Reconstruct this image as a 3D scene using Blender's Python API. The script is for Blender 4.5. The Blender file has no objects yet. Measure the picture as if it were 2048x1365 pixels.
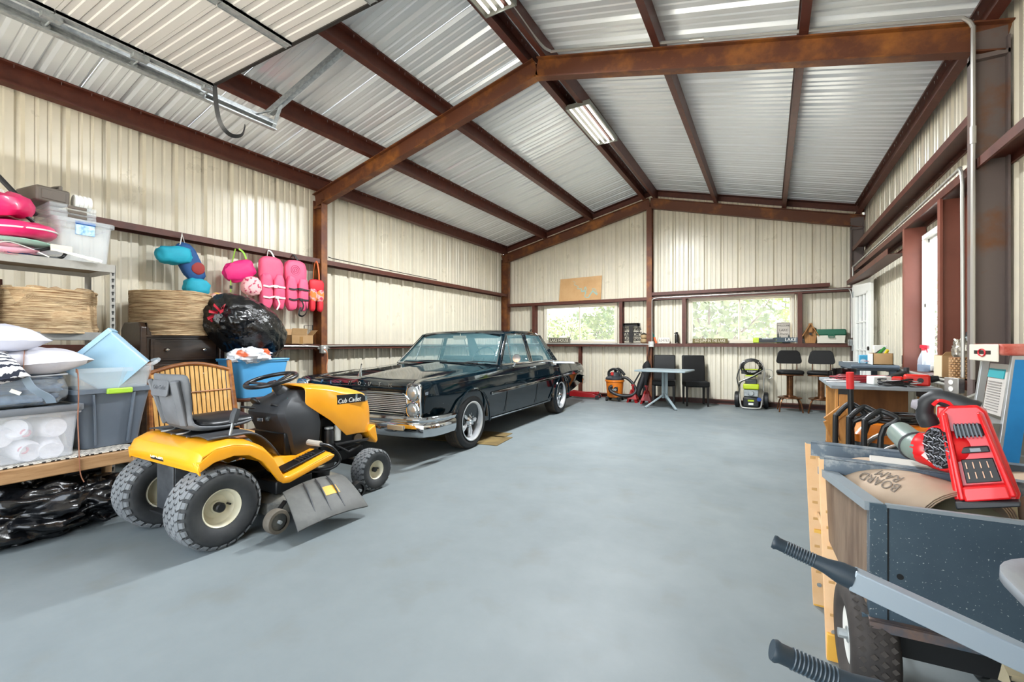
import bpy, math, random
from math import sin, cos, pi, radians as R, sqrt
from mathutils import Vector as V, Matrix as M, noise as NZ
random.seed(7)
S = bpy.context.scene
COL = S.collection
# ---------------------------------------------------------------- camera, sky, sun, exposure
cam = bpy.data.cameras.new('camera'); camo = bpy.data.objects.new('camera', cam); COL.objects.link(camo)
camo.location = (0, 0, 1.2); camo.rotation_euler = (R(90), 0, R(29.55))
cam.sensor_width = 36; cam.lens = 905 / 2048 * 36; cam.shift_y = 5.5 / 2048; cam.clip_start = 0.05; cam.clip_end = 400
S.camera = camo
S.view_settings.view_transform = 'Standard'; S.view_settings.look = 'None'
S.view_settings.gamma = 1; S.view_settings.use_curve_mapping = False
S.view_settings.exposure = 1.24
S.cycles.max_bounces = 8; S.cycles.diffuse_bounces = 5; S.cycles.glossy_bounces = 4
S.cycles.transparent_max_bounces = 12; S.cycles.transmission_bounces = 6
S.cycles.sample_clamp_indirect = 6; S.cycles.caustics_reflective = False; S.cycles.caustics_refractive = False
S.cycles.use_denoising = True
world = bpy.data.worlds.new('sky'); S.world = world; world.use_nodes = True
wn = world.node_tree; bg = wn.nodes['Background']
sky = wn.nodes.new('ShaderNodeTexSky'); sky.sky_type = 'NISHITA'; sky.sun_disc = False
sky.sun_elevation = R(52); sky.sun_rotation = R(-95); sky.dust_density = 3.0
mixn = wn.nodes.new('ShaderNodeMix'); mixn.data_type = 'RGBA'; mixn.inputs[0].default_value = 0.75; mixn.inputs[7].default_value = (3.05, 3.25, 3.35, 1)
wn.links.new(sky.outputs[0], mixn.inputs[6]); wn.links.new(mixn.outputs[2], bg.inputs[0]); bg.inputs[1].default_value = 0.8
def lamp(name, kind, loc, rot, energy, color=(1, 1, 1), **kw):
    l = bpy.data.lights.new(name, kind); l.energy = energy; l.color = color
    for k, v in kw.items(): setattr(l, k, v)
    o = bpy.data.objects.new(name, l); COL.objects.link(o); o.location = loc; o.rotation_euler = rot
    return o
sd = V((0.62, -0.05, -0.78))
lamp('sun', 'SUN', (0, 0, 20), sd.to_track_quat('-Z', 'Y').to_euler(), 18.0, (1, 0.97, 0.92), angle=R(0.6))
def portal(loc, rot, sx, sy):
    o = lamp('opening_portal', 'AREA', loc, rot, 1, shape='RECTANGLE', size=sx, size_y=sy)
    o.data.cycles.is_portal = True
portal((-2.2, -1.06, 1.6), (R(90), 0, 0), 4.2, 3.2)
portal((1.5, 5.78, 1.64), (0, R(-90), 0), 1.4, 1.05)
portal((-3.84, 9.99, 1.66), (R(-90), 0, 0), 1.8, 0.9)
portal((-0.51, 9.99, 1.68), (R(-90), 0, 0), 1.86, 0.92)

# ---------------------------------------------------------------- helpers: materials
def lin(h):
    h = h.lstrip('#')
    c = [int(h[i:i+2], 16) / 255 for i in (0, 2, 4)]
    return tuple(x / 12.92 if x <= 0.04045 else ((x + 0.055) / 1.055) ** 2.4 for x in c) + (1,)
def mat(name, col, rough=0.5, metal=0.0, col2=None, ns=6.0, lo=0.4, hi=0.65, bump=0.0, bs=40.0, alpha=1.0, trans=0.0,
        coat=0.0, emit=None, es=0.0, stretch=(1, 1, 1), spec=0.5, rvar=0.0, detail=6.0, bdist=0.01):
    m = bpy.data.materials.new(name); m.use_nodes = True
    nt = m.node_tree; N = nt.nodes; L = nt.links; b = N['Principled BSDF']
    b.inputs['Base Color'].default_value = lin(col); b.inputs['Roughness'].default_value = rough
    b.inputs['Metallic'].default_value = metal; b.inputs['Alpha'].default_value = alpha
    b.inputs['Transmission Weight'].default_value = trans; b.inputs['Coat Weight'].default_value = coat
    b.inputs['Coat Roughness'].default_value = 0.04; b.inputs['Specular IOR Level'].default_value = spec
    if emit: b.inputs['Emission Color'].default_value = lin(emit); b.inputs['Emission Strength'].default_value = es
    if col2 or bump or rvar:
        tc = N.new('ShaderNodeTexCoord'); mp = N.new('ShaderNodeMapping'); mp.inputs['Scale'].default_value = stretch
        L.new(tc.outputs['Object'], mp.inputs[0])
    if col2 or rvar:
        nz = N.new('ShaderNodeTexNoise'); nz.inputs['Scale'].default_value = ns; nz.inputs['Detail'].default_value = detail
        nz.inputs['Roughness'].default_value = 0.62; L.new(mp.outputs[0], nz.inputs[0])
        rp = N.new('ShaderNodeValToRGB'); rp.color_ramp.elements[0].position = lo; rp.color_ramp.elements[1].position = hi
        rp.color_ramp.elements[0].color = lin(col); rp.color_ramp.elements[1].color = lin(col2 or col)
        L.new(nz.outputs[0], rp.inputs[0])
        if col2: L.new(rp.outputs[0], b.inputs['Base Color'])
        if rvar:
            mr = N.new('ShaderNodeMapRange'); mr.inputs[1].default_value = 0.3; mr.inputs[2].default_value = 0.7
            mr.inputs[3].default_value = max(0.02, rough - rvar); mr.inputs[4].default_value = min(1, rough + rvar)
            L.new(nz.outputs[0], mr.inputs[0]); L.new(mr.outputs[0], b.inputs['Roughness'])
    if bump:
        n2 = N.new('ShaderNodeTexNoise'); n2.inputs['Scale'].default_value = bs; n2.inputs['Detail'].default_value = 4
        L.new(mp.outputs[0], n2.inputs[0]); bp = N.new('ShaderNodeBump'); bp.inputs['Strength'].default_value = bump
        bp.inputs['Distance'].default_value = bdist; L.new(n2.outputs[0], bp.inputs['Height']); L.new(bp.outputs[0], b.inputs['Normal'])
    return m
def pattern_mat(name, cols, kind, scale, rough=0.7, stretch=(1, 1, 1), dist=0.0, cut=0.5, detail=2.0, soft=0.04, rot=(0, 0, 0), bump=0.0):
    """two-colour print: kind = WAVE bands / RINGS / VORONOI / CHECKER / NOISE"""
    m = bpy.data.materials.new(name); m.use_nodes = True; nt = m.node_tree; N = nt.nodes; L = nt.links; b = N['Principled BSDF']
    b.inputs['Roughness'].default_value = rough
    tc = N.new('ShaderNodeTexCoord'); mp = N.new('ShaderNodeMapping'); mp.inputs['Scale'].default_value = stretch; mp.inputs['Rotation'].default_value = rot
    L.new(tc.outputs['Object'], mp.inputs[0])
    if kind == 'VORONOI': t = N.new('ShaderNodeTexVoronoi'); out = 0
    elif kind == 'NOISE': t = N.new('ShaderNodeTexNoise'); t.inputs['Detail'].default_value = detail; out = 0
    elif kind == 'CHECKER': t = N.new('ShaderNodeTexChecker'); out = 1
    else:
        t = N.new('ShaderNodeTexWave'); t.wave_type = 'RINGS' if kind == 'RINGS' else 'BANDS'; out = 1
        if kind == 'RINGS': t.rings_direction = 'SPHERICAL'
        t.inputs['Distortion'].default_value = dist; t.inputs['Detail'].default_value = detail
    t.inputs['Scale'].default_value = scale; L.new(mp.outputs[0], t.inputs[0])
    rp = N.new('ShaderNodeValToRGB'); e = rp.color_ramp.elements; e[0].position = cut - soft; e[1].position = cut + soft
    e[0].color = lin(cols[0]); e[1].color = lin(cols[1])
    for i, c in enumerate(cols[2:]):
        x = e.new(min(0.99, cut + soft + 0.12 * (i + 1))); x.color = lin(c)
    L.new(t.outputs[out], rp.inputs[0]); L.new(rp.outputs[0], b.inputs['Base Color'])
    if bump:
        bp = N.new('ShaderNodeBump'); bp.inputs['Strength'].default_value = bump; bp.inputs['Distance'].default_value = 0.01
        L.new(t.outputs[out], bp.inputs['Height']); L.new(bp.outputs[0], b.inputs['Normal'])
    return m
# ---------------------------------------------------------------- helpers: geometry
def frame(p, q, up=V((0, 0, 1))):
    z = (V(q) - V(p)).normalized()
    if abs(z.dot(up)) > 0.999: up = V((0, 1, 0))
    x = up.cross(z).normalized(); y = z.cross(x)
    m = M((x, y, z)).transposed().to_4x4(); m.translation = V(p); return m
def T(x=0, y=0, z=0, rx=0, ry=0, rz=0, s=1):
    sc = s if isinstance(s, tuple) else (s, s, s)
    return M.Translation((x, y, z)) @ M.Rotation(R(rz), 4, 'Z') @ M.Rotation(R(ry), 4, 'Y') @ M.Rotation(R(rx), 4, 'X') @ M.Diagonal((*sc, 1))
def catmull(pts, n=6, closed=False):
    P = [V(p) for p in pts]; out = []; k = len(P)
    for i in range(k if closed else k - 1):
        p0 = P[(i - 1) % k] if closed or i > 0 else P[i]; p1 = P[i]; p2 = P[(i + 1) % k]
        p3 = P[(i + 2) % k] if closed or i + 2 < k else p2
        for j in range(n):
            t = j / n
            out.append(0.5 * ((2 * p1) + (p2 - p0) * t + (2 * p0 - 5 * p1 + 4 * p2 - p3) * t * t + (3 * p1 - p0 - 3 * p2 + p3) * t ** 3))
    if not closed: out.append(P[-1])
    return out
class G:
    def __init__(s, m=None): s.v = []; s.f = []; s.m = m
    def add(s, vs, fs, m=None):
        o = len(s.v); m = m if m is not None else None
        for p in vs:
            p = V(p)
            if m is not None: p = m @ p
            if s.m is not None: p = s.m @ p
            s.v.append(p)
        s.f += [tuple(i + o for i in f) for f in fs]; return s
    def box(s, c, d, m=None, taper=1.0):
        x, y, z = d[0] / 2, d[1] / 2, d[2] / 2; c = V(c); t = taper
        vs = [c + V(p) for p in ((-x * t, -y * t, -z), (x * t, -y * t, -z), (x * t, y * t, -z), (-x * t, y * t, -z), (-x, -y, z), (x, -y, z), (x, y, z), (-x, y, z))]
        return s.add(vs, [(3, 2, 1, 0), (4, 5, 6, 7), (0, 1, 5, 4), (1, 2, 6, 5), (2, 3, 7, 6), (3, 0, 4, 7)], m)
    def span(s, a, b, m=None):
        return s.box([(a[i] + b[i]) / 2 for i in range(3)], [abs(b[i] - a[i]) for i in range(3)], m)
    def bar(s, p, q, w, h, up=V((0, 0, 1))):
        l = (V(q) - V(p)).length; return s.box((0, 0, l / 2), (w, h, l), frame(p, q, up))
    def cyl(s, p, q, r, r2=None, n=12, caps=True):
        r2 = r if r2 is None else r2; l = (V(q) - V(p)).length
        return s.lathe([(r, 0), (r2, l)], n, frame(p, q), caps)
    def lathe(s, prof, n=16, m=None, caps=True, a0=0, a1=2 * pi):
        full = abs(a1 - a0 - 2 * pi) < 1e-6; k = n if full else n + 1
        vs = [(r * cos(a0 + (a1 - a0) * j / n), r * sin(a0 + (a1 - a0) * j / n), z) for r, z in prof for j in range(k)]
        fs = []
        for i in range(len(prof) - 1):
            for j in range(n):
                a = i * k + j; b = i * k + (j + 1) % k
                fs.append((a, b, b + k, a + k))
        if caps and full:
            if prof[0][0] > 1e-5: fs.append(tuple(range(k - 1, -1, -1)))
            if prof[-1][0] > 1e-5: fs.append(tuple((len(prof) - 1) * k + j for j in range(k)))
        return s.add(vs, fs, m)
    def tube(s, pts, r, n=8, closed=False, smooth=0, sq=None):
        P = catmull(pts, smooth, closed) if smooth else [V(p) for p in pts]
        k = len(P); rr = r if isinstance(r, (list, tuple)) else None
        nrm = None; rings = []
        for i in range(k):
            t = (P[(i + 1) % k] - P[i - 1]) if closed else (P[min(i + 1, k - 1)] - P[max(i - 1, 0)])
            t.normalize()
            if nrm is None:
                nrm = t.orthogonal() if abs(t.z) > 0.95 else V((0, 0, 1)).cross(t)
            nrm = (nrm - t * nrm.dot(t)).normalized(); b = t.cross(nrm)
            ra = rr[min(len(rr) - 1, int(i * len(rr) / k))] if rr else r
            if sq: ring = [P[i] + nrm * sq[0] * cx + b * sq[1] * cy for cx, cy in ((-.5, -.5), (.5, -.5), (.5, .5), (-.5, .5))]
            else: ring = [P[i] + (nrm * cos(2 * pi * j / n) + b * sin(2 * pi * j / n)) * ra for j in range(n)]
            rings.append(ring)
        return s.loft(rings, closed)
    def loft(s, rings, closed=False, caps=True, open_ring=False):
        n = len(rings[0]); k = len(rings); vs = [p for r in rings for p in r]; fs = []
        for i in range(k if closed else k - 1):
            for j in range(n - 1 if open_ring else n):
                a = i * n + j; b = i * n + (j + 1) % n; c = ((i + 1) % k) * n
                fs.append((a, b, c + (j + 1) % n, c + j))
        if caps and not closed and not open_ring: fs += [tuple(range(n - 1, -1, -1)), tuple((k - 1) * n + j for j in range(n))]
        return s.add(vs, fs)
    def prism(s, poly, z0, z1, m=None):
        n = len(poly); vs = [(x, y, z0) for x, y in poly] + [(x, y, z1) for x, y in poly]
        return s.add(vs, [tuple(range(n - 1, -1, -1)), tuple(range(n, 2 * n))] + [(i, (i + 1) % n, n + (i + 1) % n, n + i) for i in range(n)], m)
    def grid(s, fn, nu, nv, m=None):
        vs = [fn(i / nu, j / nv) for i in range(nu + 1) for j in range(nv + 1)]; k = nv + 1
        return s.add(vs, [(i * k + j, (i + 1) * k + j, (i + 1) * k + j + 1, i * k + j + 1) for i in range(nu) for j in range(nv)], m)
    def blob(s, c, rad, nu=32, nv=20, amp=0.1, fr=2.0, seed=0, flat=None, sup=1.0, ridge=0.0, rf=6.0, m=None):
        vs = []; c = V(c); sd_ = V((seed * 7.3, seed * 3.1, seed * 1.7))
        for j in range(nv + 1):
            th = pi * j / nv
            for i in range(nu):
                ph = 2 * pi * i / nu; d = V((sin(th) * cos(ph), sin(th) * sin(ph), cos(th)))
                e = V([math.copysign(abs(q) ** sup, q) for q in d])
                k = 1 + amp * NZ.fractal(d * fr + sd_, 1.0, 2.0, 4)
                if ridge: k += ridge * (abs(NZ.noise(d * rf + sd_)) - 0.25) + ridge * 0.5 * (abs(NZ.noise(V((d.x, d.y, d.z * .5)) * rf * 2.3 + sd_)) - .25)
                p = V((e.x * rad[0] * k, e.y * rad[1] * k, e.z * rad[2] * k))
                if flat is not None and p.z < flat: p.z = flat + (p.z - flat) * 0.04
                vs.append(c + p)
        fs = [(j * nu + i, (j + 1) * nu + i, (j + 1) * nu + (i + 1) % nu, j * nu + (i + 1) % nu) for j in range(nv) for i in range(nu)]
        return s.add(vs, fs, m)
def rrect(w, h, r, n=4, cx=0, cy=0):
    out = []
    for k, (sx, sy) in enumerate(((1, 1), (-1, 1), (-1, -1), (1, -1))):
        for i in range(n + 1):
            a = pi / 2 * k + pi / 2 * i / n
            out.append((cx + sx * (w / 2 - r) + r * cos(a), cy + sy * (h / 2 - r) + r * sin(a)))
    return out
def obj(name, g, m, parent=None, bev=0, seg=2, smooth=35, sub=0, solid=0, loc=None, rot=None, fix=True, kind=None):
    me = bpy.data.meshes.new(name); me.from_pydata([tuple(p) for p in g.v], [], g.f)
    if fix:
        import bmesh
        b = bmesh.new(); b.from_mesh(me); bmesh.ops.recalc_face_normals(b, faces=b.faces[:]); b.to_mesh(me); b.free()
    me.update()
    if smooth: me.shade_smooth(); me.set_sharp_from_angle(angle=R(smooth))
    if m: me.materials.append(m)
    o = bpy.data.objects.new(name, me); COL.objects.link(o)
    if parent: o.parent = parent
    if loc: o.location = loc
    if rot: o.rotation_euler = [R(a) for a in rot]
    if solid: md = o.modifiers.new('solid', 'SOLIDIFY'); md.thickness = solid; md.offset = 0
    if sub: md = o.modifiers.new('sub', 'SUBSURF'); md.levels = sub; md.render_levels = sub
    if bev:
        md = o.modifiers.new('bevel', 'BEVEL'); md.width = bev; md.segments = seg; md.limit_method = 'ANGLE'; md.angle_limit = R(40)
    if kind: o['kind'] = kind
    return o
def tag(o, label, cat=None, group=None, kind=None):
    o['label'] = label
    if cat: o['category'] = cat
    if group: o['group'] = group
    if kind: o['kind'] = kind
    return o
def thing(name, label, cat, loc=(0, 0, 0), rz=0, group=None, rx=0, ry=0):
    o = bpy.data.objects.new(name, None); COL.objects.link(o); o.location = loc; o.rotation_euler = (R(rx), R(ry), R(rz)); o.empty_display_size = 0.1
    return tag(o, label, cat, group)
def text(name, s, size, m, parent, mtx, ext=0.002, sx=1.0, align='CENTER', off=0.0, shear=0.0, space=1.0):
    c = bpy.data.curves.new(name, 'FONT'); c.body = s; c.size = size; c.extrude = ext; c.align_x = align; c.align_y = 'CENTER'; c.offset = off
    c.shear = shear; c.space_character = space; c.resolution_u = 3
    c.materials.append(m); o = bpy.data.objects.new(name, c); COL.objects.link(o); o.parent = parent
    o.matrix_local = mtx @ M.Diagonal((sx, 1, 1, 1)); return o
def dup(root, loc=None, rz=None, label=None, group=None):
    r = root.copy(); COL.objects.link(r)
    if loc is not None: r.location = loc
    if rz is not None: r.rotation_euler = (root.rotation_euler[0], root.rotation_euler[1], R(rz))
    if label: r['label'] = label
    if group: r['group'] = group
    for ch in list(root.children):
        c = ch.copy(); COL.objects.link(c); c.parent = r
        for gch in list(ch.children):
            d = gch.copy(); COL.objects.link(d); d.parent = c
    return r
def smooth_noise(p, f, seed=0): return NZ.noise(V(p) * f + V((seed * 5.1, seed * 2.3, seed)))
# ---------------------------------------------------------------- the building
XL, XR, YB, YF, XM = -5.88, 1.46, 9.97, -1.1, -2.2
def zr(x): return 4.30 - 0.24 * abs(x - XM)
M_wall = mat('painted wall steel', '#d8d0bc', 0.31, 0.05, '#d1cab8', ns=3, rvar=0.05)
M_roof = mat('bare roof steel', '#e2e6e8', 0.26, 0.2)
M_prim = mat('red oxide primer steel', '#55281a', 0.5, 0.0, '#471f14', ns=9)
M_rust = mat('rusty steel beam', '#5e3420', 0.55, 0.1, '#a3662a', ns=3.5, lo=0.47, hi=0.80, stretch=(1, 1, 1), bump=0.1, bs=60)
M_mill = mat('mill scale steel column', '#655a57', 0.55, 0.1, '#6e4526', ns=3.5, lo=0.5, hi=0.72, bump=0.1)
M_galv = mat('galvanised steel', '#a9adad', 0.5, 0.6, '#8e9394', ns=25)
M_cond = mat('grey conduit metal', '#b5b3ad', 0.35, 0.6)
M_white = mat('white vinyl', '#e6e6e0', 0.4); M_vinyl = mat('almond window vinyl', '#cfc9b8', 0.45)
M_black = mat('black plastic', '#151617', 0.45)
M_chrome = mat('chrome', '#d4d6d8', 0.08, 1.0)
M_screw = mat('screw zinc', '#b9b9b9', 0.35, 0.8)
M_wood = mat('pine wood', '#b98a55', 0.55, 0.0, '#9a6b3c', ns=3, stretch=(14, 14, 1.2), bump=0.1, bs=8)
M_glass = mat('window glass', '#ffffff', 0.02, 0, alpha=0.10, spec=0.6)
M_card = mat('cardboard', '#b08d62', 0.8, 0, '#a58256', ns=3)

# concrete floor: troweled, mottled, with darker stains
def floor_mat():
    m = mat('troweled concrete', '#7b8385', 0.55, 0, '#6d7577', ns=0.9, lo=0.3, hi=0.72, bump=0.05, bs=14, rvar=0.1, spec=.3)
    nt = m.node_tree; N = nt.nodes; L = nt.links; b = N['Principled BSDF']
    ramp = [n for n in N if n.type == 'VALTORGB'][0]; mp = [n for n in N if n.type == 'MAPPING'][0]
    n2 = N.new('ShaderNodeTexNoise'); n2.inputs['Scale'].default_value = 3.7; n2.inputs['Detail'].default_value = 9; L.new(mp.outputs[0], n2.inputs[0])
    r2 = N.new('ShaderNodeValToRGB'); r2.color_ramp.elements[0].position = 0.56; r2.color_ramp.elements[1].position = 0.8
    r2.color_ramp.elements[0].color = (0, 0, 0, 1); r2.color_ramp.elements[1].color = (0.5, 0.5, 0.5, 1); L.new(n2.outputs[0], r2.inputs[0])
    mx = N.new('ShaderNodeMix'); mx.data_type = 'RGBA'; mx.inputs[7].default_value = lin('#6d6e68')
    L.new(r2.outputs[0], mx.inputs[0]); L.new(ramp.outputs[0], mx.inputs[6]); L.new(mx.outputs[2], b.inputs['Base Color'])
    return m
obj('floor', G().span((XL - .1, YF - 0.2, -0.15), (XR + .1, YB + .1, 0)), floor_mat(), kind='structure')
M_ground = mat('pale gravel ground', '#d2cec4', 0.9, 0, '#c6c2b6', ns=0.4)
obj('ground', G().span((-40, -40, -0.3), (40, 60, -0.16)), M_ground, kind='structure')

PITCH = 0.307
def rib_profile(s0, s1, phase):
    pts = []
    k = math.floor((s0 - phase) / PITCH) - 1
    while phase + k * PITCH < s1 + PITCH:
        c = phase + k * PITCH
        for ds, o in ((-.036, 0), (-.014, .032), (.014, .032), (.036, 0)): pts.append((c + ds, o))
        for mm in (c + PITCH * .36, c + PITCH * .64):
            for ds, o in ((-.018, 0), (-.007, .009), (.007, .009), (.018, 0)): pts.append((mm + ds, o))
        k += 1
    return pts
def prof_at(pts, s):
    for (a, oa), (b, ob) in zip(pts, pts[1:]):
        if a <= s <= b: return oa + (ob - oa) * (s - a) / max(1e-9, b - a)
    return 0
def sheets(parent, s0, s1, phase, bot, top, holes, place, m, breaks=()):
    """corrugated sheets three ribs wide, each an object of its own, cut round the openings"""
    pts = rib_profile(s0, s1, phase); a = s0
    w = 3 * PITCH; first = phase + PITCH * math.ceil((s0 - phase) / PITCH + 0.2)
    edges = [s0]; e = first
    while e < s1 - 0.1: edges.append(e); e += w
    edges.append(s1)
    for a, b in zip(edges, edges[1:]):
        b2 = b + 0.003 if b < s1 else b
        ss = sorted({round(x, 4) for x in [a, b2] + [p for p, _ in pts if a < p < b2] + [x for h in holes for x in h[:2] if a < x < b2] + [x for x in breaks if a < x < b2]})
        g = G()
        for x, y in zip(ss, ss[1:]):
            mid = (x + y) / 2
            segs = [(bot, None)]
            hs = sorted([h for h in holes if h[0] <= mid <= h[1]], key=lambda h: h[2])
            lo = bot; runs = []
            for h in hs: runs.append((lo, h[2])); lo = h[3]
            runs.append((lo, None))
            for r0, r1 in runs:
                px, py = prof_at(pts, x), prof_at(pts, y)
                tx, ty = (top(x), top(y)) if r1 is None else (r1, r1)
                if r1 is not None and r1 - r0 < 0.01: continue
                g.add([place(x, r0, px), place(y, r0, py), place(y, ty, py), place(x, tx, px)], [(0, 1, 2, 3)])
        obj('sheet_panel', g, m, parent, smooth=0, fix=False)
def wall(name):
    o = bpy.data.objects.new(name, None); COL.objects.link(o); o['kind'] = 'structure'; return o
W1 = (-4.74, -2.93, 1.21, 2.12); W2 = (-1.44, 0.42, 1.21, 2.14); W3 = (5.27, 6.30, 0.93, 2.34)
wl = wall('wall_left'); sheets(wl, YF, YB, 0.132, 0, lambda s: 3.617, [], lambda s, t, o: (XL - o, s, t), M_wall)
wr = wall('wall_right'); sheets(wr, YF, YB, 0.05, 0, lambda s: 3.617, [W3], lambda s, t, o: (XR + o, s, t), M_wall)
wb = wall('wall_back'); sheets(wb, XL, XR, -5.72, 0, lambda s: zr(s) + 0.2, [W1, W2], lambda s, t, o: (s, YB + o, t), M_wall, breaks=(XM,))
wf = wall('wall_front'); sheets(wf, XL, XR, -5.72, 0, lambda s: zr(s) + 0.2, [(-4.3, -0.1, 0, 3.15)], lambda s, t, o: (s, YF - o, t), M_wall, breaks=(XM,))
cl = wall('ceiling')
for sg, x1 in ((-1, XL), (1, XR)):
    sheets(cl, YF, YB, 0.21, 0.0, lambda s: abs(x1 - XM) + .05, [], lambda s, t, o: (XM + sg * t, s, zr(XM + sg * t) + 0.2 + o), M_roof)
# steel: I columns and rafters, C purlins and girts
def ibeam(name, p, q, side, d, bf, m, tw=0.008, tf=0.012):
    """I section from p to q; side = direction of its depth"""
    p, q, side = V(p), V(q), V(side).normalized()
    g = G(); n = (q - p).normalized().cross(side).normalized()
    for k in (-1, 1):
        o = side * (k * (d / 2 - tf / 2)); g.bar(p + o, q + o, bf, tf, side) if False else g.add(*slab(p + o, q + o, n * bf / 2, side * tf / 2))
    g.add(*slab(p, q, n * tw / 2, side * (d / 2 - tf)))
    return g
def slab(p, q, a, b):
    vs = [p - a - b, p + a - b, p + a + b, p - a + b, q - a - b, q + a - b, q + a + b, q - a + b]
    return vs, [(3, 2, 1, 0), (4, 5, 6, 7), (0, 1, 5, 4), (1, 2, 6, 5), (2, 3, 7, 6), (3, 0, 4, 7)]
D = 0.21
for yc, nm, mt in ((4.42, 'main', M_rust), (9.845, 'back', M_rust), (-0.98, 'front', M_rust)):
    for sx, x in ((-1, XL + .02), (1, XR - .02)):
        xc = x - sx * 0.095
        g = ibeam('c', (xc, yc, 0), (xc, yc, zr(x) - D * 0.5), (1, 0, 0), 0.19, 0.10, mt)
        g.span((xc - .095, yc - .05, zr(x) - D - .02), (xc + .095, yc + .05, zr(x) - D + .012)).span((xc - .095, yc - .012, zr(x) - D), (xc + .095, yc + .012, zr(x) - .02))
        o = obj('steel_column', g, M_mill if (sx > 0) else M_rust, kind='structure')
        if yc == 4.42: tag(o, 'rusty I section steel column of the middle frame, ' + ('on the wall behind the life jackets' if sx < 0 else 'on the right with conduits up its edge'))
        tip = (XM, yc, 4.30 - D / 2); end = (x, yc, zr(x) - D / 2)
        g = ibeam('r', end, tip, (0.24 * sx, 0, 1) if sx < 0 else (0.24, 0, 1), D, 0.10, mt)
        o = obj('rafter_beam', g, mt, kind='structure')
for x in (XM,):
    obj('steel_column', ibeam('c', (x, 9.845, 0), (x, 9.845, 4.1), (0, 1, 0), 0.15, 0.11, M_rust), M_rust, kind='structure')
def cprof(o0, o1, wdir, web_up, fl, depth, t=0.005, lip=0.018):
    """C section swept from o0 to o1: web along web_up (length depth), flanges along wdir (length fl)"""
    o0, o1, a, b = V(o0), V(o1), V(wdir).normalized(), V(web_up).normalized()
    P = [(0, 0), (fl, 0), (fl, lip), (fl - t, lip), (fl - t, t), (t, t), (t, depth - t), (fl - t, depth - t), (fl - t, depth - lip), (fl, depth - lip), (fl, depth), (0, depth)]
    r = [[o + a * x + b * y for x, y in P] for o in (o0, o1)]
    g = G(); n = len(P); vs = r[0] + r[1]
    fs = [(i, (i + 1) % n, n + (i + 1) % n, n + i) for i in range(n)]
    fs += [(0, 1, 2, 3, 4, 5), (5, 6, 11, 0), (6, 7, 8, 9, 10, 11)]; fs += [tuple(n + i for i in reversed(f)) for f in fs[-3:]]
    return g.add(vs, fs)
sg_mesh = None
def screws(parent, pts, d):
    g = G()
    for p in pts: g.cyl(p, V(p) + V(d) * 0.03, 0.0035, 0.001, n=5)
    o = obj('screw_tips', g, M_screw, parent, smooth=0); o['kind'] = 'stuff'; return o
for sx in (-1, 1):
    for dx in (0.14, 1.32, 2.48, 3.58):
        xw = XM + sx * dx; z = zr(xw)
        g = cprof((xw, YF, z), (xw, YB, z), (-sx, 0, 0.24), (0.0, 0, 1), 0.068, 0.196)
        o = obj('roof_purlin', g, M_prim, kind='structure')
        ps = [(xw - sx * 0.04, YF + 0.2 + PITCH * k + e, zr(xw) + 0.204) for k in range(36) for e in (-.045, .045)]
        screws(o, ps, (0, 0, -1))
def girt(p, q, inward, z_up=True, depth=0.185, m=None):
    """C laid flat: web horizontal, flanges hang down (or stand up)"""
    g = cprof(p, q, (0, 0, -1) if z_up else (0, 0, 1), inward, 0.066, depth)
    return obj('wall_girt', g, m or M_prim, kind='structure')
xi = XL + 0.003
for y0, y1 in ((YF, 4.37), (4.47, 9.79)):
    girt((xi, y0, 2.44), (xi, y1, 2.44), (1, 0, 0))
    girt((xi, y0, 1.19), (xi, y1, 1.19), (1, 0, 0))
xo = XR - 0.003
girt((xo, YF, 2.50), (xo, 4.41, 2.50), (-1, 0, 0)); girt((xo, YF, 0.93), (xo, 4.41, 0.93), (-1, 0, 0))
o = girt((xo, 4.43, 2.88), (xo, 9.79, 2.88), (-1, 0, 0)); screws(o, [(XR + .0, 4.6 + PITCH * k, 2.845) for k in range(17)], (-1, 0, 0))
girt((xo, 4.43, 2.50), (xo, 9.79, 2.50), (-1, 0, 0)); girt((xo, 4.43, 0.92), (xo, 7.2, 0.92), (-1, 0, 0))
yo = YB - 0.003
for x0, x1, z in ((XL + .2, XM - .05, 2.19), (XL + .2, XM - .05, 1.205), (XM + .05, XR - .2, 1.205)):
    girt((x0, yo, z), (x1, yo, z), (0, -1, 0))
girt((XM + .05, yo, 2.285), (0.95, yo, 2.285), (0, -1, 0)); 
girt((XM + .05, yo, 2.19), (XR - .2, yo, 2.19), (0, -1, 0))
for x in (-4.92, -2.85, -1.475, 0.465):
    g = cprof((x, 9.79, 1.205), (x, 9.79, 2.15), (1 if x in (-2.85, 0.465) else -1, 0, 0), (0, 1, 0), 0.07, 0.17)
    obj('window_jamb_post', g, M_prim, kind='structure')
g = cprof((-3.82, 9.85, 0), (-3.82, 9.85, 1.14), (1, 0, 0), (0, 1, 0), 0.06, 0.1); obj('window_jamb_post', g, M_prim, kind='structure')
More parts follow.
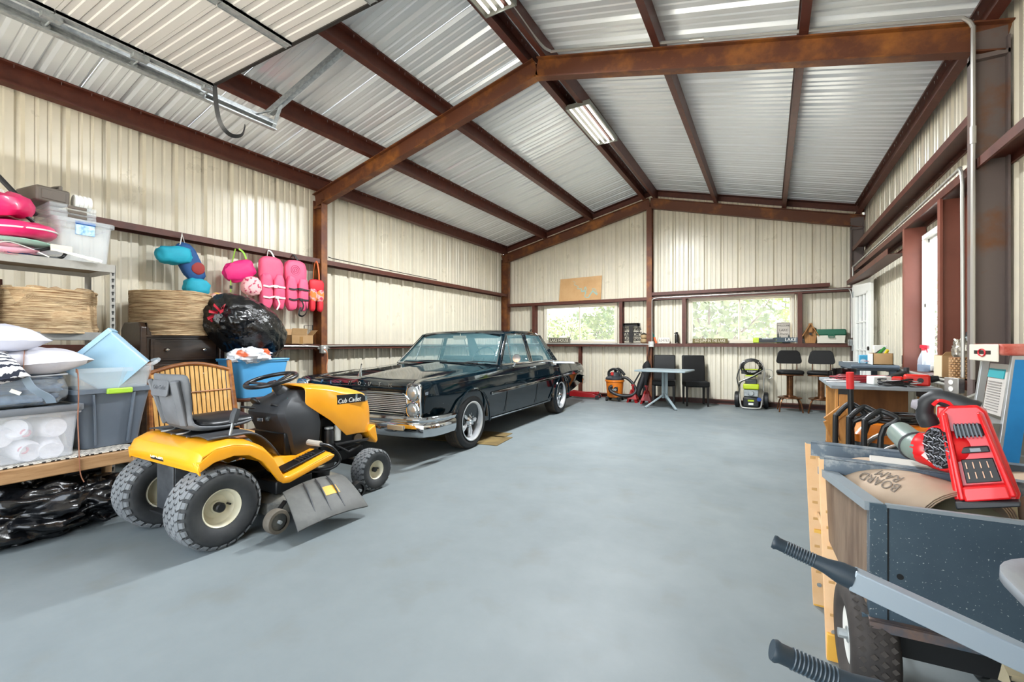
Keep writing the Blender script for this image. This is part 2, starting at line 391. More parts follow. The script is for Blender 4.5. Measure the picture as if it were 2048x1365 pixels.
# base channels, rake angle at the back gable
obj('baseboard_back', cprof((XL + .2, YB - .02, 0), (XR - .2, YB - .02, 0), (0, -1, 0), (0, 0, 1), 0.1, 0.09), M_prim, kind='structure')
obj('baseboard_left', cprof((XL + .005, YF, 0), (XL + .005, 9.8, 0), (1, 0, 0), (0, 0, 1), 0.06, 0.09), M_prim, kind='structure')
obj('baseboard_right', cprof((XR - .005, YF, 0), (XR - .005, 9.8, 0), (-1, 0, 0), (0, 0, 1), 0.06, 0.09), M_prim, kind='structure')
for sx, x in ((-1, XL), (1, XR)):
    p, q = V((x, YB - .02, zr(x) + .14)), V((XM, YB - .02, zr(XM) + .14))
    obj('trim_1' if sx < 0 else 'trim_2', G().add(*slab(p, q, V((0, .006, 0)), V((0, 0, .055)))).add(*slab(p + V((0, -.05, .05)), q + V((0, -.05, .05)), V((0, .05, 0)), V((0, 0, .004)))), M_prim, kind='structure')
# front opening jambs and header
obj('trim_3', G().span((-4.38, -1.08, 0), (-4.3, -.9, 3.2)), M_prim, kind='structure'); obj('trim_4', G().span((-.1, -1.08, 0), (-.02, -.9, 3.2)), M_prim, kind='structure')
obj('trim_5', G().span((-4.38, -1.08, 3.15), (-.02, -.9, 3.3)), M_prim, kind='structure')
# windows: white sliders at the back, double hung on the right
def slider(name, h, mid):
    w = wall(name); x0, x1, z0, z1 = h; fw = 0.05; fr = G()
    for a, b in (((x0, z0), (x1, z0 + fw)), ((x0, z1 - fw), (x1, z1)), ((x0, z0 + fw), (x0 + fw, z1 - fw)), ((x1 - fw, z0 + fw), (x1, z1 - fw))):
        fr.span((a[0], YB - .045, a[1]), (b[0], YB + .03, b[1]))
    obj('frame', fr, M_vinyl, w, bev=.004)
    for a, b, y in ((x0 + fw, mid + .02, YB - .02), (mid - .02, x1 - fw, YB)):
        s = G(); q = 0.028
        s.span((a, y - .012, z0 + fw), (b, y + .012, z0 + fw + q)).span((a, y - .012, z1 - fw - q), (b, y + .012, z1 - fw))
        s.span((a, y - .012, z0 + fw + q), (a + q, y + .012, z1 - fw - q)).span((b - q, y - .012, z0 + fw + q), (b, y + .012, z1 - fw - q))
        so = obj('sash', s, M_vinyl, w, bev=.003)
        obj('pane', G().span((a + q, y - .002, z0 + fw + q), (b - q, y + .002, z1 - fw - q)), M_glass, so, smooth=0)
    return w
slider('window_1', W1, -3.83); slider('window_2', W2, -0.50)
w3 = wall('window_3'); y0, y1, z0, z1 = W3; g = G(); x = XR - .03
for a, b in (((y0, z0), (y1, z0 + .05)), ((y0, z1 - .05), (y1, z1)), ((y0, z0 + .05), (y0 + .05, z1 - .05)), ((y1 - .05, z0 + .05), (y1, z1 - .05))):
    g.span((XR - .05, a[0], a[1]), (XR + .04, b[0], b[1]))
obj('frame', g, M_white, w3, bev=.004)
zm = 1.6
for za, zb, xx in ((z0 + .05, zm + .02, XR - .025), (zm - .02, z1 - .05, XR + .005)):
    s = G(); q = .04
    s.span((xx - .014, y0 + .05, za), (xx + .014, y1 - .05, za + q)).span((xx - .014, y0 + .05, zb - q), (xx + .014, y1 - .05, zb))
    s.span((xx - .014, y0 + .05, za), (xx + .014, y0 + .05 + q, zb)).span((xx - .014, y1 - .05 - q, za), (xx + .014, y1 - .05, zb))
    so = obj('sash', s, M_white, w3, bev=.003)
    obj('pane', G().span((xx - .002, y0 + .05 + q, za + q), (xx + .002, y1 - .05 - q, zb - q)), M_glass, so, smooth=0)
M_prim2 = mat('smooth red oxide jamb', '#7a4436', 0.45, 0, '#6f3b2e', ns=2)
for yy, dr, m_ in ((5.19, -1, M_prim2), (6.32, 1, M_prim2)):
    g = cprof((XR - .01, yy + (.03 if dr < 0 else 0), .92), (XR - .01, yy + (.03 if dr < 0 else 0), 2.44), (0, dr, 0), (-1, 0, 0), 0.07, 0.18)
    obj('window_jamb_post', g, m_, kind='structure')
# walk door on the right, opened against its frame
M_dgl = mat('frosted bright door glass', '#eef2f2', 0.15, 0, alpha=0.35)
d1 = wall('door_1'); d1.location = (1.262, 9.50, 0.03); d1.rotation_euler = (0, 0, R(-90 + 6)); DW, DH = .9, 2.17
g = G()
for a, b in (((0, 0), (DW, .62)), ((0, DH - .2), (DW, DH)), ((0, .62), (.15, DH - .2)), ((DW - .15, .62), (DW, DH - .2))): g.span((a[0], -.022, a[1]), (b[0], .022, b[1]))
leaf = obj('leaf', g, M_white, d1, bev=.004)
g = G()
for k in range(1, 3): g.span((.15 + (DW - .3) * k / 3 - .012, -.02, .62), (.15 + (DW - .3) * k / 3 + .012, .02, DH - .2))
for k in range(1, 3): g.span((.15, -.018, .62 + (DH - .82) * k / 3 - .012), (DW - .15, .018, .62 + (DH - .82) * k / 3 + .012))
g.span((.13, -.03, .60), (DW - .13, .03, .64)); g.span((.13, -.03, DH - .22), (DW - .13, .03, DH - .18)); g.span((.13, -.03, .6), (.17, .03, DH - .18)); g.span((DW - .17, -.03, .6), (DW - .13, .03, DH - .18))
obj('muntin_grid', g, M_white, d1, bev=.003)
for i in range(3):
    for j in range(3):
        a = .15 + (DW - .3) * i / 3 + .012; b = .15 + (DW - .3) * (i + 1) / 3 - .012; c = .62 + (DH - .82) * j / 3 + .012; e = .62 + (DH - .82) * (j + 1) / 3 - .012
        obj('pane', G().span((a, -.004, c), (b, .004, e)), M_dgl, d1, smooth=0)
M_dark = mat('dark bronze metal', '#2a2522', 0.35, 0.7)
g = G().lathe([(.033, 0), (.033, .008), (.012, .012), (.012, .035), (.026, .045), (.03, .06), (.022, .072), (0, .075)], 14, T(DW - .07, -.022, .95, rx=90)).lathe([(.03, 0), (.03, .015), (0, .017)], 14, T(DW - .07, -.022, 1.1, rx=90))
obj('door_knob', g, M_dark, d1)
for z in (.2, 1.05, 1.95): obj('hinge', G().cyl((-.008, -.025, z), (-.008, -.025, z + .1), .009).span((-.03, -.028, z), (.03, -.022, z + .1)), M_galv, d1)
g = cprof((1.35, 6.6, 2.22), (1.35, 9.7, 2.22), (0, 0, 1), (-1, 0, 0), .07, .17); obj('trim_6', g, M_prim, kind='structure')
# outside: trees beyond the back windows
def tree_mats():
    return [mat('leaf light', '#7f8d4c', 0.7, 0, '#5f7338', ns=2), mat('leaf olive', '#55663a', 0.7, 0, '#6c7a48', ns=2), mat('leaf grey green', '#717d60', 0.7, 0, '#55643f', ns=2)]
TM = tree_mats(); M_bark = mat('grey bark', '#6a6359', 0.9, 0, '#4d463d', ns=9)
rnd = random.Random(3)
def tree(x, y, h, r, m, label, seed):
    t = thing('oak_tree', label, 'tree', (x, y, -.16), rnd.uniform(0, 360), 'trees beyond the back windows')
    g = G(); q = random.Random(seed)
    for k in range(9):
        a = q.uniform(0, 6.28); L = q.uniform(.5, 1) * r
        g.tube([(0, 0, h * .1 * k / 4), (cos(a) * L * .3, sin(a) * L * .3, h * .35 + k * .05), (cos(a) * L * .7, sin(a) * L * .7, h * .55 + q.uniform(-.1, .5)), (cos(a) * L, sin(a) * L, h * .7 + q.uniform(-.3, .9))], [.07, .06, .05, .04, .03, .02, .015, .01], 5, smooth=3)
    g.cyl((0, 0, 0), (0, 0, h * .4), .11, .07, 8); obj('trunk', g, M_bark, t)
    vs, fs = [], []
    for k in range(2600):
        d = V((q.gauss(0, 1), q.gauss(0, 1), q.gauss(0, 1))).normalized(); rr = r * (0.45 + .55 * q.random() ** .6)
        c = V((d.x * rr, d.y * rr, h * .62 + d.z * rr * .62))
        if NZ.noise(c * 1.3 + V((seed, 0, 0))) < -0.12: continue
        s_ = q.uniform(.06, .13); u = V((q.gauss(0, 1), q.gauss(0, 1), q.gauss(0, 1))).normalized(); w = u.orthogonal().normalized(); n = len(vs)
        vs += [c - u * s_, c + w * s_ * .5, c + u * s_, c - w * s_ * .5]; fs.append((n, n + 1, n + 2, n + 3))
    o = obj('foliage', G().add(vs, fs), m, t, smooth=0, fix=False); o['kind'] = 'stuff'
tl = ['pale olive oak seen through the left pane of the small back window', 'green oak seen through the right pane of the small back window', 'light leafy tree behind the left pane of the large back window', 'grey green tree behind the right pane of the large back window',
      'far olive tree between the two back windows', 'far pale tree to the right beyond the large back window', 'distant tall tree left of the small back window', 'distant grey tree above the low oaks outside']
for i, (x, y, h, r) in enumerate(((-5.9, 13.2, 2.3, 1.3), (-5.1, 16.4, 3.1, 1.6), (-1.35, 12.9, 3.3, 1.7), (.3, 16.4, 3.6, 1.8), (-2.9, 19.6, 3.4, 1.9), (4.4, 17.5, 3.6, 2.0), (-9.4, 17, 2.6, 2.2), (-7.4, 21.6, 2.9, 2.2))):
    tree(x, y, h, r, TM[i % 3], tl[i], i + 1)
# ---------------------------------------------------------------- overhead door, rolled up under the roof
M_dpan = mat('overhead door white steel', '#bcb9b4', 0.4, 0.05)
M_rub = mat('black rubber seal', '#17130f', 0.7)
od = tag(wall('door_2'), 'white ribbed sectional overhead door rolled up on its tracks under the roof')
dx0, dx1, dzz = -4.16, -0.24, 3.41
for k in range(6):
    ya = 2.09 - .49 * k; yb = ya - .488; P = [(ya, dzz)]
    for i in range(5):
        c = ya - .06 - .092 * i; P += [(c + .008, dzz), (c, dzz + .006), (c - .03, dzz + .006), (c - .038, dzz)]
    P += [(yb, dzz), (yb, dzz + .035), (ya, dzz + .035)]
    sec = obj('door_section', G().add([(x, y, z) for x in (dx0, dx1) for y, z in P], [(i, (i + 1) % len(P), len(P) + (i + 1) % len(P), len(P) + i) for i in range(len(P))]), M_dpan, od, smooth=20)
    for x in (dx0 + .03, -3.07, -2.2, -1.3, dx1 - .03):
        obj('stile', G().span((x - .032, yb + .004, dzz - .022), (x + .032, ya - .004, dzz + .003)).span((x - .032, yb + .004, dzz - .03), (x - .028, ya - .004, dzz)).span((x + .028, yb + .004, dzz - .03), (x + .032, ya - .004, dzz)), M_galv, sec, smooth=0)
    for x, sg_ in ((dx0, -1), (dx1, 1)):
        h = G().span((x - .03, ya - .05, dzz - .05), (x + .03, ya + .05, dzz - .02)).cyl((x - .02, ya, dzz - .05), (x + sg_ * .13, ya, dzz - .05), .007)
        h.cyl((x + sg_ * .1, ya, dzz - .05), (x + sg_ * .13, ya, dzz - .05), .024)
        obj('hinge_roller', h, M_galv, sec, smooth=30)
obj('bottom_seal', G().span((dx0, 2.09, dzz - .008), (dx1, 2.115, dzz + .045)), M_rub, od)
for x, sg_ in ((-4.3, 1), (-.1, -1)):
    g = cprof((x, -1.0, dzz - .085), (x, 2.76, dzz - .085), (sg_, 0, 0), (0, 0, 1), .05, .062, .004, .012); obj('track', g, M_galv, od, smooth=0)
    g = G().span((x - sg_ * .01, -1, dzz - .03), (x, 2.76, dzz + .03)); obj('track_angle', g, M_galv, od, smooth=0)
g = G(); a, b = V((-4.27, 2.7, 3.46)), V((-3.5, 2.98, 4.03)); n = V((0, 1, 0))
g.add(*slab(a, b, V((.0, .035, 0)), V((.002, 0, -.003)))); g.add(*slab(a + V((0, -.033, .0)), b + V((0, -.033, 0)), V((.0, .002, 0)), V((-.02, 0, .028))))
g.bar((-4.28, 2.74, 3.34), (-4.15, 2.74, 3.55), .035, .004); g.bar((-4.3, 2.55, 3.4), (-4.2, 2.73, 3.5), .03, .004)
for k in range(14):
    p = a.lerp(b, (k + .5) / 14); g.cyl(p + V((.002, -.0, -.006)), p + V((.004, 0, -.009)), .008, n=6)
obj('strut', g, M_galv, od, smooth=0)
g = G(); pts = [(-4.1, 2.1, 3.42), (-4.1, 2.12, 3.2), (-4.1, 2.16, 3.08), (-4.1, 2.24, 3.03), (-4.1, 2.33, 3.07), (-4.1, 2.36, 3.17)]
g.tube(pts, .02, smooth=5, sq=(.035, .004)); obj('stop_strap', g, M_black, od)
# fluorescent fixtures along the ridge
TUBE_W = 40
M_tube = mat('lit fluorescent tube', '#ffffff', 0.3, emit='#fff8ec', es=1.6)
M_fix = mat('grey fixture housing', '#6f7069', 0.4)
for i, (y, lb) in enumerate(((5.46, 'four tube fluorescent fixture between the ridge purlins, beyond the middle frame'), (2.35, 'fluorescent fixture at the ridge above the top edge of the photo'))):
    t = thing('ceiling_light', lb, 'lamp', (-2.13, y, 4.235), 0, None)
    L_ = 1.2; g = G().span((-.16, 0, .045), (.16, L_, .06)); g.span((-.165, 0, 0), (-.155, L_, .06)).span((.155, 0, 0), (.165, L_, .06)).span((-.165, -.004, 0), (.165, .004, .06)).span((-.165, L_ - .004, 0), (.165, L_ + .004, .06))
    obj('housing', g, M_fix, t, smooth=0)
    for k in range(4): obj('tube', G().cyl((-.1125 + .075 * k, .03, .018), (-.1125 + .075 * k, L_ - .03, .018), .013, n=10), M_tube, t)
    for k in range(6): lamp('tube_light', 'SPOT', (-2.13, y + .1 + .2 * k, 4.225), (0, 0, 0), TUBE_W * (2.5 if i == 0 else .95), (.93, .97, 1), spot_size=R(168), spot_blend=.5, shadow_soft_size=.09)
    for yy in (.02, L_ - .02): obj('hanger_wire', G().cyl((0, yy, .06), (0, yy, .19), .004), M_galv, t)
# conduits
def conduit(pts, r, label, m=None, sm=0):
    t = obj('conduit', G().tube(pts, r, 8, smooth=sm), m or M_cond)
    return tag(t, label, 'conduit')
conduit([(-2.07, 1.5, 4.36), (-2.07, 3.5, 4.34), (-2.06, 4.15, 4.31), (-2.0, 4.34, 4.285), (-1.85, 4.345, 4.245), (-.6, 4.345, 3.935), (.6, 4.345, 3.645), (1.12, 4.345, 3.52), (1.2, 4.345, 3.49), (1.243, 4.345, 3.42), (1.245, 4.345, 3.3), (1.245, 4.345, 2.2), (1.245, 4.345, .95)], .0135, 'grey conduit running along the middle rafter top and down the right column', sm=5)
obj('coupling', G().cyl((-.62, 4.345, 3.94), (-.5, 4.345, 3.912), .018).cyl((1.245, 4.345, 2.6), (1.245, 4.345, 2.72), .018), M_cond, bpy.data.objects['conduit'])
conduit([(1.262, 9.66, 1.3), (1.262, 9.66, 2.42), (1.262, 9.6, 2.515), (1.262, 9.4, 2.52), (1.262, 6, 2.52), (1.255, 4.75, 2.52), (1.25, 4.62, 2.51), (1.248, 4.56, 2.42), (1.248, 4.56, 2.2), (1.248, 4.55, 1.2), (1.248, 4.55, .95)], .0125, 'grey conduit along the header girt over the door, bending down beside the right column', sm=5)
conduit([(-2.14, 9.77, 1.25), (-2.14, 9.77, 2.05), (-2.12, 9.77, 2.13), (-2.04, 9.77, 2.16), (-1.6, 9.77, 2.165), (1.1, 9.77, 2.165), (1.22, 9.77, 2.15), (1.25, 9.74, 2.05), (1.25, 9.74, 1.95), (1.25, 9.72, 1.3)], .011, 'thin grey conduit over the large back window', sm=5)
conduit([(-5.675, 2.3, 1.165), (-5.675, 4.15, 1.165), (-5.66, 4.3, 1.13), (-5.66, 4.36, 1.13), (-5.66, 4.5, 1.135), (-5.675, 4.8, 1.17), (-5.675, 9.7, 1.17)], .012, 'grey conduit along the low girt of the left wall behind the car', sm=4)
conduit([(-5.6, 9.765, 1.2), (-4.5, 9.765, 1.2), (-2.3, 9.765, 1.19), (-2.2, 9.76, 1.19)], .01, 'grey conduit on the sill girt under the small back window', sm=3)
for k, (yy, lb) in enumerate(((0, 'upper of two grey conduits on the right sill girt'), (.035, 'lower of two grey conduits on the right sill girt'))):
    conduit([(1.245, 8.4, .915 - yy), (1.245, 6.4, .915 - yy), (1.245, 4.7, .905 - yy)], .014, lb)
def outlet(loc, rz, label, sockets=True):
    t = thing('outlet_box', label, 'outlet', loc, rz)
    obj('box', G().box((0, 0, 0), (.1, .05, .11)), M_galv, t, bev=.006)
    obj('cover_plate', G().box((0, -.028, 0), (.108, .006, .118)), M_cond, t, bev=.004)
    for z in (-.025, .025): obj('socket', G().cyl((0, -.03, z), (0, -.034, z), .019, n=14), M_white, t)
outlet((-5.645, 4.38, 1.12), 90, 'galvanised outlet box on the left column with an orange cord plugged in')
outlet((-2.15, 9.75, 1.19), 0, 'pale outlet box on the centre back column above the parsons chairs')
outlet((1.225, 4.62, .885), -60, 'grey outlet box on the right sill girt at the foot of the conduits')
outlet((1.235, 9.7, 1.22), -90, 'tall grey outlet box low in the back right corner beside the white door')
M_orc = mat('orange cord rubber', '#c9825c', 0.5)
tag(obj('extension_cord', G().tube([(-5.6, 4.36, 1.12), (-5.57, 4.38, 1.08), (-5.59, 4.41, .98), (-5.6, 4.4, .85), (-5.585, 4.41, .7), (-5.6, 4.4, .4), (-5.6, 4.45, .02)], .008, 6, smooth=5), M_orc), 'orange extension cord hanging from the outlet on the left column', 'cord')
M_bc = mat('black cord rubber', '#141414', 0.5)
tag(obj('power_cord', G().tube([(-5.66, 3.32, 1.38), (-5.64, 3.36, 1.28), (-5.64, 3.42, 1.1), (-5.64, 3.62, .6), (-5.64, 3.7, .3), (-5.7, 3.72, .03)], .009, 6, smooth=4), M_bc), 'black cord slanting down the left wall beside the large trash bag', 'cord')
tag(obj('power_cord', G().tube([(-5.66, 3.62, 1.17), (-5.66, 3.63, .9), (-5.66, 3.6, .5), (-5.66, 3.64, .05)], .006, 6, smooth=4), M_bc), 'thin black cord hanging straight below the girt, left of the cardboard box', 'cord')
tag(obj('wire_rod', G().tube([(-5.69, 4.5, 2.49), (-5.67, 4.56, 2.475), (-5.67, 5.6, 2.465), (-5.67, 7.0, 2.455)], .006, 6), M_dark), 'thin dark rod lying on the upper girt of the left wall', 'rod')
# ---------------------------------------------------------------- left side: shelf, bench, totes, bags
M_shelf = mat('grey shelf steel', '#9c9a94', 0.45, 0.2, '#8f8d88', ns=8)
t = thing('storage_shelf', 'grey boltless steel shelf unit with keyhole uprights against the left wall', 'shelf', (-5.06, -.25, 0))
for x in (0, .5):
    for y in (0, 1.84):
        g = G(); sx = 1 if x == 0 else -1; sy = 1 if y == 0 else -1
        g.span((x, y, 0), (x + sx * .035, y + sy * .002, 1.83)).span((x, y, 0), (x + sx * .002, y + sy * .035, 1.83)); u = obj('upright', g, M_shelf, t, smooth=0)
        if x == .5 and y > 1:
            k = G()
            for i in range(34): k.cyl((.5 + .0005, 1.823, .05 + .052 * i), (.5032, 1.823, .05 + .052 * i), .0085, n=6).box((.5015, 1.823, .038 + .052 * i), (.003, .007, .02)); k.cyl((.485, 1.8395, .05 + .052 * i), (.485, 1.843, .05 + .052 * i), .008, n=6)
            s_ = obj('keyhole_slots', k, M_black, u, smooth=0); s_['kind'] = 'stuff'
for z in (1.79, 1.25, .70, .06):
    s_ = obj('shelf_board', G().span((.01, .01, z + .012), (.49, 1.83, z + .026)), mat('particle board', '#8d7b63', 0.8), t, smooth=0)
    g = G().span((.494, .004, z - .022), (.506, 1.836, z + .038)).span((-.006, .004, z - .022), (.006, 1.836, z + .038)).span((.01, -.004, z - .022), (.49, .006, z + .038)).span((.01, 1.834, z - .022), (.49, 1.846, z + .038)); g.span((.0, .9, z - .02), (.5, .93, z + .01))
    obj('beam', g, M_shelf, t, smooth=0)
def clear(name, col, a, rough=.25): return mat(name, col, rough, 0, alpha=a, spec=.5)
M_clr = clear('clear polypropylene', '#dfe6ea', .28); M_clr2 = clear('milky clear plastic', '#e4e8ee', .30)
def tote(g, w, d, h, tk=.006, tw=.86, r=.04, lip=.016, bottom=True):
    """tapered open tote centred on origin, standing on z=0"""
    def ring(s, z, in_=0): return [V((x, y, z)) for x, y in rrect(w * s - 2 * in_, d * s - 2 * in_, max(r - in_, .01), 4)]
    rs = [ring(tw, 0), ring(tw + (1 - tw) * .5, h * .5), ring(1, h - .03), [V((p.x * (1 + 2 * lip / w), p.y * (1 + 2 * lip / d), h - .03)) for p in ring(1, 0)], [V((p.x * (1 + 2 * lip / w), p.y * (1 + 2 * lip / d), h)) for p in ring(1, 0)], ring(1, h, tk), ring(tw, tk, tk)]
    return g.loft(rs)
# things on the top shelf
M_pink = mat('hot pink vinyl', '#d6195f', 0.35, 0, '#e23a78', ns=3, coat=.2)
t = thing('clear_tote', 'large clear tote with a blue tag on the top shelf', 'tote', (-4.82, 1.42, 1.817))
obj('tub', tote(G(), .46, .33, .335, tw=.88), M_clr, t)
obj('blue_tag', G().span((.215, -.06, .22), (.236, .05, .31)), mat('printed blue label', '#b9d3ea', .5, 0, '#5d8fc0', ns=30), t); obj('handle_band', G().box((.236, -.005, .31), (.012, .12, .025)), mat('blue band', '#2f5f9e', .4), t, bev=.004)
M_clasp = mat('dark taupe clasp', '#5a5148', 0.5)
for k in range(3):
    c = thing('latch_box', ['lowest', 'middle', 'topmost'][k] + ' of three small clear latch boxes stacked on the large clear tote', 'box', (-4.80, 1.36, 2.156 + k * .035), 0, 'small latch boxes on the clear tote')
    obj('body', G().box((0, 0, .017), (.34, .27, .033)), M_clr, c, bev=.006); obj('clasp', G().box((.172, .02, .018), (.012, .11, .022)), M_clasp, c, bev=.003)
c = thing('tool_case', 'taupe plastic tool case with handle on top of the latch boxes', 'case', (-4.86, 1.25, 2.263), 8)
obj('shell', G().box((0, 0, .06), (.3, .2, .12)), M_clasp, c, bev=.015); obj('carry_handle', G().tube([(.1, .06, .11), (.1, .06, .15), (.02, .06, .155), (-.08, .06, .15), (-.08, .06, .11)], .012, 6), M_clasp, c); obj('rib', G().box((.152, 0, .06), (.006, .14, .07)), M_clasp, c, bev=.003)
c = thing('cord_reel', 'white ribbed plastic reel beside the taupe tool case', 'reel', (-4.78, 1.45, 2.263))
g = G()
for k in range(4): g.lathe([(.0, 0), (.055, 0), (.06, .012), (.055, .024), (0, .024)], 20, T(0, -.05 + .026 * k, .06, rx=-90))
obj('ribbed_drum', g, M_white, c)
def torus(g, R_, r, m=None, n=28, k=12, amp=0, seed=0, fr=3, sq=1.0):
    return g.add([((R_ + r * cos(b) * (1 + amp * NZ.noise(V((cos(a) * fr, sin(a) * fr, b + seed))))) * cos(a), (R_ + r * cos(b)) * sin(a), r * sq * sin(b) * (1 + amp * NZ.noise(V((cos(a) * fr, sin(a) * fr, b + seed + 9))))) for a in [2 * pi * i / n for i in range(n)] for b in [2 * pi * j / k for j in range(k)]],
                 [(i * k + j, ((i + 1) % n) * k + j, ((i + 1) % n) * k + (j + 1) % k, i * k + (j + 1) % k) for i in range(n) for j in range(k)], m)
c = thing('swim_float', 'hot pink inflatable swim float on the left end of the top shelf, upper ring', 'float', (-4.72, .92, 2.14), 0, None, 14, 0)
obj('ring_tube', torus(G(), .17, .085, amp=.25, seed=2), M_pink, c); obj('clear_window', G().blob((0, 0, 0), (.13, .13, .03), 16, 8), clear('clear vinyl', '#f0c8d4', .6), c)
c = thing('swim_float', 'hot pink flat swim ring with white piping under the upper float', 'float', (-4.72, .98, 1.99), 0, None, 6, 0)
obj('ring_tube', torus(G(), .23, .075, amp=.2, seed=5, sq=.75), M_pink, c); obj('piping', torus(G(), .305, .006, T(0, 0, .0), 40, 6), M_white, c)
c = thing('float_pad', 'pale mint foam pad under the pink rings', 'pad', (-4.74, .98, 1.925)); obj('pad', G().blob((0, 0, 0), (.27, .31, .022), 24, 10), mat('mint foam', '#a8cfc0', .6), c)
c = thing('mesh_bag', 'sheer pink mesh bag slumped on the top shelf below the floats', 'bag', (-4.66, .98, 1.85)); obj('mesh', G().blob((0, 0, 0), (.12, .22, .07), 28, 18, .35, 2.5, 3, -.03, ridge=.5), mat('pink sheer mesh', '#e59aae', .6, 0, '#d9a9b6', ns=9, alpha=.9), c); obj('drawstring', G().tube([(.12, -.1, -.02), (.13, 0, .05), (.1, .12, .03), (.12, .22, -.02)], .004, 5, smooth=4), M_white, c)
c = thing('goggle_frame', 'black snorkel mask frame lying at the edge of the top shelf', 'mask', (-4.6, 1.17, 1.822), 0, None, 0, 0)
obj('frame', G().tube([(0, -.12, .01), (.02, -.02, .05), (.01, .1, .1), (0, .14, .08), (.02, .1, .015), (.03, 0, .008)], .011, 8, closed=True, smooth=4), M_black, c); obj('lens', G().box((.01, .04, .045), (.004, .16, .05), T(0, 0, 0, rx=14)), clear('smoky lens', '#b7bac2', .5), c)
c = thing('vinyl_toy', 'blue and orange printed vinyl toy flat on the top shelf edge', 'toy', (-4.62, .98, 1.822)); obj('vinyl', G().blob((0, 0, .015), (.06, .2, .018), 20, 8, .2, 2, 4), mat('printed vinyl', '#2d5f96', .4, 0, '#c86a3c', ns=14, lo=.5, hi=.6), c)
c = thing('scraper_bar', 'white plastic bar handle overhanging the top shelf edge', 'handle', (-4.535, 1.33, 1.86), 0); obj('bar', G().tube([(-.01, -.12, .03), (0, -.02, .015), (.01, .1, -.01), (.012, .16, -.02)], [.008, .009, .012, .016, .014], 8, smooth=3), M_white, c); obj('blade', G().box((-.02, -.06, .045), (.004, .12, .05)), mat('beige plastic', '#cfc7ba', .5), c, bev=.002)
for (p, q, r_, lb) in (((-4.66, 1.16, 2.14), (-4.78, .99, 2.41), .017, 'long black paddle shaft leaning up beside the pink floats'), ((-4.62, 1.14, 2.08), (-4.6, .98, 2.22), .013, 'short black rod with a clear ring end against the pink floats')):
    c = thing('black_shaft', lb, 'rod', p); obj('shaft', G().cyl((0, 0, 0), V(q) - V(p), r_, n=10), M_black, c); obj('end_cap', G().cyl((V(q) - V(p)) * .99, (V(q) - V(p)) * 1.06, r_ * 1.15, n=10) if r_ > .015 else torus(G(), .03, .008, T(*((V(q) - V(p)) * 1.1), ry=80), 18, 8), M_black if r_ > .015 else M_clr, c)
# drums of woven rattan
M_rat = mat('woven rattan strands', '#dcc6a0', .85, 0, '#7d5630', ns=5, lo=.40, hi=.62, stretch=(1.1, 1.1, 36), bump=.5, bs=30)
M_rat2 = mat('rattan strand', '#cdb38c', .85, 0, '#96724c', ns=16, lo=.35, hi=.7, stretch=(1, 1, 8))
def rattan(parent, Rr, h, lean=0.0, crush=0.0, seed=0, n=26):
    q = random.Random(seed); g = G(); base = G().lathe([(Rr * .95, .01), (Rr * .965, h * .5), (Rr * .95, h - .01)], 40, None, False)
    for v_ in base.v: v_.x += lean * v_.z / h * (1 if v_.x > 0 else .3)
    obj('liner', base, M_rat2, parent, solid=.006)
    for i in range(n * 3):
        z0 = h * (i + .5) / (n * 3); pts = []
        for k in range(44):
            a = 2 * pi * k / 44; w = NZ.noise(V((cos(a) * 1.6, sin(a) * 1.6, z0 * 30 + seed))); w2 = NZ.noise(V((cos(a) * 2, sin(a) * 2, seed + 3)))
            z = min(h * 1.04, max(-.0, z0 + .014 * w + crush * w2 * (z0 / h - .3)))
            rr = Rr * (1 + .018 * w + .5 * crush * NZ.noise(V((cos(a), sin(a), z0 * 4 + seed + 7))))
            pts.append((rr * cos(a) + lean * z / h, rr * sin(a), z))
        g.tube(pts, h / (n * 5.2), 4, closed=True)
    o = obj('woven_strands', g, M_rat, parent, smooth=60); o['kind'] = 'stuff'
    for z in (.004, h - .008): obj('rim', torus(G(), Rr * .99, .009, T(lean * z / h, 0, z), 44, 6), M_rat2, parent)
c = thing('rattan_drum', 'slightly crushed woven rattan drum shade on the middle shelf', 'lampshade', (-4.80, 1.28, 1.278), 0); rattan(c, .27, .33, -.03, .26, 4)
M_linen = mat('beige linen shade', '#cfc5b6', .85, 0, '#c6bcae', ns=40)
c = thing('drum_lampshade', 'plain beige linen drum lampshade at the left end of the middle shelf', 'lampshade', (-4.82, .72, 1.278)); obj('shade', G().lathe([(.27, .0), (.262, .345)], 48, None, False), M_linen, c, solid=.004); obj('hem', G().lathe([(.275, .0), (.2742, .055)], 48, None, False), M_linen, c, solid=.004); obj('spider_ring', torus(G(), .04, .004, T(0, 0, .3), 16, 6).cyl((.04, 0, .3), (.26, 0, .3), .003).cyl((-.02, .034, .3), (-.13, .22, .3), .003).cyl((-.02, -.034, .3), (-.13, -.22, .3), .003), M_galv, c)
c = thing('brown_pouch', 'small brown leather pouch behind the linen lampshade', 'pouch', (-4.99, 1.0, 1.278)); obj('pouch', G().box((0, 0, .2), (.1, .12, .4)), mat('brown leather', '#5f3325', .5), c, bev=.02); obj('flap', G().box((.052, 0, .36), (.006, .11, .08)), mat('brown leather flap', '#54291d', .5), c, bev=.003)
for k in range(4):
    tag(obj('wood_board', G().box((0, 0, 0), (.34, .42 - .05 * k, .018)), M_wood, None, bev=.002, loc=(-4.76 + .01 * k, 1.2 + .03 * k, .75 + .02 * k + .012), rot=(0, 0, 4 * k - 6)), ['lowest pale wooden board', 'second wooden board from the bottom', 'third wooden board from the bottom', 'top wooden board'][k] + ' stacked behind the pillows on the lower shelf', 'board', 'boards on the lower shelf')
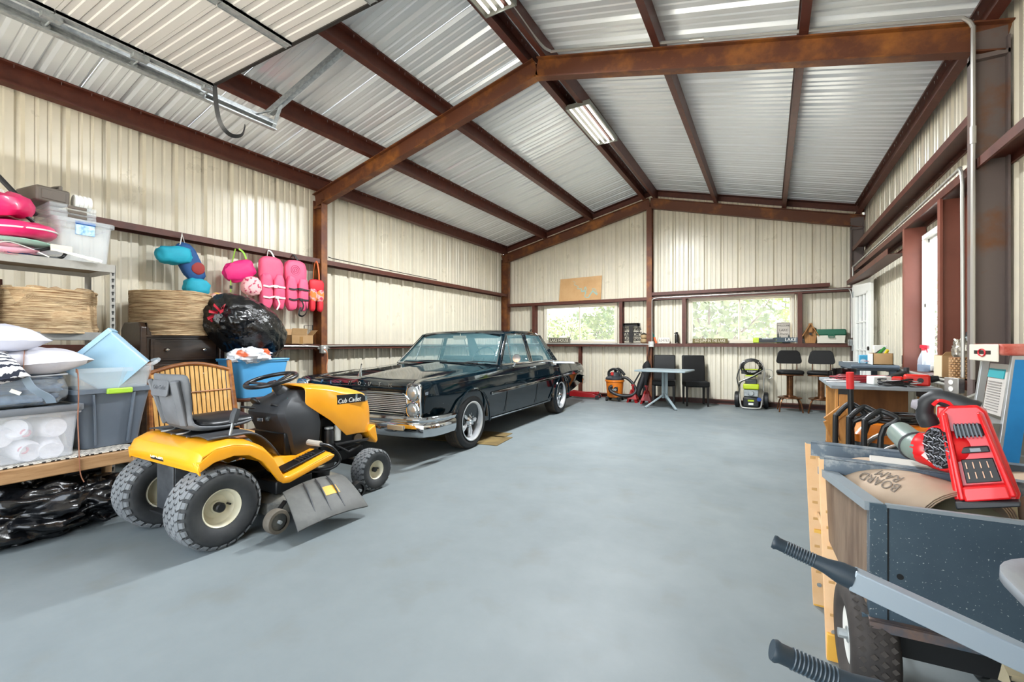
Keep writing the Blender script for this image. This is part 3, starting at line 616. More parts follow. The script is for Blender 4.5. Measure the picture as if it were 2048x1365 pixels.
c = thing('reel_spool', 'dark metal spool at the back of the lower shelf beside the boards', 'spool', (-4.78, 1.5, .735)); obj('barrel', G().cyl((0, 0, 0), (0, 0, .12), .03), M_dark, c); obj('flange', G().cyl((0, 0, 0), (0, 0, .008), .05).cyl((0, 0, .115), (0, 0, .123), .05), M_dark, c)
c = thing('slatted_rack', 'black slatted plastic rack on the bottom shelf', 'rack', (-4.82, 1.35, .088)); g = G()
for k in range(6): g.box((0, 0, .05 + k * .035), (.38, .5, .012))
obj('slats', g, M_black, c, smooth=0); obj('side_post', G().box((-.15, .24, .12), (.03, .03, .24)).box((.17, .24, .12), (.03, .03, .24)).box((.17, -.24, .12), (.03, .03, .24)).box((-.15, -.24, .12), (.03, .03, .24)), M_black, c, smooth=0)
# bench with a woven seat
M_bench = mat('weathered pale wood', '#a6835c', .6, 0, '#86623e', ns=2.5, stretch=(10, 1.2, 10), bump=.1, bs=7)
M_weave = pattern_mat('black and white diamond weave', ['#1e1d1e', '#cfcac0'], 'WAVE', 14, .9, (1, 1, 1), 0, .5, 0, .1)
def diamond_mat():
    m = M_weave; nt = m.node_tree; N = nt.nodes; L = nt.links; b = N['Principled BSDF']; mp = [n for n in N if n.type == 'MAPPING'][0]; rp = [n for n in N if n.type == 'VALTORGB'][0]
    sx = N.new('ShaderNodeSeparateXYZ'); L.new(mp.outputs[0], sx.inputs[0]); acc = []
    for i, sc in ((0, 11.0), (1, 6.0)):
        m1 = N.new('ShaderNodeMath'); m1.operation = 'MULTIPLY'; m1.inputs[1].default_value = sc; L.new(sx.outputs[i], m1.inputs[0])
        m2 = N.new('ShaderNodeMath'); m2.operation = 'PINGPONG'; m2.inputs[1].default_value = .5; L.new(m1.outputs[0], m2.inputs[0]); acc.append(m2)
    ad = N.new('ShaderNodeMath'); ad.operation = 'ADD'; L.new(acc[0].outputs[0], ad.inputs[0]); L.new(acc[1].outputs[0], ad.inputs[1])
    m3 = N.new('ShaderNodeMath'); m3.operation = 'MULTIPLY'; m3.inputs[1].default_value = 4.0; L.new(ad.outputs[0], m3.inputs[0])
    m4 = N.new('ShaderNodeMath'); m4.operation = 'PINGPONG'; m4.inputs[1].default_value = .5; L.new(m3.outputs[0], m4.inputs[0])
    rp.color_ramp.elements[0].position = .2; rp.color_ramp.elements[1].position = .26; L.new(m4.outputs[0], rp.inputs[0])
diamond_mat()
t = thing('bench', 'pale wooden bench with a black and white woven seat holding the totes', 'bench', (-4.5, -.42, 0))
obj('seat_frame', G().span((.5, 0, .36), (.56, 1.95, .445)).span((0, 0, .36), (.06, 1.95, .445)).span((.06, 0, .36), (.5, .06, .445)).span((.06, 1.89, .36), (.5, 1.95, .445)), M_bench, t, bev=.006)
obj('woven_seat', G().grid(lambda a, b: (.02 + .51 * a, .02 + 1.91 * b, .452 + .004 * sin(pi * a)), 8, 8), M_weave, t, solid=.008)
for x, y, dx in ((.53, 1.92, .02), (.05, 1.92, -.02), (.53, .03, .02), (.05, .03, -.02)):
    obj('leg', G().loft([[V((x + dx * (1 - z / .42) * 1.0 + w * a, y + w * b, z)) for a, b in rrect(2, 2, .5, 3)] for z, w in ((0, .021), (.2, .026), (.4, .034), (.44, .034))]), M_bench, t)
# clear tote of rolled towels with a grey lid
t = thing('clear_tote', 'clear tote full of rolled white towels with a grey lid, on the woven bench', 'tote', (-4.21, .88, .462))
obj('tub', tote(G(), .40, .66, .31, tw=.93, r=.05), M_clr2, t)
M_lid = mat('grey tote lid', '#6f747b', .45)
obj('lid', G().loft([[V((x, y, z)) for x, y in rrect(w, d, .05)] for w, d, z in ((.44, .70, .295), (.45, .71, .3), (.45, .71, .335), (.40, .66, .338), (.39, .65, .328))]), M_lid, t, smooth=50)
M_tow = mat('white terry towel', '#e3e1e6', .95, 0, '#d3d1d8', ns=40, bump=.4, bs=90); M_ring = mat('pink sticker', '#c45a72', .6)
q = random.Random(5)
for k, (y, z, rz) in enumerate([(-.22, .075, 10), (-.08, .075, -8), (.07, .075, 14), (.21, .075, -6), (-.2, .185, -12), (-.06, .19, 20), (.08, .18, -18), (.2, .19, 8)]):
    r_ = .065; g = G(); P = []
    for i in range(40): a = i * .55; P.append((r_ * (.25 + .75 * i / 39) * cos(a), r_ * (.25 + .75 * i / 39) * sin(a)))
    g.lathe([(.015, -.13), (r_ * .85, -.14), (r_, -.12), (r_ * 1.03, 0), (r_, .12), (r_ * .85, .14), (.015, .13)], 18, T(.02, 0, 0, ry=90 + q.uniform(-15, 15), rz=rz))
    o = tag(obj('rolled_towel', g, M_tow, None, loc=(-4.21 + .015, .88 + y, .462 + z)), ('lower' if z < .1 else 'upper') + ' row rolled white towel, ' + ('leftmost', 'second from the left', 'third from the left', 'rightmost')[k % 4] + ', inside the clear lidded tote', 'towel', 'rolled towels in the clear tote')
    if k in (1, 6, 2): obj('round_sticker', torus(G(), .02, .006, T(.158, 0, 0, ry=90), 20, 6), M_ring, o)
# bag of jeans on the lid, pillows above
M_denim = mat('blue denim', '#2e4560', .8, 0, '#5b7590', ns=7, bump=.5, bs=25)
t = thing('jeans_bag', 'clear zip bag stuffed with folded blue jeans on the grey lid', 'bag', (-4.22, .85, .80))
for k in range(3): obj('folded_jeans', G().blob((.0, -.02 + .03 * k, .05 + .06 * k), (.17, .31 - .02 * k, .045), 28, 14, .2, 2.2, 20 + k, sup=.6, ridge=.25), M_denim, t)
obj('clear_cover', G().blob((.0, .0, .105), (.20, .34, .115), 36, 20, .08, 1.8, 9, sup=.55, ridge=.12), clear('clear vinyl cover', '#dfe9f2', .22, .12), t)
obj('zip_edge', G().tube([(.2, -.3, .17), (.205, 0, .185), (.2, .3, .2)], .006, 6, smooth=3), mat('grey zip', '#8d9196', .5), t); obj('handle_strap', G().tube([(.2, .1, .2), (.235, .13, .12), (.225, .2, .06), (.21, .22, .02)], .02, smooth=4, sq=(.006, .05)), mat('slate webbing', '#71808f', .7), t); obj('green_tag', G().box((.215, -.1, .06), (.006, .05, .02)), mat('lime tag', '#6fbf3c', .5), t); obj('paper_tags', G().box((.213, -.18, .12), (.004, .08, .03), T(rx=20)).box((.213, 0, .12), (.004, .05, .022), T(rx=-30)), M_white, t)
M_sham = mat('white cotton', '#cdccd2', .9, 0, '#bfbec8', ns=5, bump=.25, bs=14); M_lilac = mat('pale blue white satin pillow', '#c3c8dc', .55, 0, '#d0d2de', ns=3, bump=.15, bs=9)
def pillow(name, label, loc, w, d, h, m, rz=0, rx=0, ry=0, seed=0, parent=None):
    g = G()
    def f(a, b, s_):
        u, v_ = 2 * a - 1, 2 * b - 1; k = (1 - u ** 4) * (1 - v_ ** 4); e = 1 + .10 * (u * u * v_ * v_) - .05 * (u * u + v_ * v_) * .5
        return (w / 2 * u * e, d / 2 * v_ * e, s_ * h / 2 * max(0, k) ** .5 * (1 + .22 * NZ.noise(V((u * 2, v_ * 2, seed)))) + .012 * abs(NZ.noise(V((u * 4, v_ * 4, seed + 3)))))
    g.grid(lambda a, b: f(a, b, 1), 22, 22); g.grid(lambda a, b: f(a, b, -1), 22, 22)
    t = thing(name, label, 'pillow', loc, rz, None, rx, ry); obj('cover', g, m, t); return t
def piping(t, w, d, m, r=.004): obj('piping', G().tube([(x, y, 0) for x, y in rrect(w * .98, d * .98, .03)], r, 6, closed=True), m, t)
p_ = pillow('pillow', 'white cotton pillow with a brown strap, on the bag of jeans', (-4.2, .93, 1.075), .42, .66, .17, M_sham, 0, 4, 2, 3); piping(p_, .42, .66, M_sham)
p_ = pillow('pillow', 'glossy pale blue white pillow on top of the pile, under the middle shelf', (-4.2, .72, 1.235), .44, .66, .17, M_lilac, 0, 0, 4, 8); piping(p_, .44, .66, M_lilac)
M_ikat = pattern_mat('white cloth with navy dash print', ['#262b3a', '#dedde0'], 'WAVE', 9, .9, (1, 2.2, 1), 5, .32, 3, .05)
p_ = pillow('throw_pillow', 'white throw pillow with navy stripe print at the left frame edge', (-4.06, .74, 1.07), .36, .36, .16, M_ikat, 10, 10, 30, 5); piping(p_, .36, .36, mat('navy piping', '#2b3145', .8))
M_strap = mat('brown leather strap', '#8a5a42', .55)
tag(obj('leather_strap', G().tube([(-4.09, .97, 1.16), (-4.02, .95, 1.13), (-3.985, .94, 1.06), (-3.975, .935, .99)], .02, smooth=5, sq=(.003, .024)), M_strap), 'short brown leather strap over the white pillow', 'strap')
tag(obj('leather_strap', G().tube([(-4.05, 1.2, 1.02), (-3.98, 1.19, 1.0), (-3.955, 1.185, .85), (-3.95, 1.18, .7), (-3.935, 1.18, .55), (-3.93, 1.185, .36), (-3.915, 1.2, .29)], .02, smooth=5, sq=(.003, .026)), M_strap), 'long brown leather strap hanging down between the totes past the bench edge', 'strap')
# grey tote with lime latch, clear tub nested in it, tilted pale blue tote on top
M_gt = mat('slate grey tote plastic', '#5a6470', .5, 0, '#626c78', ns=2); M_lime = mat('lime latch', '#9cc53c', .4)
t = thing('grey_tote', 'tapered slate grey tote with a lime latch on the right end of the bench', 'tote', (-4.3, 1.425, .462)); obj('tub', tote(G(), .42, .43, .42, tw=.74, r=.035), M_gt, t)
obj('latch', G().box((.225, .02, .40), (.03, .15, .04)), M_lime, t, bev=.008)
for y in (-.12, .11): obj('moulded_rib', G().bar((.168, y * .8, .02), (.215, y, .385), .012, .02), M_gt, t, bev=.003)
t = thing('clear_tub', 'clear tub nested in the slate grey tote', 'tote', (-4.3, 1.425, .86)); obj('tub', tote(G(), .44, .45, .17, tw=.9, r=.035, lip=.012), M_clr, t); obj('curled_rim', G().tube([(.21, .15, .16), (.225, .225, .19), (.2, .27, .22), (.1, .27, .21)], .014, 8, smooth=4), M_clr, t)
M_lb = mat('translucent pale blue plastic', '#9cc0d6', .4, 0, '#8fb6cd', ns=2)
t = thing('blue_tote', 'pale blue tote tipped on its corner in the clear tub', 'tote', (-4.31, 1.43, .90)); o = obj('tub', tote(G(), .42, .34, .30, tw=.84, r=.02, lip=.012).__class__(), M_lb, t) if False else None
g = tote(G(T(0, .04, .155, 47, 0, 0) @ T(0, 0, -.16, 0, 0, 0)), .42, .37, .33, tw=.86, r=.02, lip=.01); g.v = [M.Rotation(R(-24), 4, 'Z') @ v_ for v_ in g.v]; obj('tub', g, M_lb, t, smooth=40)
obj('moulded_ring', torus(G(), .03, .007, T(-.05, -.08, .1, rx=47), 20, 8), M_lb, t)
# trash bag on the floor and bits under the bench
M_trash = mat('shiny black plastic film', '#0a0b0e', .24, 0, spec=.6, bump=.35, bs=16, bdist=.02)
t = thing('trash_bag', 'crumpled black trash bag on the floor under the bench', 'trash bag', (-4.1, .98, 0))
g = G().blob((0, 0, .13), (.33, .47, .20), 110, 66, .16, 1.5, 31, -.122, ridge=.42, rf=2.6); g.blob((.02, .24, .12), (.28, .26, .15), 80, 48, .2, 1.7, 33, -.115, ridge=.4, rf=3); obj('film', g, M_trash, t, smooth=75)
obj('knot', G().blob((-.02, .02, .30), (.07, .05, .08), 30, 20, .4, 3, 34, ridge=.6), M_trash, t, smooth=75); obj('red_drawstring', G().tube([(.12, .28, .2), (.16, .31, .19), (.19, .3, .165)], .012, 6, smooth=3), mat('red drawstring', '#c9202a', .4), t)
t = thing('storage_bin', 'white bin with a teal lid on the floor at the left edge under the bench', 'bin', (-4.3, .42, 0)); obj('tub', tote(G(), .4, .5, .2, tw=.92), M_white, t); obj('lid', G().box((0, 0, .215), (.43, .53, .03)), mat('teal lid', '#1d6a86', .4), t, bev=.01)
t = thing('green_roll', 'olive green roll on the teal lidded bin under the bench', 'roll', (-4.3, .5, .275)); obj('roll', G().cyl((-.15, -.12, 0), (.12, .16, 0), .045, n=16), mat('olive cloth', '#7a8f2a', .7), t); obj('core', G().cyl((.121, .161, 0), (.122, .162, 0), .02, n=12), M_dark, t)
# dresser with rattan drum, trash bag, blue tote on stool
M_esp = mat('espresso wood', '#2b1d15', .3, 0, '#3b2a1d', ns=3, stretch=(8, 1.2, 8), coat=.15)
t = thing('dresser', 'dark espresso dresser with silver knobs behind the bamboo chair', 'dresser', (-5.4, 2.385, 0))
obj('carcass', G().span((-.2, -.33, .1), (.18, .33, 1.27)), M_esp, t, bev=.004); obj('top', G().span((-.22, -.35, 1.262), (.205, .35, 1.285)), M_esp, t, bev=.006)
for s_ in (-1, 1):
    g = G().add([(x, y, z) for y in (s_ * .33, s_ * .385) for x, z in ((-.22, 0), (.2, 0), (.205, 1.36), (.15, 1.41), (-.15, 1.41), (-.22, 1.34))], [(0, 1, 2, 3, 4, 5), (11, 10, 9, 8, 7, 6)] + [(i, (i + 1) % 6, 6 + (i + 1) % 6, 6 + i) for i in range(6)]); obj('side_post', g, M_esp, t, bev=.01)
    obj('curved_bracket', G().prism([(0, 0), (.06, 0), (.045, .02), (.02, .04), (.005, .1), (0, .12)], -.1, .1, M(((0, 0, 1, .1), (-s_, 0, 0, s_ * .33), (0, 1, 0, 1.285), (0, 0, 0, 1)))), M_esp, t, bev=.002)
for k in range(4):
    z = 1.03 - .25 * k; d = obj('drawer', G().span((.18, -.30, z), (.2, .30, z + .215)), M_esp, t, bev=.005)
    obj('panel_inset', G().span((.2, -.275, z + .025), (.203, .275, z + .19)), M_esp, d, bev=.004)
    for y in (-.17, .17): obj('knob', G().lathe([(.006, 0), (.006, .012), (.016, .02), (.018, .028), (.012, .035), (0, .037)], 16, T(.203, y, z + .11, ry=90)), M_chrome, d)
c = thing('rattan_drum', 'round woven rattan drum shade standing on the dark dresser', 'lampshade', (-5.42, 2.36, 1.286)); rattan(c, .345, .44, 0, .03, 11, 30)
M_sblue = mat('sky blue tote plastic', '#4f9fd6', .4, 0, '#5aa8dc', ns=2)
t = thing('stool', 'dark turned wood stool carrying the sky blue tote', 'stool', (-4.93, 2.93, 0)); M_red = mat('dark red brown wood', '#4a2a1c', .4, 0, '#5f3823', ns=3, stretch=(6, 6, 1.2))
obj('seat', G().loft([[V((x, y, z)) for x, y in rrect(w, w * 1.25, .08)] for w, z in ((.38, .59), (.42, .6), (.42, .62), (.39, .628))]), M_red, t, smooth=50)
for x, y in ((.14, .2), (-.14, .2), (.14, -.2), (-.14, -.2)): obj('leg', G().lathe([(.014, 0), (.018, .1), (.014, .22), (.022, .3), (.015, .4), (.02, .5), (.014, .6)], 12, frame((x * 1.3, y * 1.2, 0), (x, y, .6))), M_red, t)
obj('stretcher', G().cyl((.16, .22, .22), (.16, -.22, .22), .011).cyl((-.16, .22, .22), (-.16, -.22, .22), .011).cyl((.16, .22, .34), (-.16, .22, .34), .011).cyl((.16, -.22, .3), (-.16, -.22, .3), .011), M_red, t)
t = thing('blue_tote', 'sky blue tote on the dark wooden stool under the large trash bag', 'tote', (-4.93, 2.93, .63)); obj('tub', tote(G(), .42, .56, .41, tw=.8, r=.04, lip=.012), M_sblue, t); obj('rim', G().tube([(x, y, .402) for x, y in rrect(.45, .585, .05)], .009, 6, closed=True), M_sblue, t)
t = thing('trash_bag', 'big black trash bag bulging over the sky blue tote and dresser', 'trash bag', (-5.12, 2.95, 1.05)); g = G().blob((0, 0, .28), (.34, .47, .33), 100, 60, .1, 1.3, 12, ridge=.06, rf=5); g.v = [M.Rotation(R(-32), 4, 'X') @ (v_ - V((0, 0, .28))) + V((0, 0, .32)) for v_ in g.v]
obj('film', g, mat('stretched black plastic film', '#0b0c0e', .2, 0, spec=.7, bump=.55, bs=60, bdist=.008), t, smooth=75)
g = G()
for k in range(9): a = k * .7; g.tube([(.1, -.28, .45), (.14 + .03 * cos(a), -.32 - .03 * k / 9, .5 + .03 * sin(a)), (.18 + .06 * cos(a), -.40 + .08 * sin(a), .47 + .09 * sin(a * 1.3))], .01, smooth=3, sq=(.004, .03))
obj('red_drawstring', g, mat('red tie band', '#b32838', .4), t)
obj('gathered_neck', G().blob((.17, -.18, .38), (.17, .2, .19), 50, 30, .2, 2.5, 15, ridge=.25, rf=6), M_trash, t, smooth=75)
t = thing('plastic_bag', 'white plastic shopping bag with orange print stuffed into the sky blue tote', 'bag', (-4.78, 2.8, 1.04)); obj('film', G().blob((0, 0, .03), (.13, .22, .09), 36, 24, .2, 2, 17, ridge=.3), pattern_mat('white film with orange marks', ['#d9dde4', '#c8603a'], 'NOISE', 5, .35, (1, 1, 1), 0, .62, 1, .02), t)
# bamboo chair
M_bam = mat('split bamboo', '#d3a866', .45, 0, '#c0914c', ns=4, stretch=(9, 9, 1)); M_bamd = mat('scorched bamboo pole', '#7a4a26', .4, 0, '#a86d33', ns=6, lo=.45, hi=.6, stretch=(1, 1, 2))
t = thing('bamboo_chair', 'bamboo chair with a slatted back behind the yellow mower', 'chair', (-4.42, 2.13, 0), 0)
def bk(y, z): return V((-.02 - .10 * (z - .4) / .6, y, z))
q = random.Random(2)
for k in range(17):
    y = -.30 + .6 * k / 16; top = 1.0 - .06 * (y / .3) ** 2
    obj('back_slat', G().add(*slab(bk(y, .40), bk(y * 1.02, top), V((0, .0150, 0)), V((.004, 0, 0)))), M_bam, t, bev=.002, seg=1)
obj('top_rail', G().tube([bk(-.32, .95), bk(-.16, 1.0), bk(0, 1.02), bk(.16, 1.0), bk(.33, .95)], .018, 10, smooth=4), M_bamd, t); obj('cane_binding', G().tube([bk(-.32, .76) + V((.008, 0, 0)), bk(0, .765) + V((.012, 0, 0)), bk(.33, .77) + V((.008, 0, 0))], .007, 6), M_bamd, t)
for s_ in (-1, 1):
    obj('back_post', G().tube([(-.0, s_ * .36, 0), bk(s_ * .35, .42), bk(s_ * .33, 1.04)], [.026, .024, .022], 10), M_bamd, t)
    obj('front_leg', G().tube([(.47, s_ * .3, 0), (.45, s_ * .3, .40)], .022, 10), M_bamd, t); obj('seat_rail', G().cyl((-.02, s_ * .3, .38), (.46, s_ * .3, .40), .019), M_bamd, t)
g = G()
for k in range(15): g.add(*slab(V((.0 + .031 * k, -.3, .405)), V((.0 + .031 * k, .3, .405)), V((.014, 0, 0)), V((0, 0, .005))))
o = obj('seat_slats', g, M_bam, t, smooth=0); o['kind'] = 'stuff'
obj('front_rail', G().cyl((.46, -.3, .39), (.46, .3, .39), .02), M_bamd, t)
# hanging swim vests on the left girt
M_teal = mat('teal foam cloth', '#16a0b8', .7, 0, '#1693ab', ns=5, bump=.15, bs=30); M_navy = mat('royal blue cloth', '#17497f', .7); M_mag = mat('magenta cloth', '#d41a6e', .6, bump=.15, bs=20)
M_coral = mat('coral pink nylon', '#e5587c', .55, 0, '#dd4f74', ns=4, bump=.3, bs=9); M_flor = pattern_mat('pink floral cloth', ['#eab3b4', '#b93a5a'], 'NOISE', 22, .7, (1, 1, 1), 0, .6, 1, .04); M_flor2 = pattern_mat('yellow pink floral cloth', ['#e9b9a4', '#c9476d', '#d9b84c'], 'NOISE', 14, .7, (1, 1, 1), 0, .52, 1, .04); M_or = mat('orange webbing', '#d8622f', .6); M_redc = mat('red neoprene', '#c91d2c', .6)
GZ = 2.37
def vest(name, label, loc, grp=None): return thing(name, label, 'swim vest', loc, 0, None)
t = vest('swim_vest', 'blue swim vest with teal arm floats hanging from the girt, alone at the left', (-5.645, 2.52, 2.2))
obj('arm_float', G().blob((.03, -.06, -.03), (.08, .17, .10), 28, 18, .12, 2, 41, sup=.75, m=T(rx=8)), M_teal, t); obj('arm_float', G().blob((.02, .17, -.36), (.08, .13, .10), 28, 18, .12, 2, 42, sup=.75), M_teal, t)
obj('chest_panel', G().blob((.0, .06, -.13), (.06, .11, .22), 24, 18, .08, 2, 43, sup=.7, m=T(rx=26)), M_navy, t); obj('red_patch', G().blob((.055, .11, -.2), (.012, .07, .07), 16, 10, .1, 2, 4, m=T(rx=20)), mat('red applique', '#8e2a25', .7), t); obj('hang_strap', G().tube([(.02, 0, .05), (.03, .02, .19), (.0, .04, .2), (.01, .08, .02)], .008, smooth=3, sq=(.003, .02)), M_white, t)
t = vest('swim_vest', 'magenta and floral arm float vest hanging left of the coral jackets', (-5.645, 3.2, 2.02))
obj('chest_panel', G().blob((.02, -.0, .08), (.06, .20, .12), 28, 18, .15, 1.6, 44, sup=.8, m=T(rx=24)), M_mag, t); obj('arm_float', G().blob((.04, .1, -.10), (.07, .12, .12), 26, 16, .1, 2, 45, sup=.8), M_flor, t); obj('arm_float', G().blob((.04, -.13, -.36), (.07, .20, .10), 28, 16, .15, 2, 46, sup=.8, m=T(rx=-10)), M_flor2, t); obj('arm_opening', G().blob((.09, -.13, -.345), (.02, .11, .035), 20, 10, m=T(rx=-10)), M_mag, t)
obj('green_strap', G().tube([(.03, -.14, -.2), (.03, -.14, -.08), (.03, -.13, .12), (.02, -.08, .33)], .008, smooth=3, sq=(.004, .025)).tube([(.02, .06, .2), (.02, .02, .3), (.02, -.04, .34)], .008, smooth=3, sq=(.004, .02)), mat('lime webbing', '#8fc63a', .6), t); obj('buckle', G().box((.035, -.14, -.14), (.012, .03, .04)), M_black, t, bev=.003)
def jacket(t, m, strap, seed, ring=False):
    obj('collar_back', G().blob((.0, 0, .17), (.055, .16, .17), 30, 22, .06, 1.6, seed, sup=.62), m, t)
    for s_ in (-1, 1): obj('front_panel', G().blob((.035, s_ * .085, -.12), (.05, .078, .23), 26, 22, .08, 1.6, seed + s_ + 2, sup=.6), m, t)
    for z in (-.06, -.2): obj('belt', G().tube([(.085, -.15, z), (.098, -.08, z - .01), (.092, 0, z + .01), (.098, .08, z), (.085, .15, z)], .01, smooth=3, sq=(.004, .022)), strap, t)
    obj('buckle', G().box((.105, .0, -.06), (.014, .05, .035)).box((.105, .02, -.2), (.014, .05, .035)), strap, t, bev=.004)
    obj('strap_tail', G().tube([(.1, .02, -.2), (.11, .05, -.28), (.1, .02, -.36)], .008, smooth=3, sq=(.003, .018)), strap, t)
    obj('hang_strap', G().tube([(.0, -.05, .31), (-.03, -.02, .40), (-.045, .0, .42), (-.03, .03, .40), (0, .06, .31)], .008, smooth=3, sq=(.003, .018)), strap, t)
t = vest('life_jacket', 'coral pink life jacket with white straps on the girt', (-5.645, 3.58, 2.0)); jacket(t, M_coral, M_white, 50)
t = vest('life_jacket', 'coral pink life jacket with black straps and a ring print on its collar', (-5.645, 3.93, 2.0)); jacket(t, M_coral, M_black, 56); obj('ring_print', torus(torus(torus(G(), .065, .004, T(.052, -.03, .2, ry=90), 24, 6), .042, .004, T(.054, -.03, .2, ry=90), 20, 6), .02, .004, T(.055, -.03, .2, ry=90), 16, 6), mat('purple red print', '#a8325f', .6), t)
obj('dangling_strap', G().tube([(.08, .1, -.2), (.08, .12, -.35), (.08, .06, -.42), (.08, .0, -.4), (.08, .03, -.3)], .008, smooth=4, sq=(.004, .024)), M_black, t)
t = vest('float_shorts', 'small red and orange patterned float suit hanging beside the rusty column', (-5.645, 4.26, 1.93)); obj('top_panel', G().blob((0, 0, .1), (.04, .12, .09), 24, 16, .06, 2, 60, sup=.6), M_redc, t); M_flo3 = pattern_mat('orange floral cloth', ['#dd7a35', '#d9a8a8', '#c52a4a'], 'NOISE', 16, .7, (1, 1, 1), 0, .5, 1, .04)
for s_ in (-1, 1): obj('leg_panel', G().blob((.005, s_ * .06, -.03), (.04, .06, .1), 20, 16, .06, 2, 61, sup=.7, m=T(rx=-4 * s_)), M_flo3, t); obj('hem', G().blob((0, s_ * .065, -.17), (.035, .045, .1), 18, 14, .05, 2, 63, sup=.7), M_redc, t)
obj('hang_strap', G().tube([(.0, -.05, .18), (.02, -.04, .4), (.02, 0, .44), (.02, .03, .3), (0, .05, .18)], .008, smooth=3, sq=(.003, .02)), M_or, t)
# cardboard box with open flaps on the low girt
t = thing('cardboard_box', 'open cardboard box on the low girt beside the left column', 'box', (-5.745, 4.07, 1.197)); w, d, h = .13, .34, .125; g = G()
g.span((-w / 2, -d / 2, 0), (w / 2, d / 2, .004)).span((w / 2 - .004, -d / 2, 0), (w / 2, d / 2, h)).span((-w / 2, -d / 2, 0), (-w / 2 + .004, d / 2, h)).span((-w / 2, -d / 2, 0), (w / 2, -d / 2 + .004, h)).span((-w / 2, d / 2 - .004, 0), (w / 2, d / 2, h)); obj('carton', g, M_card, t, smooth=0)
for a, b, up in (((w / 2, -d / 2, h), (w / 2, .06, h), (.02, 0, .09)), ((-w / 2, -d / 2, h), (-w / 2, d / 2, h), (-.03, 0, .085)), ((w / 2, d / 2, h), (-w / 2, d / 2, h), (.01, .06, .07))):
    a, b, up = V(a), V(b), V(up); obj('flap', G().add([a, b, b + up, a + up], [(0, 1, 2, 3)]), M_card, t, smooth=0, solid=.004)
obj('packing_tape', G().box((w / 2 + .001, -.02, .05), (.002, .05, .1)), mat('tan tape', '#9c7440', .4), t)
c = thing('wire_stand', 'small black wire stand behind the open cardboard box', 'stand', (-5.8, 4.25, 1.2)); obj('wire', G().tube([(0, -.07, 0), (0, -.07, .26), (.01, .06, .27), (.01, .06, 0)], .006, 6), M_black, c); obj('foot', G().box((0, 0, .006), (.05, .16, .012)), M_black, c)
# ---------------------------------------------------------------- yellow riding mower
M_yel = mat('mower yellow paint', '#f0a31c', .32, 0, '#eb9d18', ns=3, coat=.3)
M_tire = mat('dusty tyre rubber', '#75787a', .85, 0, '#616466', ns=6); M_side = mat('tyre sidewall', '#2d2f31', .7, 0, '#3a3b3b', ns=9)
M_cream = mat('cream wheel steel', '#d8d2bb', .4, 0, '#c9c1a6', ns=5); M_gp = mat('grey black moulded plastic', '#2c2f33', .5, 0, '#35383c', ns=3, rvar=.1); M_gseat = mat('worn grey seat shell', '#53565a', .6, 0, '#64676b', ns=4); M_vin = mat('black seat vinyl', '#15181c', .32)
M_blk = mat('black painted steel', '#17181a', .4, .2); M_deck = mat('dusty grey deck steel', '#4b4c4a', .6, .2, '#8d8676', ns=5, lo=.45, hi=.7)
mw = thing('riding_mower', 'yellow and black riding lawn mower parked in front of the black sedan', 'mower', (-3.2, 1.47, 0))
def turf_wheel(parent, c, r, w, rim, out, treads, name='wheel'):
    """tyre of revolution about x with raised chevron tread lugs and a dished rim"""
    m = T(*c, 0, 90, 0); hw = w / 2
    t = obj(name, G().lathe([(rim, -hw * .55), (rim * 1.08, -hw * .8), (r * .80, -hw * .99), (r * .92, -hw * .86), (r * .985, -hw * .6), (r * .99, 0), (r * .985, hw * .6), (r * .92, hw * .86), (r * .80, hw * .99), (rim * 1.08, hw * .8), (rim, hw * .55), (rim, -hw * .55)], 56, m, False), M_side, parent, smooth=60)
    g = G(); n = treads
    for i in range(n):
        for row, x0 in enumerate((-.62, -.31, 0, .31, .62)):
            a = 2 * pi * (i + (.5 if row % 2 else 0)) / n; da = 2 * pi / n
            for sgn in (-1, 1):
                pass
            pts = [(a - da * .46, x0 - .142), (a - da * .28, x0), (a - da * .46, x0 + .142), (a + da * .36, x0 + .142), (a + da * .54, x0), (a + da * .36, x0 - .142)]
            vs = []
            for hh in (-.012, .010):
                for aa, xx in pts:
                    base = r * (.985 if abs(xx) < .66 else .965); rr = base + hh * (r / .235); vs.append((rr * cos(aa), rr * sin(aa), xx * hw))
            g.add(vs, [(5, 4, 3, 2, 1, 0), (6, 7, 8, 9, 10, 11)] + [(k, (k + 1) % 6, 6 + (k + 1) % 6, 6 + k) for k in range(6)], m)
        for sgn in (-1, 1):
            a = 2 * pi * i / n; da = 2 * pi / n
            vs = []
            for aa in (a - da * .3, a + da * .3):
                for rr, xx in ((r * .975, .74), (r * 1.0, .72), (r * .945, .93), (r * .90, .95)): vs.append((rr * cos(aa), rr * sin(aa), xx * hw * sgn))
            g.add(vs, [(0, 1, 2, 3), (7, 6, 5, 4), (0, 4, 5, 1), (1, 5, 6, 2), (2, 6, 7, 3), (3, 7, 4, 0)], m)
    o = obj('tread_lugs', g, M_tire, t, smooth=0); o['kind'] = 'stuff'
    s = out
    obj('rim', G().lathe([(rim * 1.1, s * hw * .72), (rim * 1.04, s * hw * .80), (rim * .97, s * hw * .74), (rim * .90, s * hw * .35), (rim * .62, s * hw * .12), (rim * .36, s * hw * .16), (rim * .34, s * hw * .3), (0, s * hw * .3)], 40, m, False).lathe([(rim * 1.1, -s * hw * .72), (rim * .97, -s * hw * .74), (rim * .90, -s * hw * .2), (rim * .3, s * hw * .0), (0, s * hw * .0)], 40, m, False), M_cream, t, smooth=40)
    obj('hub_cap', G().lathe([(rim * .27, s * hw * .28), (rim * .27, s * hw * .62), (rim * .2, s * hw * .68), (0, s * hw * .68)], 20, m, False), M_black, t)
    obj('valve', G().cyl((c[0] + s * hw * .1, c[1] + rim * .6, c[2] - .0), (c[0] + s * hw * .45, c[1] + rim * .6, c[2]), .006, n=8), M_black, t)
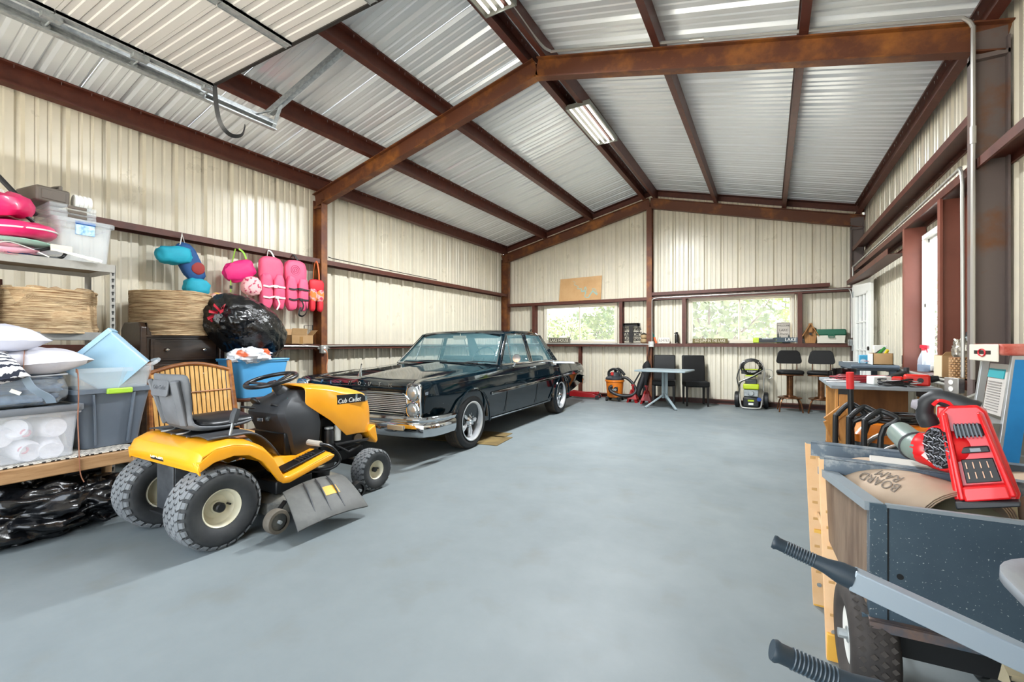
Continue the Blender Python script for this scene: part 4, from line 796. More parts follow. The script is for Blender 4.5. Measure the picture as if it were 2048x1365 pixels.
turf_wheel(mw, (.335, 0, .235), .232, .21, .105, 1, 26); turf_wheel(mw, (-.335, 0, .235), .232, .21, .105, -1, 26)
turf_wheel(mw, (.345, 1.21, .165), .163, .15, .072, 1, 22); turf_wheel(mw, (-.345, 1.21, .165), .163, .15, .072, -1, 22)
# yellow fender body lofted across the mower: side profile changes from centre to edge
def fender():
    g = G(); xs = [-.43, -.425, -.40, -.34, -.27, -.2, 0, .2, .27, .34, .40, .425, .43]; rings = []
    prof = [(-.135, .485), (-.142, .53), (-.12, .585), (-.05, .617), (.06, .622), (.16, .60), (.25, .55), (.31, .482), (.345, .41), (.37, .345), (.40, .325), (.50, .345), (.63, .38), (.735, .408), (.765, .40), (.775, .385)]
    for x in xs:
        e = max(0, (abs(x) - .36) / .07); r = []
        for y, z in prof:
            zz = z - .03 * e ** 2 * (1 if y < .35 else .5)
            if abs(x) < .2 and y < 0: zz += .0
            if abs(x) < .25 and .25 < y < .6: zz = max(zz, .40)
            r.append(V((x, y + .01 * e * (1 if y < 0 else -.5), zz)))
        rings.append(r)
    g.loft(rings, caps=False, open_ring=True)
    return g
fb = obj('fender_body', fender(), M_yel, mw, smooth=50, solid=.012, bev=.004)
# broad yellow edge bands each side (skirts), arch over the tyre then sweep down to the footrest
for s_ in (-1, 1):
    top = [(-.14, .53), (-.05, .595), (.06, .60), (.16, .58), (.25, .53), (.31, .462), (.35, .385), (.38, .33), (.42, .325), (.56, .355), (.735, .40), (.77, .395)]
    bot = [(-.128, .475), (-.05, .515), (.06, .53), (.15, .515), (.235, .457), (.295, .377), (.345, .305), (.375, .282), (.42, .275), (.56, .31), (.745, .355), (.775, .378)]
    x0, x1 = s_ * .405, s_ * .432
    g = G(); rings = [[V((x0, a[0], a[1])), V((x1, a[0], a[1] - .006)), V((x1 + s_ * .004, (a[0] + b[0]) / 2, (a[1] + b[1]) / 2)), V((x1, b[0], b[1])), V((x0, b[0], b[1]))] for a, b in zip(top, bot)]
    obj('side_skirt', g.loft(rings), M_yel, mw, smooth=45, bev=.006)
    pad = [V((s_ * .33, .405, .343)), V((s_ * .33, .73, .417))]
    obj('foot_pad', G().add(*slab(pad[0], pad[1], V((.055, 0, 0)), V((0, -.002, .006)))), M_blk, mw, bev=.004)
    g = G()
    for k in range(6): p = pad[0].lerp(pad[1], .42 + .07 * k); g.box(p + V((0, 0, .012)), (.07, .008, .008))
    o = obj('pad_ribs', g, M_gp, mw, smooth=0); o['kind'] = 'stuff'
    obj('fender_trim', G().grid(lambda a, b: (s_ * (.16 + .2 * b), -.05 + .44 * a, (.632 if a < .5 else .632 - .33 * ((a - .5) * 2) ** 2 * .55) + .012 * sin(pi * b) + .006), 14, 6), M_gp, mw, solid=.01)
obj('rear_skirt', G().add([(x, y, z) for x in (-.4, .4) for y, z in ((-.145, .53), (-.135, .47), (-.125, .47), (-.13, .53))], [(0, 1, 2, 3), (7, 6, 5, 4), (0, 4, 5, 1), (1, 5, 6, 2), (2, 6, 7, 3), (3, 7, 4, 0)]), M_yel, mw, bev=.004)
# rear hitch plate and frame
obj('rear_plate', G().span((-.10, -.115, .185), (.10, -.105, .50)).span((-.10, -.105, .185), (-.09, .1, .5)).span((.09, -.105, .185), (.10, .1, .5)), mat('dusty dark steel plate', '#3a3d41', .5, .4, '#55585b', ns=6), mw, bev=.003)
obj('hitch_tab', G().span((-.09, -.16, .18), (.09, -.08, .19)), M_blk, mw, bev=.003)
obj('frame_rail', G().span((-.2, .0, .26), (-.16, 1.25, .34)), M_blk, mw, smooth=0); obj('frame_rail', G().span((.16, .0, .26), (.2, 1.25, .34)), M_blk, mw, smooth=0); obj('rear_axle', G().cyl((-.24, 0, .235), (.24, 0, .235), .03).box((0, .02, .27), (.26, .2, .16)), M_blk, mw); obj('front_axle', G().bar((-.28, 1.21, .2), (.28, 1.21, .2), .05, .05).cyl((-.3, 1.21, .14), (-.3, 1.21, .26), .02).cyl((.27, 1.21, .14), (.27, 1.21, .26), .02), M_blk, mw)
t_ = text('lettering', 'Cub Cadet', .036, M_white, mw, T(-.03, -.1455, .517, rx=84), .001, shear=.2); obj('name_plate', G().box((-.03, -.143, .516), (.16, .004, .045), T(0, 0, 0)), M_black, mw, bev=.002)
# seat: shell, cushion, springs
sh = G(); rings = []
path = [(.33, .668, .0), (.25, .655, 0), (.1, .648, 0), (.0, .66, 0), (-.06, .70, 0), (-.085, .78, 0), (-.10, .87, 0), (-.115, .96, 0), (-.125, 1.02, 0)]
wid = [.17, .215, .225, .215, .19, .165, .185, .215, .20]
for (y, z, _), w in zip(path, wid):
    ring = []
    for k in range(9):
        u = -1 + k / 4; side = abs(u) ** 3
        ring.append(V((u * w, y + side * .045 * (1 if z > .7 else .2), z + side * (.03 if z < .7 else .0))))
    rings.append(ring)
obj('seat_shell', sh.loft(rings, caps=False, open_ring=True), M_gseat, mw, solid=.022, sub=1, bev=0)
obj('shell_recess', G().prism(rrect(.2, .1, .02), 0, .012, T(-.02, -.124, .93, rx=83)), M_gseat, mw, bev=.004); [obj('shell_brace', G().bar((s_ * .15, -.13, .98), (s_ * .12, -.06, .70), .05, .03), M_gseat, mw, bev=.008) for s_ in (-1, 1)]
text('lettering', 'Cub Cadet', .035, M_gseat, mw, T(-.02, -.1365, .935, rx=83), .002)
cu = G(); rings = []
for (y, z, w, h) in ((.35, .69, .15, .02), (.33, .70, .18, .045), (.2, .69, .20, .055), (.06, .685, .2, .055), (-.01, .70, .18, .05)):
    rings.append([V((w * cos(a) * 1.0, y, z + h * sin(a) * (1 if sin(a) > 0 else .5))) for a in [2 * pi * k / 18 for k in range(18)]])
obj('seat_cushion', cu.loft(rings), M_vin, mw, sub=1)
cu = G(); rings = []
for (z, y, w, h) in ((.73, -.03, .12, .02), (.78, -.045, .16, .045), (.88, -.065, .185, .05), (.97, -.085, .19, .045), (1.01, -.095, .17, .03)):
    rings.append([V((w * cos(a), y + h * sin(a) * (1 if sin(a) > 0 else .4), z)) for a in [2 * pi * k / 18 for k in range(18)]])
obj('back_cushion', cu.loft(rings), M_vin, mw, sub=1)
for x in (-.13, .06):
    obj('seat_spring', G().tube([(x + .035 * cos(a), -.04 + .035 * sin(a), .625 + .0052 * a / 1.0 * .9) for a in [k * .45 for k in range(18 * 1)]], .005, 6), M_galv, mw)
obj('seat_pan', G().box((0, .1, .637), (.3, .3, .012)), M_blk, mw, bev=.003)
# dash tower
rg = []
for z, x, y0, y1 in ((.375, .19, .60, .80), (.40, .20, .585, .82), (.55, .215, .555, .82), (.60, .22, .535, .82), (.67, .225, .50, .80), (.70, .22, .495, .80), (.76, .20, .53, .80), (.81, .15, .60, .80), (.845, .11, .66, .78)):
    rg.append([V((sx * x, y, z)) for sx, y in ((-1, y0 + .03), (-.8, y0), (.8, y0), (1, y0 + .03), (1.02, (y0 + y1) / 2), (1, y1), (-1, y1), (-1.02, (y0 + y1) / 2))])
obj('dash_tower', G().loft(rg), M_gp, mw, smooth=30, bev=.008)
obj('lower_panel', G().span((-.185, .545, .39), (.185, .60, .56)), M_vin, mw, bev=.012); obj('cup_recess', G().lathe([(.05, 0), (.05, .012), (.036, .012), (.036, 0)], 20, T(.10, .545, .735, rx=-32)), M_black, mw); obj('key_switch', G().cyl((.07, .50, .66), (.07, .488, .66), .018).box((.07, .482, .66), (.006, .014, .024)), M_chrome, mw); obj('instruction_sticker', G().box((.10, .60, .775), (.085, .003, .055), T(0, 0, 0)), pattern_mat('yellow green sticker', ['#d9cf3a', '#4db8a8'], 'VORONOI', 24, .5, (1, 1, 1)), mw, rot=(0, 0, 0)); obj('badge', G().box((-.03, .497, .645), (.07, .006, .025)), M_chrome, mw, bev=.003); obj('choke_lever', G().tube([(-.1, .53, .72), (-.16, .47, .73), (-.19, .45, .735)], .009, 8), M_black, mw); obj('side_gauge', G().lathe([(.045, 0), (.05, .01), (.045, .02), (0, .02)], 20, T(-.13, .52, .755, rx=-50)), M_black, mw)
obj('steering_column', G().cyl((0, .66, .80), (0, .575, .915), .035, .028).lathe([(.06, 0), (.05, .05), (.035, .09)], 16, frame((0, .68, .80), (0, .58, .91))), M_gp, mw)
sm = T(0, .565, .932, rx=14)
sw = obj('steering_wheel', torus(G(), .172, .0155, sm, 44, 12), M_vin, mw)
g = G(sm)
for a in (90, 210, 330): g.bar((.03 * cos(R(a)), .03 * sin(R(a)), -.03), (.165 * cos(R(a)), .165 * sin(R(a)), -.0), .035, .012)
g.lathe([(.045, -.045), (.05, -.03), (.03, -.012), (0, -.01)], 20); obj('spokes', g, M_vin, sw, bev=.004)
# hood
rg = []
for y, w, zt, zb in ((.70, .20, .885, .75), (.76, .225, .885, .70), (.90, .235, .872, .60), (1.05, .235, .845, .46), (1.20, .225, .815, .455), (1.29, .205, .782, .44), (1.345, .17, .70, .40), (1.36, .15, .60, .36)):
    ring = []
    for u, v_ in ((-1, 0), (-1.0, .35), (-1.0, .70), (-.96, .86), (-.78, .96), (-.35, 1.0), (0, 1.015), (.35, 1.0), (.78, .96), (.96, .86), (1, .70), (1, .35), (1, 0)):
        ring.append(V((u * w, y, zb + (zt - zb) * v_)))
    rg.append(ring)
g = G().loft(rg, caps=False, open_ring=True); o0 = len(g.v) - 13
g.f.append(tuple(range(o0, o0 + 13)))
obj('hood', g, M_yel, mw, smooth=32, solid=.01, bev=.006)
for s_ in (-1, 1):
    obj('front_corner', G().add([(s_ * x, y, z) for x in (.10, .23) for y, z in ((1.29, .46), (1.365, .50), (1.395, .36), (1.375, .335), (1.30, .42))], [(0, 1, 2, 3, 4), (9, 8, 7, 6, 5)] + [(i, (i + 1) % 5, 5 + (i + 1) % 5, 5 + i) for i in range(5)]), M_yel, mw, bev=.01)
    vt = obj('side_vent', G().add([(s_ * (.236 + a), y, z) for a in (-.004, .004) for y, z in ((.955, .72), (.955, .795), (1.19, .785), (1.24, .755), (1.24, .715))], [(0, 1, 2, 3, 4), (9, 8, 7, 6, 5)] + [(i, (i + 1) % 5, 5 + (i + 1) % 5, 5 + i) for i in range(5)]), M_vin, mw)
    obj('headlamp_lens', G().add([(s_ * (.238 + a - (.03 if y > 1.2 else 0)), y, z) for a in (-.004, .006) for y, z in ((1.13, .722), (1.14, .787), (1.23, .776), (1.285, .75), (1.285, .715))], [(0, 1, 2, 3, 4), (9, 8, 7, 6, 5)] + [(i, (i + 1) % 5, 5 + (i + 1) % 5, 5 + i) for i in range(5)]), mat('smoked lamp lens', '#6e7a7e', .12, coat=.5), mw)
    text('lettering', 'Cub Cadet', .052, M_white, mw, T(s_ * .2415, 1.075, .742, rx=90, rz=90 * s_), .001, shear=.2)
text('lettering', 'XT1', .035, M_dark, mw, T(.2, 1.34, .40, rx=90, rz=70), .001)
obj('engine_block', G().span((-.16, .86, .34), (.16, 1.2, .62)).cyl((.05, 1.0, .62), (.05, 1.0, .70), .11), M_blk, mw, bev=.01); obj('oil_filter', G().cyl((.205, .905, .42), (.205, .905, .52), .036).cyl((.205, .905, .52), (.205, .905, .535), .03), M_black, mw); obj('filter_cap', G().cyl((.205, .905, .535), (.205, .905, .55), .034), M_galv, mw); obj('fuel_bottle', G().lathe([(.03, 0), (.032, .08), (.02, .1), (.018, .12), (0, .12)], 14, T(.2, .985, .43)), clear('milky bottle', '#dedfd9', .85), mw); obj('exhaust_muffler', G().cyl((-.1, 1.26, .4), (.18, 1.22, .4), .04), mat('hot tan steel', '#8a7a68', .5, .6), mw)
obj('brake_pedal_arm', G().tube([(.27, .70, .47), (.35, .72, .465), (.385, .79, .43), (.40, .85, .33), (.36, .80, .27), (.25, .70, .26)], .012, 8, smooth=3), M_blk, mw); obj('pedal_grip', G().tube([(.24, .695, .472), (.35, .72, .466)], .021, 10), mat('tan grip', '#b3aca0', .6), mw)
obj('bumper_bar', G().tube([(.22, .95, .40), (.25, 1.15, .40), (.2, 1.30, .38), (0, 1.33, .37), (-.2, 1.30, .38), (-.25, 1.15, .40)], .012, 8, smooth=3).tube([(.22, .95, .40), (.26, 1.05, .33), (.22, 1.2, .35)], .01, 8), M_blk, mw)
obj('shift_lever', G().cyl((.35, .075, .63), (.352, .10, .74), .008), M_galv, mw); obj('lever_grip', G().tube([(.352, .095, .715), (.352, .105, .76), (.352, .12, .80)], [.022, .026, .02], 10), M_gp, mw)
# cutting deck with side chute and gauge wheels
rg = []
for z, k in ((.10, 1.0), (.17, .97), (.205, .88), (.215, .6)):
    rg.append([V((x * k, .60 + (y - .60) * k, z)) for x, y in ((-.5, .42), (-.42, .27), (-.1, .24), (.2, .24), (.42, .27), (.52, .42), (.52, .78), (.42, .93), (0, .97), (-.42, .93), (-.5, .78))])
obj('cutting_deck', G().loft(rg), M_deck, mw, bev=.008); obj('deck_belt_cover', G().span((-.1, .33, .215), (.42, .6, .30)), M_blk, mw, bev=.01); [obj('deck_pulley', G().cyl((a, b, .215), (a, b, .26), .07), M_blk, mw) for a, b in ((.3, .75), (-.25, .6))]
g = G(); rings = []
for t__ in range(7):
    u = t__ / 6; x = .47 + .30 * u; rings.append([V((x, .34 - .10 * u + (.46 - .02 * u + .10 * u) * b_, .235 - .155 * u ** 1.5 * (1 + .1 * b_) + .03 * sin(pi * b_) * (1 - u * .3))) for b_ in [k / 8 for k in range(9)]])
ch = obj('discharge_chute', g.loft(rings, caps=False, open_ring=True), mat('dusty black chute plastic', '#4a4b49', .6, 0, '#5c5d5a', ns=6), mw, solid=.012, bev=.003)
for k in range(3): b_ = .28 + .2 * k; obj('chute_rib', G().tube([(.5 + .24 * u, .34 - .10 * u + (.46 + .08 * u) * b_, .245 - .155 * u ** 1.5 + .03 * sin(pi * b_)) for u in (0, .3, .6, 1)], .006, 6), M_gp, ch)
def csurf(u, b_): return (.47 + .30 * u, .34 - .10 * u + (.46 + .08 * u) * b_, .244 - .155 * u ** 1.5 * (1 + .1 * b_) + .03 * sin(pi * b_) * (1 - u * .3))
obj('warning_sticker', G().grid(lambda a, b: csurf(.38 + .22 * a, .48 + .24 * b), 4, 4), pattern_mat('yellow warning sticker', ['#d8a21f', '#3a2f1a'], 'NOISE', 25, .5, (1, 1, 1), 0, .66), ch, rot=(0, 0, 0))
for (x, y, z, r_) in ((.585, .225, .115, .073), (.50, .92, .10, .062), (-.55, .9, .1, .06)):
    w_ = obj('gauge_wheel', G().lathe([(r_ * .7, -.03), (r_ * .95, -.03), (r_, -.02), (r_, .02), (r_ * .95, .03), (r_ * .7, .03)], 30, T(x, y, z, ry=90), False), mat('brown grey gauge wheel', '#5b544a', .7, 0, '#6e665a', ns=8) if y < .5 else M_black, mw)
    obj('wheel_disc', G().lathe([(r_ * .72, -.015), (r_ * .72, .018), (r_ * .3, .022), (0, .022)], 26, T(x, y, z, ry=90)), M_deck if y < .5 else M_black, w_); obj('axle_bolt', G().cyl((x - .05, y, z), (x + .045, y, z), .011, n=8), M_galv, w_); obj('bracket', G().bar((x - .05, y, z), (x - .06, y + (.1 if y < .5 else -.1), .2), .03, .01), M_blk, w_)
# ---------------------------------------------------------------- black 1960s sedan
M_paint = mat('black teal car paint', '#04141c', .3, .0, coat=1.0, spec=.0); M_crm = mat('car chrome', '#c9cccf', .07, 1.0); M_ctire = mat('old car tyre', '#3b332b', .85, 0, '#564a3c', ns=7); M_csd = mat('car tyre sidewall', '#17181a', .6)
M_cgl = mat('teal tinted car glass', '#86b6bd', .03, 0, alpha=.15, spec=.8); M_alu = mat('polished alloy', '#d2d4d6', .35, .7); M_int = mat('dark teal interior', '#11252b', .6)
car = thing('sedan', 'glossy black four door vintage sedan with chrome trim and alloy wheels', 'car', (-3.86, 3.40, 0), 3.1)
LEN = 5.22; FA, RA = .84, 3.78; HW = .965
def lerp_tab(tab, y):
    for (a, va), (b, vb) in zip(tab, tab[1:]):
        if y <= b: k = max(0, min(1, (y - a) / (b - a))); return va + (vb - va) * k
    return tab[-1][1]
ftop = [(0, .80), (.06, .825), (.4, .84), (1.2, .875), (1.7, .905), (2.4, .905), (3.2, .91), (3.7, .905), (4.4, .875), (5.0, .835), (5.16, .80), (5.22, .76)]
hood_c = [(0, .775), (.12, .83), (.6, .885), (1.2, .925), (1.55, .945), (1.7, .90), (3.6, .90), (4.0, .895), (4.6, .88), (5.1, .83), (5.22, .77)]
bottom = [(0, .36), (.1, .33), (.4, .26), (.7, .24), (1.3, .215), (3.3, .215), (4.2, .25), (4.8, .33), (5.1, .38), (5.22, .42)]
halfw = [(0, .93), (.1, .95), (.8, .965), (2.5, .975), (3.8, .97), (4.6, .95), (5.1, .92), (5.22, .90)]
rings = []; ys = [0, .02, .06, .12, .2, .3, .42, .55, .7, .84, 1.0, 1.15, 1.3, 1.5, 1.6, 1.72, 2.0, 2.4, 2.8, 3.2, 3.5, 3.65, 3.78, 3.9, 4.05, 4.3, 4.6, 4.9, 5.06, 5.14, 5.19, 5.22]
for y in ys:
    w = lerp_tab(halfw, y); zt = lerp_tab(ftop, y); zb = lerp_tab(bottom, y); zc = lerp_tab(hood_c, y); zm = zb + (zt - zb) * .62
    half = [(0, zb), (w * .80, zb), (w * .93, zb + .035), (w * .955, zb + .16), (w * .975, zm - .13), (w * .988, zm - .02), (w, zm + .02), (w * .995, zm + .07), (w * .972, zt - .035), (w * .945, zt - .008), (w * .91, zt), (w * .86, zt - .004), (w * .80, zt + (zc - zt) * .35 - .02 * (1 if y < 1.55 else .3)), (w * .72, zt + (zc - zt) * .62 - .01), (w * .4, zc - .008), (w * .1, zc), (0, zc + (.012 if y < 1.55 else 0))]
    rings.append([V((x, y, z)) for x, z in half] + [V((-x, y, z)) for x, z in reversed(half[1:-1])])
body = obj('body_shell', G().loft(rings), M_paint, car, smooth=28)
def cutter(y, r, x0, x1, flat=None):
    g = G(); P = [(r * cos(a), r * sin(a) * (1 if sin(a) > 0 else 1.6)) for a in [2 * pi * k / 36 for k in range(36)]]
    vs = [(x, y + a, .315 + b) for x in (x0, x1) for a, b in P]; n = 36
    return g.add(vs, [tuple(range(n - 1, -1, -1)), tuple(range(n, 2 * n))] + [(i, (i + 1) % n, n + (i + 1) % n, n + i) for i in range(n)])
M_well = mat('dusty wheel well', '#4a4138', .95, 0, '#7a6c58', ns=6)
cut = G()
for y, r in ((FA, .375), (RA, .345)):
    for s_ in (-1, 1):
        c_ = cutter(y, r, s_ * .62, s_ * 1.1); cut.add(c_.v, c_.f)
cut.add(*slab(V((-.68, -.05, .585)), V((.68, -.05, .585)), V((0, .12, 0)), V((0, 0, .085))))
co_ = obj('cutter', cut, M_well); md = body.modifiers.new('cut', 'BOOLEAN'); md.object = co_; md.operation = 'DIFFERENCE'; md.solver = 'EXACT'
dg = bpy.context.evaluated_depsgraph_get(); nm = bpy.data.meshes.new_from_object(body.evaluated_get(dg)); body.modifiers.clear(); body.data = nm; nm.name = 'body_shell'
bpy.data.objects.remove(co_)
nm.shade_smooth(); nm.set_sharp_from_angle(angle=R(28))
for y, r in ((FA, .385), (RA, .35)):
    for s_ in (-1, 1):
        obj('wheel_well', G().lathe([(r, s_ * .55), (r - .005, s_ * .94)], 24, T(0, y, .315, ry=90), False, pi / 2 + .0, pi * 1.5), M_well, car, solid=.008)
        w = .968
        P = [(s_ * (w + .004), y + (r - .012) * cos(a), .315 + (r - .012) * sin(a)) for a in [pi * k / 22 for k in range(-1, 24)]]
        obj('arch_trim', G().tube(P, .012, 6), M_paint, car)
# wheels
def car_wheel(x, y, s_):
    r, w = .315, .215; m = T(x, y, r, ry=90); hw = w / 2
    t = obj('wheel', G().lathe([(.215, -hw * .8), (.245, -hw), (.285, -hw * .97), (r * .985, -hw * .8), (r, -hw * .55), (r, hw * .55), (r * .985, hw * .8), (.285, hw * .97), (.245, hw), (.215, hw * .8), (.21, 0), (.215, -hw * .8)], 56, m, False), M_csd, car, smooth=50)
    g = G().lathe([(r + .001, -hw * .72), (r + .004, -hw * .5), (r + .004, hw * .5), (r + .001, hw * .72)], 56, m, False); obj('tread', g, M_ctire, t)
    gr = G()
    for k in (-.4, -.13, .13, .4): gr.lathe([(r + .0046, hw * k - .004), (r + .0052, hw * k), (r + .0046, hw * k + .004)], 56, m, False)
    o = obj('tread_grooves', gr, M_black, t); o['kind'] = 'stuff'
    e = s_
    obj('rim', G().lathe([(.222, e * hw * .98), (.226, e * hw * 1.02), (.218, e * hw * 1.03), (.205, e * hw * .92), (.195, e * hw * .3), (.19, -e * hw * .5)], 48, m, False), M_alu, t, solid=.004)
    sp = G()
    for k in range(5):
        a = 2 * pi * k / 5 + .3; rg = []
        for rr, wd, zz in ((.045, .026, .55), (.09, .024, .62), (.14, .03, .58), (.185, .044, .38), (.205, .05, .34)):
            c_, s2 = cos(a), sin(a); rg.append([V((rr * c_ - u * s2 * wd, rr * s2 + u * c_ * wd, e * hw * zz - e * v_)) for u, v_ in ((-1, .012), (-.75, 0), (0, -.008), (.75, 0), (1, .012), (1, .03), (-1, .03))])
        sp = G(m).loft(rg); obj('spoke', sp, M_alu, t, smooth=40)
    obj('hub_cap', G().lathe([(.06, e * hw * .5), (.06, e * hw * .66), (.05, e * hw * .72), (.036, e * hw * .8), (.03, e * hw * .95), (0, e * hw * .98)], 24, m, False), M_crm, t)
    lg = G()
    for k in range(5): a = 2 * pi * k / 5 + .93; lg.cyl(V(m @ V((.072 * cos(a), .072 * sin(a), e * hw * .4))), V(m @ V((.072 * cos(a), .072 * sin(a), e * hw * .7))), .011, n=6)
    o = obj('lug_nuts', lg, M_crm, t); o['kind'] = 'stuff'; obj('brake_drum', G().lathe([(.15, -e * hw * .6), (.15, e * hw * .05), (0, e * hw * .1)], 30, m), M_dark, t)
for s_ in (1, -1): car_wheel(s_ * .85, FA, s_); car_wheel(s_ * .84, RA, s_)
# greenhouse: roof, pillars, glass
A0, A1, C1, C0 = (.84, 1.68, .915), (.70, 2.12, 1.345), (.66, 3.42, 1.345), (.80, 3.98, .905)
rf = []
for y, w, z in ((2.06, .66, 1.342), (2.14, .70, 1.372), (2.5, .72, 1.40), (2.9, .715, 1.405), (3.3, .69, 1.385), (3.46, .655, 1.355)):
    half = [(w, z - .045), (w + .008, z - .03), (w - .01, z - .008), (w * .8, z + .004), (w * .4, z + .012), (0, z + .014)]
    rf.append([V((x, y, q_)) for x, q_ in half] + [V((-x, y, q_)) for x, q_ in reversed(half[:-1])] + [V((-w * .95, y, z - .06)), V((w * .95, y, z - .06))])
obj('roof', G().loft(rf), M_paint, car, smooth=40)
def pillar(name, a, b, w0, w1, m, th=.03):
    a, b = V(a), V(b); obj(name, G().add([a + V((-th / 2, -w0 / 2, 0)), a + V((th / 2, -w0 / 2, 0)), a + V((th / 2, w0 / 2, 0)), a + V((-th / 2, w0 / 2, 0)), b + V((-th / 2, -w1 / 2, 0)), b + V((th / 2, -w1 / 2, 0)), b + V((th / 2, w1 / 2, 0)), b + V((-th / 2, w1 / 2, 0))], [(3, 2, 1, 0), (4, 5, 6, 7), (0, 1, 5, 4), (1, 2, 6, 5), (2, 3, 7, 6), (3, 0, 4, 7)]), m, car, bev=.006)
for s_ in (1, -1):
    X = lambda p: (s_ * p[0], p[1], p[2])
    pillar('a_pillar', X(A0), X(A1), .06, .05, M_paint, .05); pillar('c_pillar', X((.79, 3.80, .905)), X((.665, 3.40, 1.345)), .34, .16, M_paint, .04); pillar('b_pillar', X((.835, 2.72, .91)), X((.705, 2.72, 1.36)), .07, .05, M_paint, .03)
    # window frames: chrome lines, vent window, glass panes
    ins = V((-s_ * .004, 0, 0))
    def wp(y, z): return V((s_ * (.848 - .14 * (z - .91) / .45), y, z))
    obj('window_trim', G().tube([wp(1.76, .925), wp(2.17, 1.335), wp(2.66, 1.352), wp(2.66, .925)], .009, 6, closed=True).tube([wp(2.78, .925), wp(2.78, 1.352), wp(3.28, 1.335), wp(3.62, .925)], .009, 6, closed=True), M_crm, car); obj('vent_post', G().cyl(wp(2.06, .925), wp(2.14, 1.31), .008), M_crm, car)
    obj('side_glass', G().add([wp(1.78, .92) + ins, wp(2.66, .92) + ins, wp(2.66, 1.35) + ins, wp(2.17, 1.335) + ins], [(0, 1, 2, 3)]), M_cgl, car, solid=.004); obj('side_glass', G().add([wp(2.78, .92) + ins, wp(3.6, .92) + ins, wp(3.28, 1.335) + ins, wp(2.78, 1.35) + ins], [(0, 1, 2, 3)]), M_cgl, car, solid=.004)
    obj('beltline_trim', G().tube([(s_ * .862, 1.7, .914), (s_ * .868, 2.7, .917), (s_ * .845, 3.7, .914)], .007, 6), M_crm, car)
    # chrome side spear, door lines, handles
    def sd_(y, z, o=.0): return V((s_ * (lerp_tab(halfw, y) * .992 + o), y, z))
    obj('side_spear', G().tube([sd_(1.28, .585, .004), sd_(2, .603, .004), sd_(3, .627, .006), sd_(4, .648, .006), sd_(5.0, .668, .01)], .01, smooth=2, sq=(.008, .034)), M_crm, car, bev=.003)
    obj('upper_line', G().tube([sd_(.25, .765, -.014), sd_(1.2, .788, -.012), sd_(2.4, .80, -.012), sd_(3.6, .80, -.012), sd_(5.0, .775, -.012)], .005, 5), M_crm, car); obj('rocker_trim', G().tube([sd_(1.35, .27, -.04), sd_(3.3, .27, -.04)], .006, 5), M_crm, car)
    for y0, y1 in ((1.66, 1.72), (2.70, 2.72), (3.56, 3.40)): obj('door_gap', G().tube([sd_(y1, .30, -.036), sd_(y1, .45, -.02), sd_(y1, .60, -.001), sd_(y0, .76, -.004), sd_(y0, .88, -.035)], .004, 5), M_black, car)
    for y in (2.56, 3.42): h = obj('door_handle', G().tube([sd_(y - .12, .855, -.008), sd_(y - .10, .856, .018), sd_(y + .02, .857, .018), sd_(y + .04, .856, -.008)], .010, 8), M_crm, car); obj('button', G().cyl(sd_(y + .03, .845, -.01), sd_(y + .03, .845, .018), .012), M_crm, h)
    obj('fender_script', G().box((0, 0, 0), (.001, .001, .001)), M_crm, car, loc=tuple(sd_(.35, .6, 0))) if False else text('lettering', 'Fury I', .075, M_crm, car, T(*sd_(.36, .60, -.012), rx=90, rz=90 * s_), .004, shear=.25)
    obj('headlamp_bezel', G().prism(rrect(.19, .36, .05, 5), 0, .05, M(((1, 0, 0, s_ * .80), (0, 0, 1, -.03), (0, 1, 0, .625), (0, 0, 0, 1)))), M_crm, car, bev=.012)
    for z in (.71, .54):
        hl = obj('headlamp', G().lathe([(.0, -.028), (.04, -.026), (.062, -.016), (.072, 0)], 30, T(s_ * .80, -.036, z, rx=-90)), mat('lamp glass', '#a9b0b1', .1, .5, coat=.6), car); obj('ring', torus(G(), .076, .009, T(s_ * .80, -.036, z, rx=-90), 32, 8), M_crm, hl)
    obj('tail_lamp', G().box((s_ * .66, 5.2, .60), (.42, .04, .12)), mat('red lens', '#8e1a10', .2, coat=.5), car, bev=.01)
wsx, wsx1 = .83, .69
obj('windshield', G().grid(lambda a, b: ((wsx + (wsx1 - wsx) * b) * (2 * a - 1), 1.66 + .46 * b - .09 * (1 - (2 * a - 1) ** 2), .925 + .42 * b), 14, 4), M_cgl, car, solid=.004); obj('windshield_trim', G().tube([(-wsx, 1.66, .925), (-.4, 1.59, .93), (0, 1.57, .93), (.4, 1.59, .93), (wsx, 1.66, .925)], .011, 6, smooth=3).tube([(wsx, 1.66, .925), (wsx1, 2.11, 1.345)], .01, 6).tube([(-wsx, 1.66, .925), (-wsx1, 2.11, 1.345)], .01, 6).tube([(-wsx1, 2.11, 1.345), (0, 2.03, 1.36), (wsx1, 2.11, 1.345)], .009, 6, smooth=4), M_crm, car)
obj('rear_window', G().grid(lambda a, b: ((.76 - .12 * b) * (2 * a - 1), 4.0 - .55 * b + .05 * (1 - (2 * a - 1) ** 2), .905 + .44 * b), 10, 4), M_cgl, car, solid=.004); obj('rear_window_trim', G().tube([(-.76, 4.0, .905), (0, 4.06, .905), (.76, 4.0, .905)], .01, 6, smooth=3).tube([(.76, 4.0, .905), (.64, 3.45, 1.345)], .011, 6).tube([(-.76, 4.0, .905), (-.64, 3.45, 1.345)], .011, 6), M_crm, car)
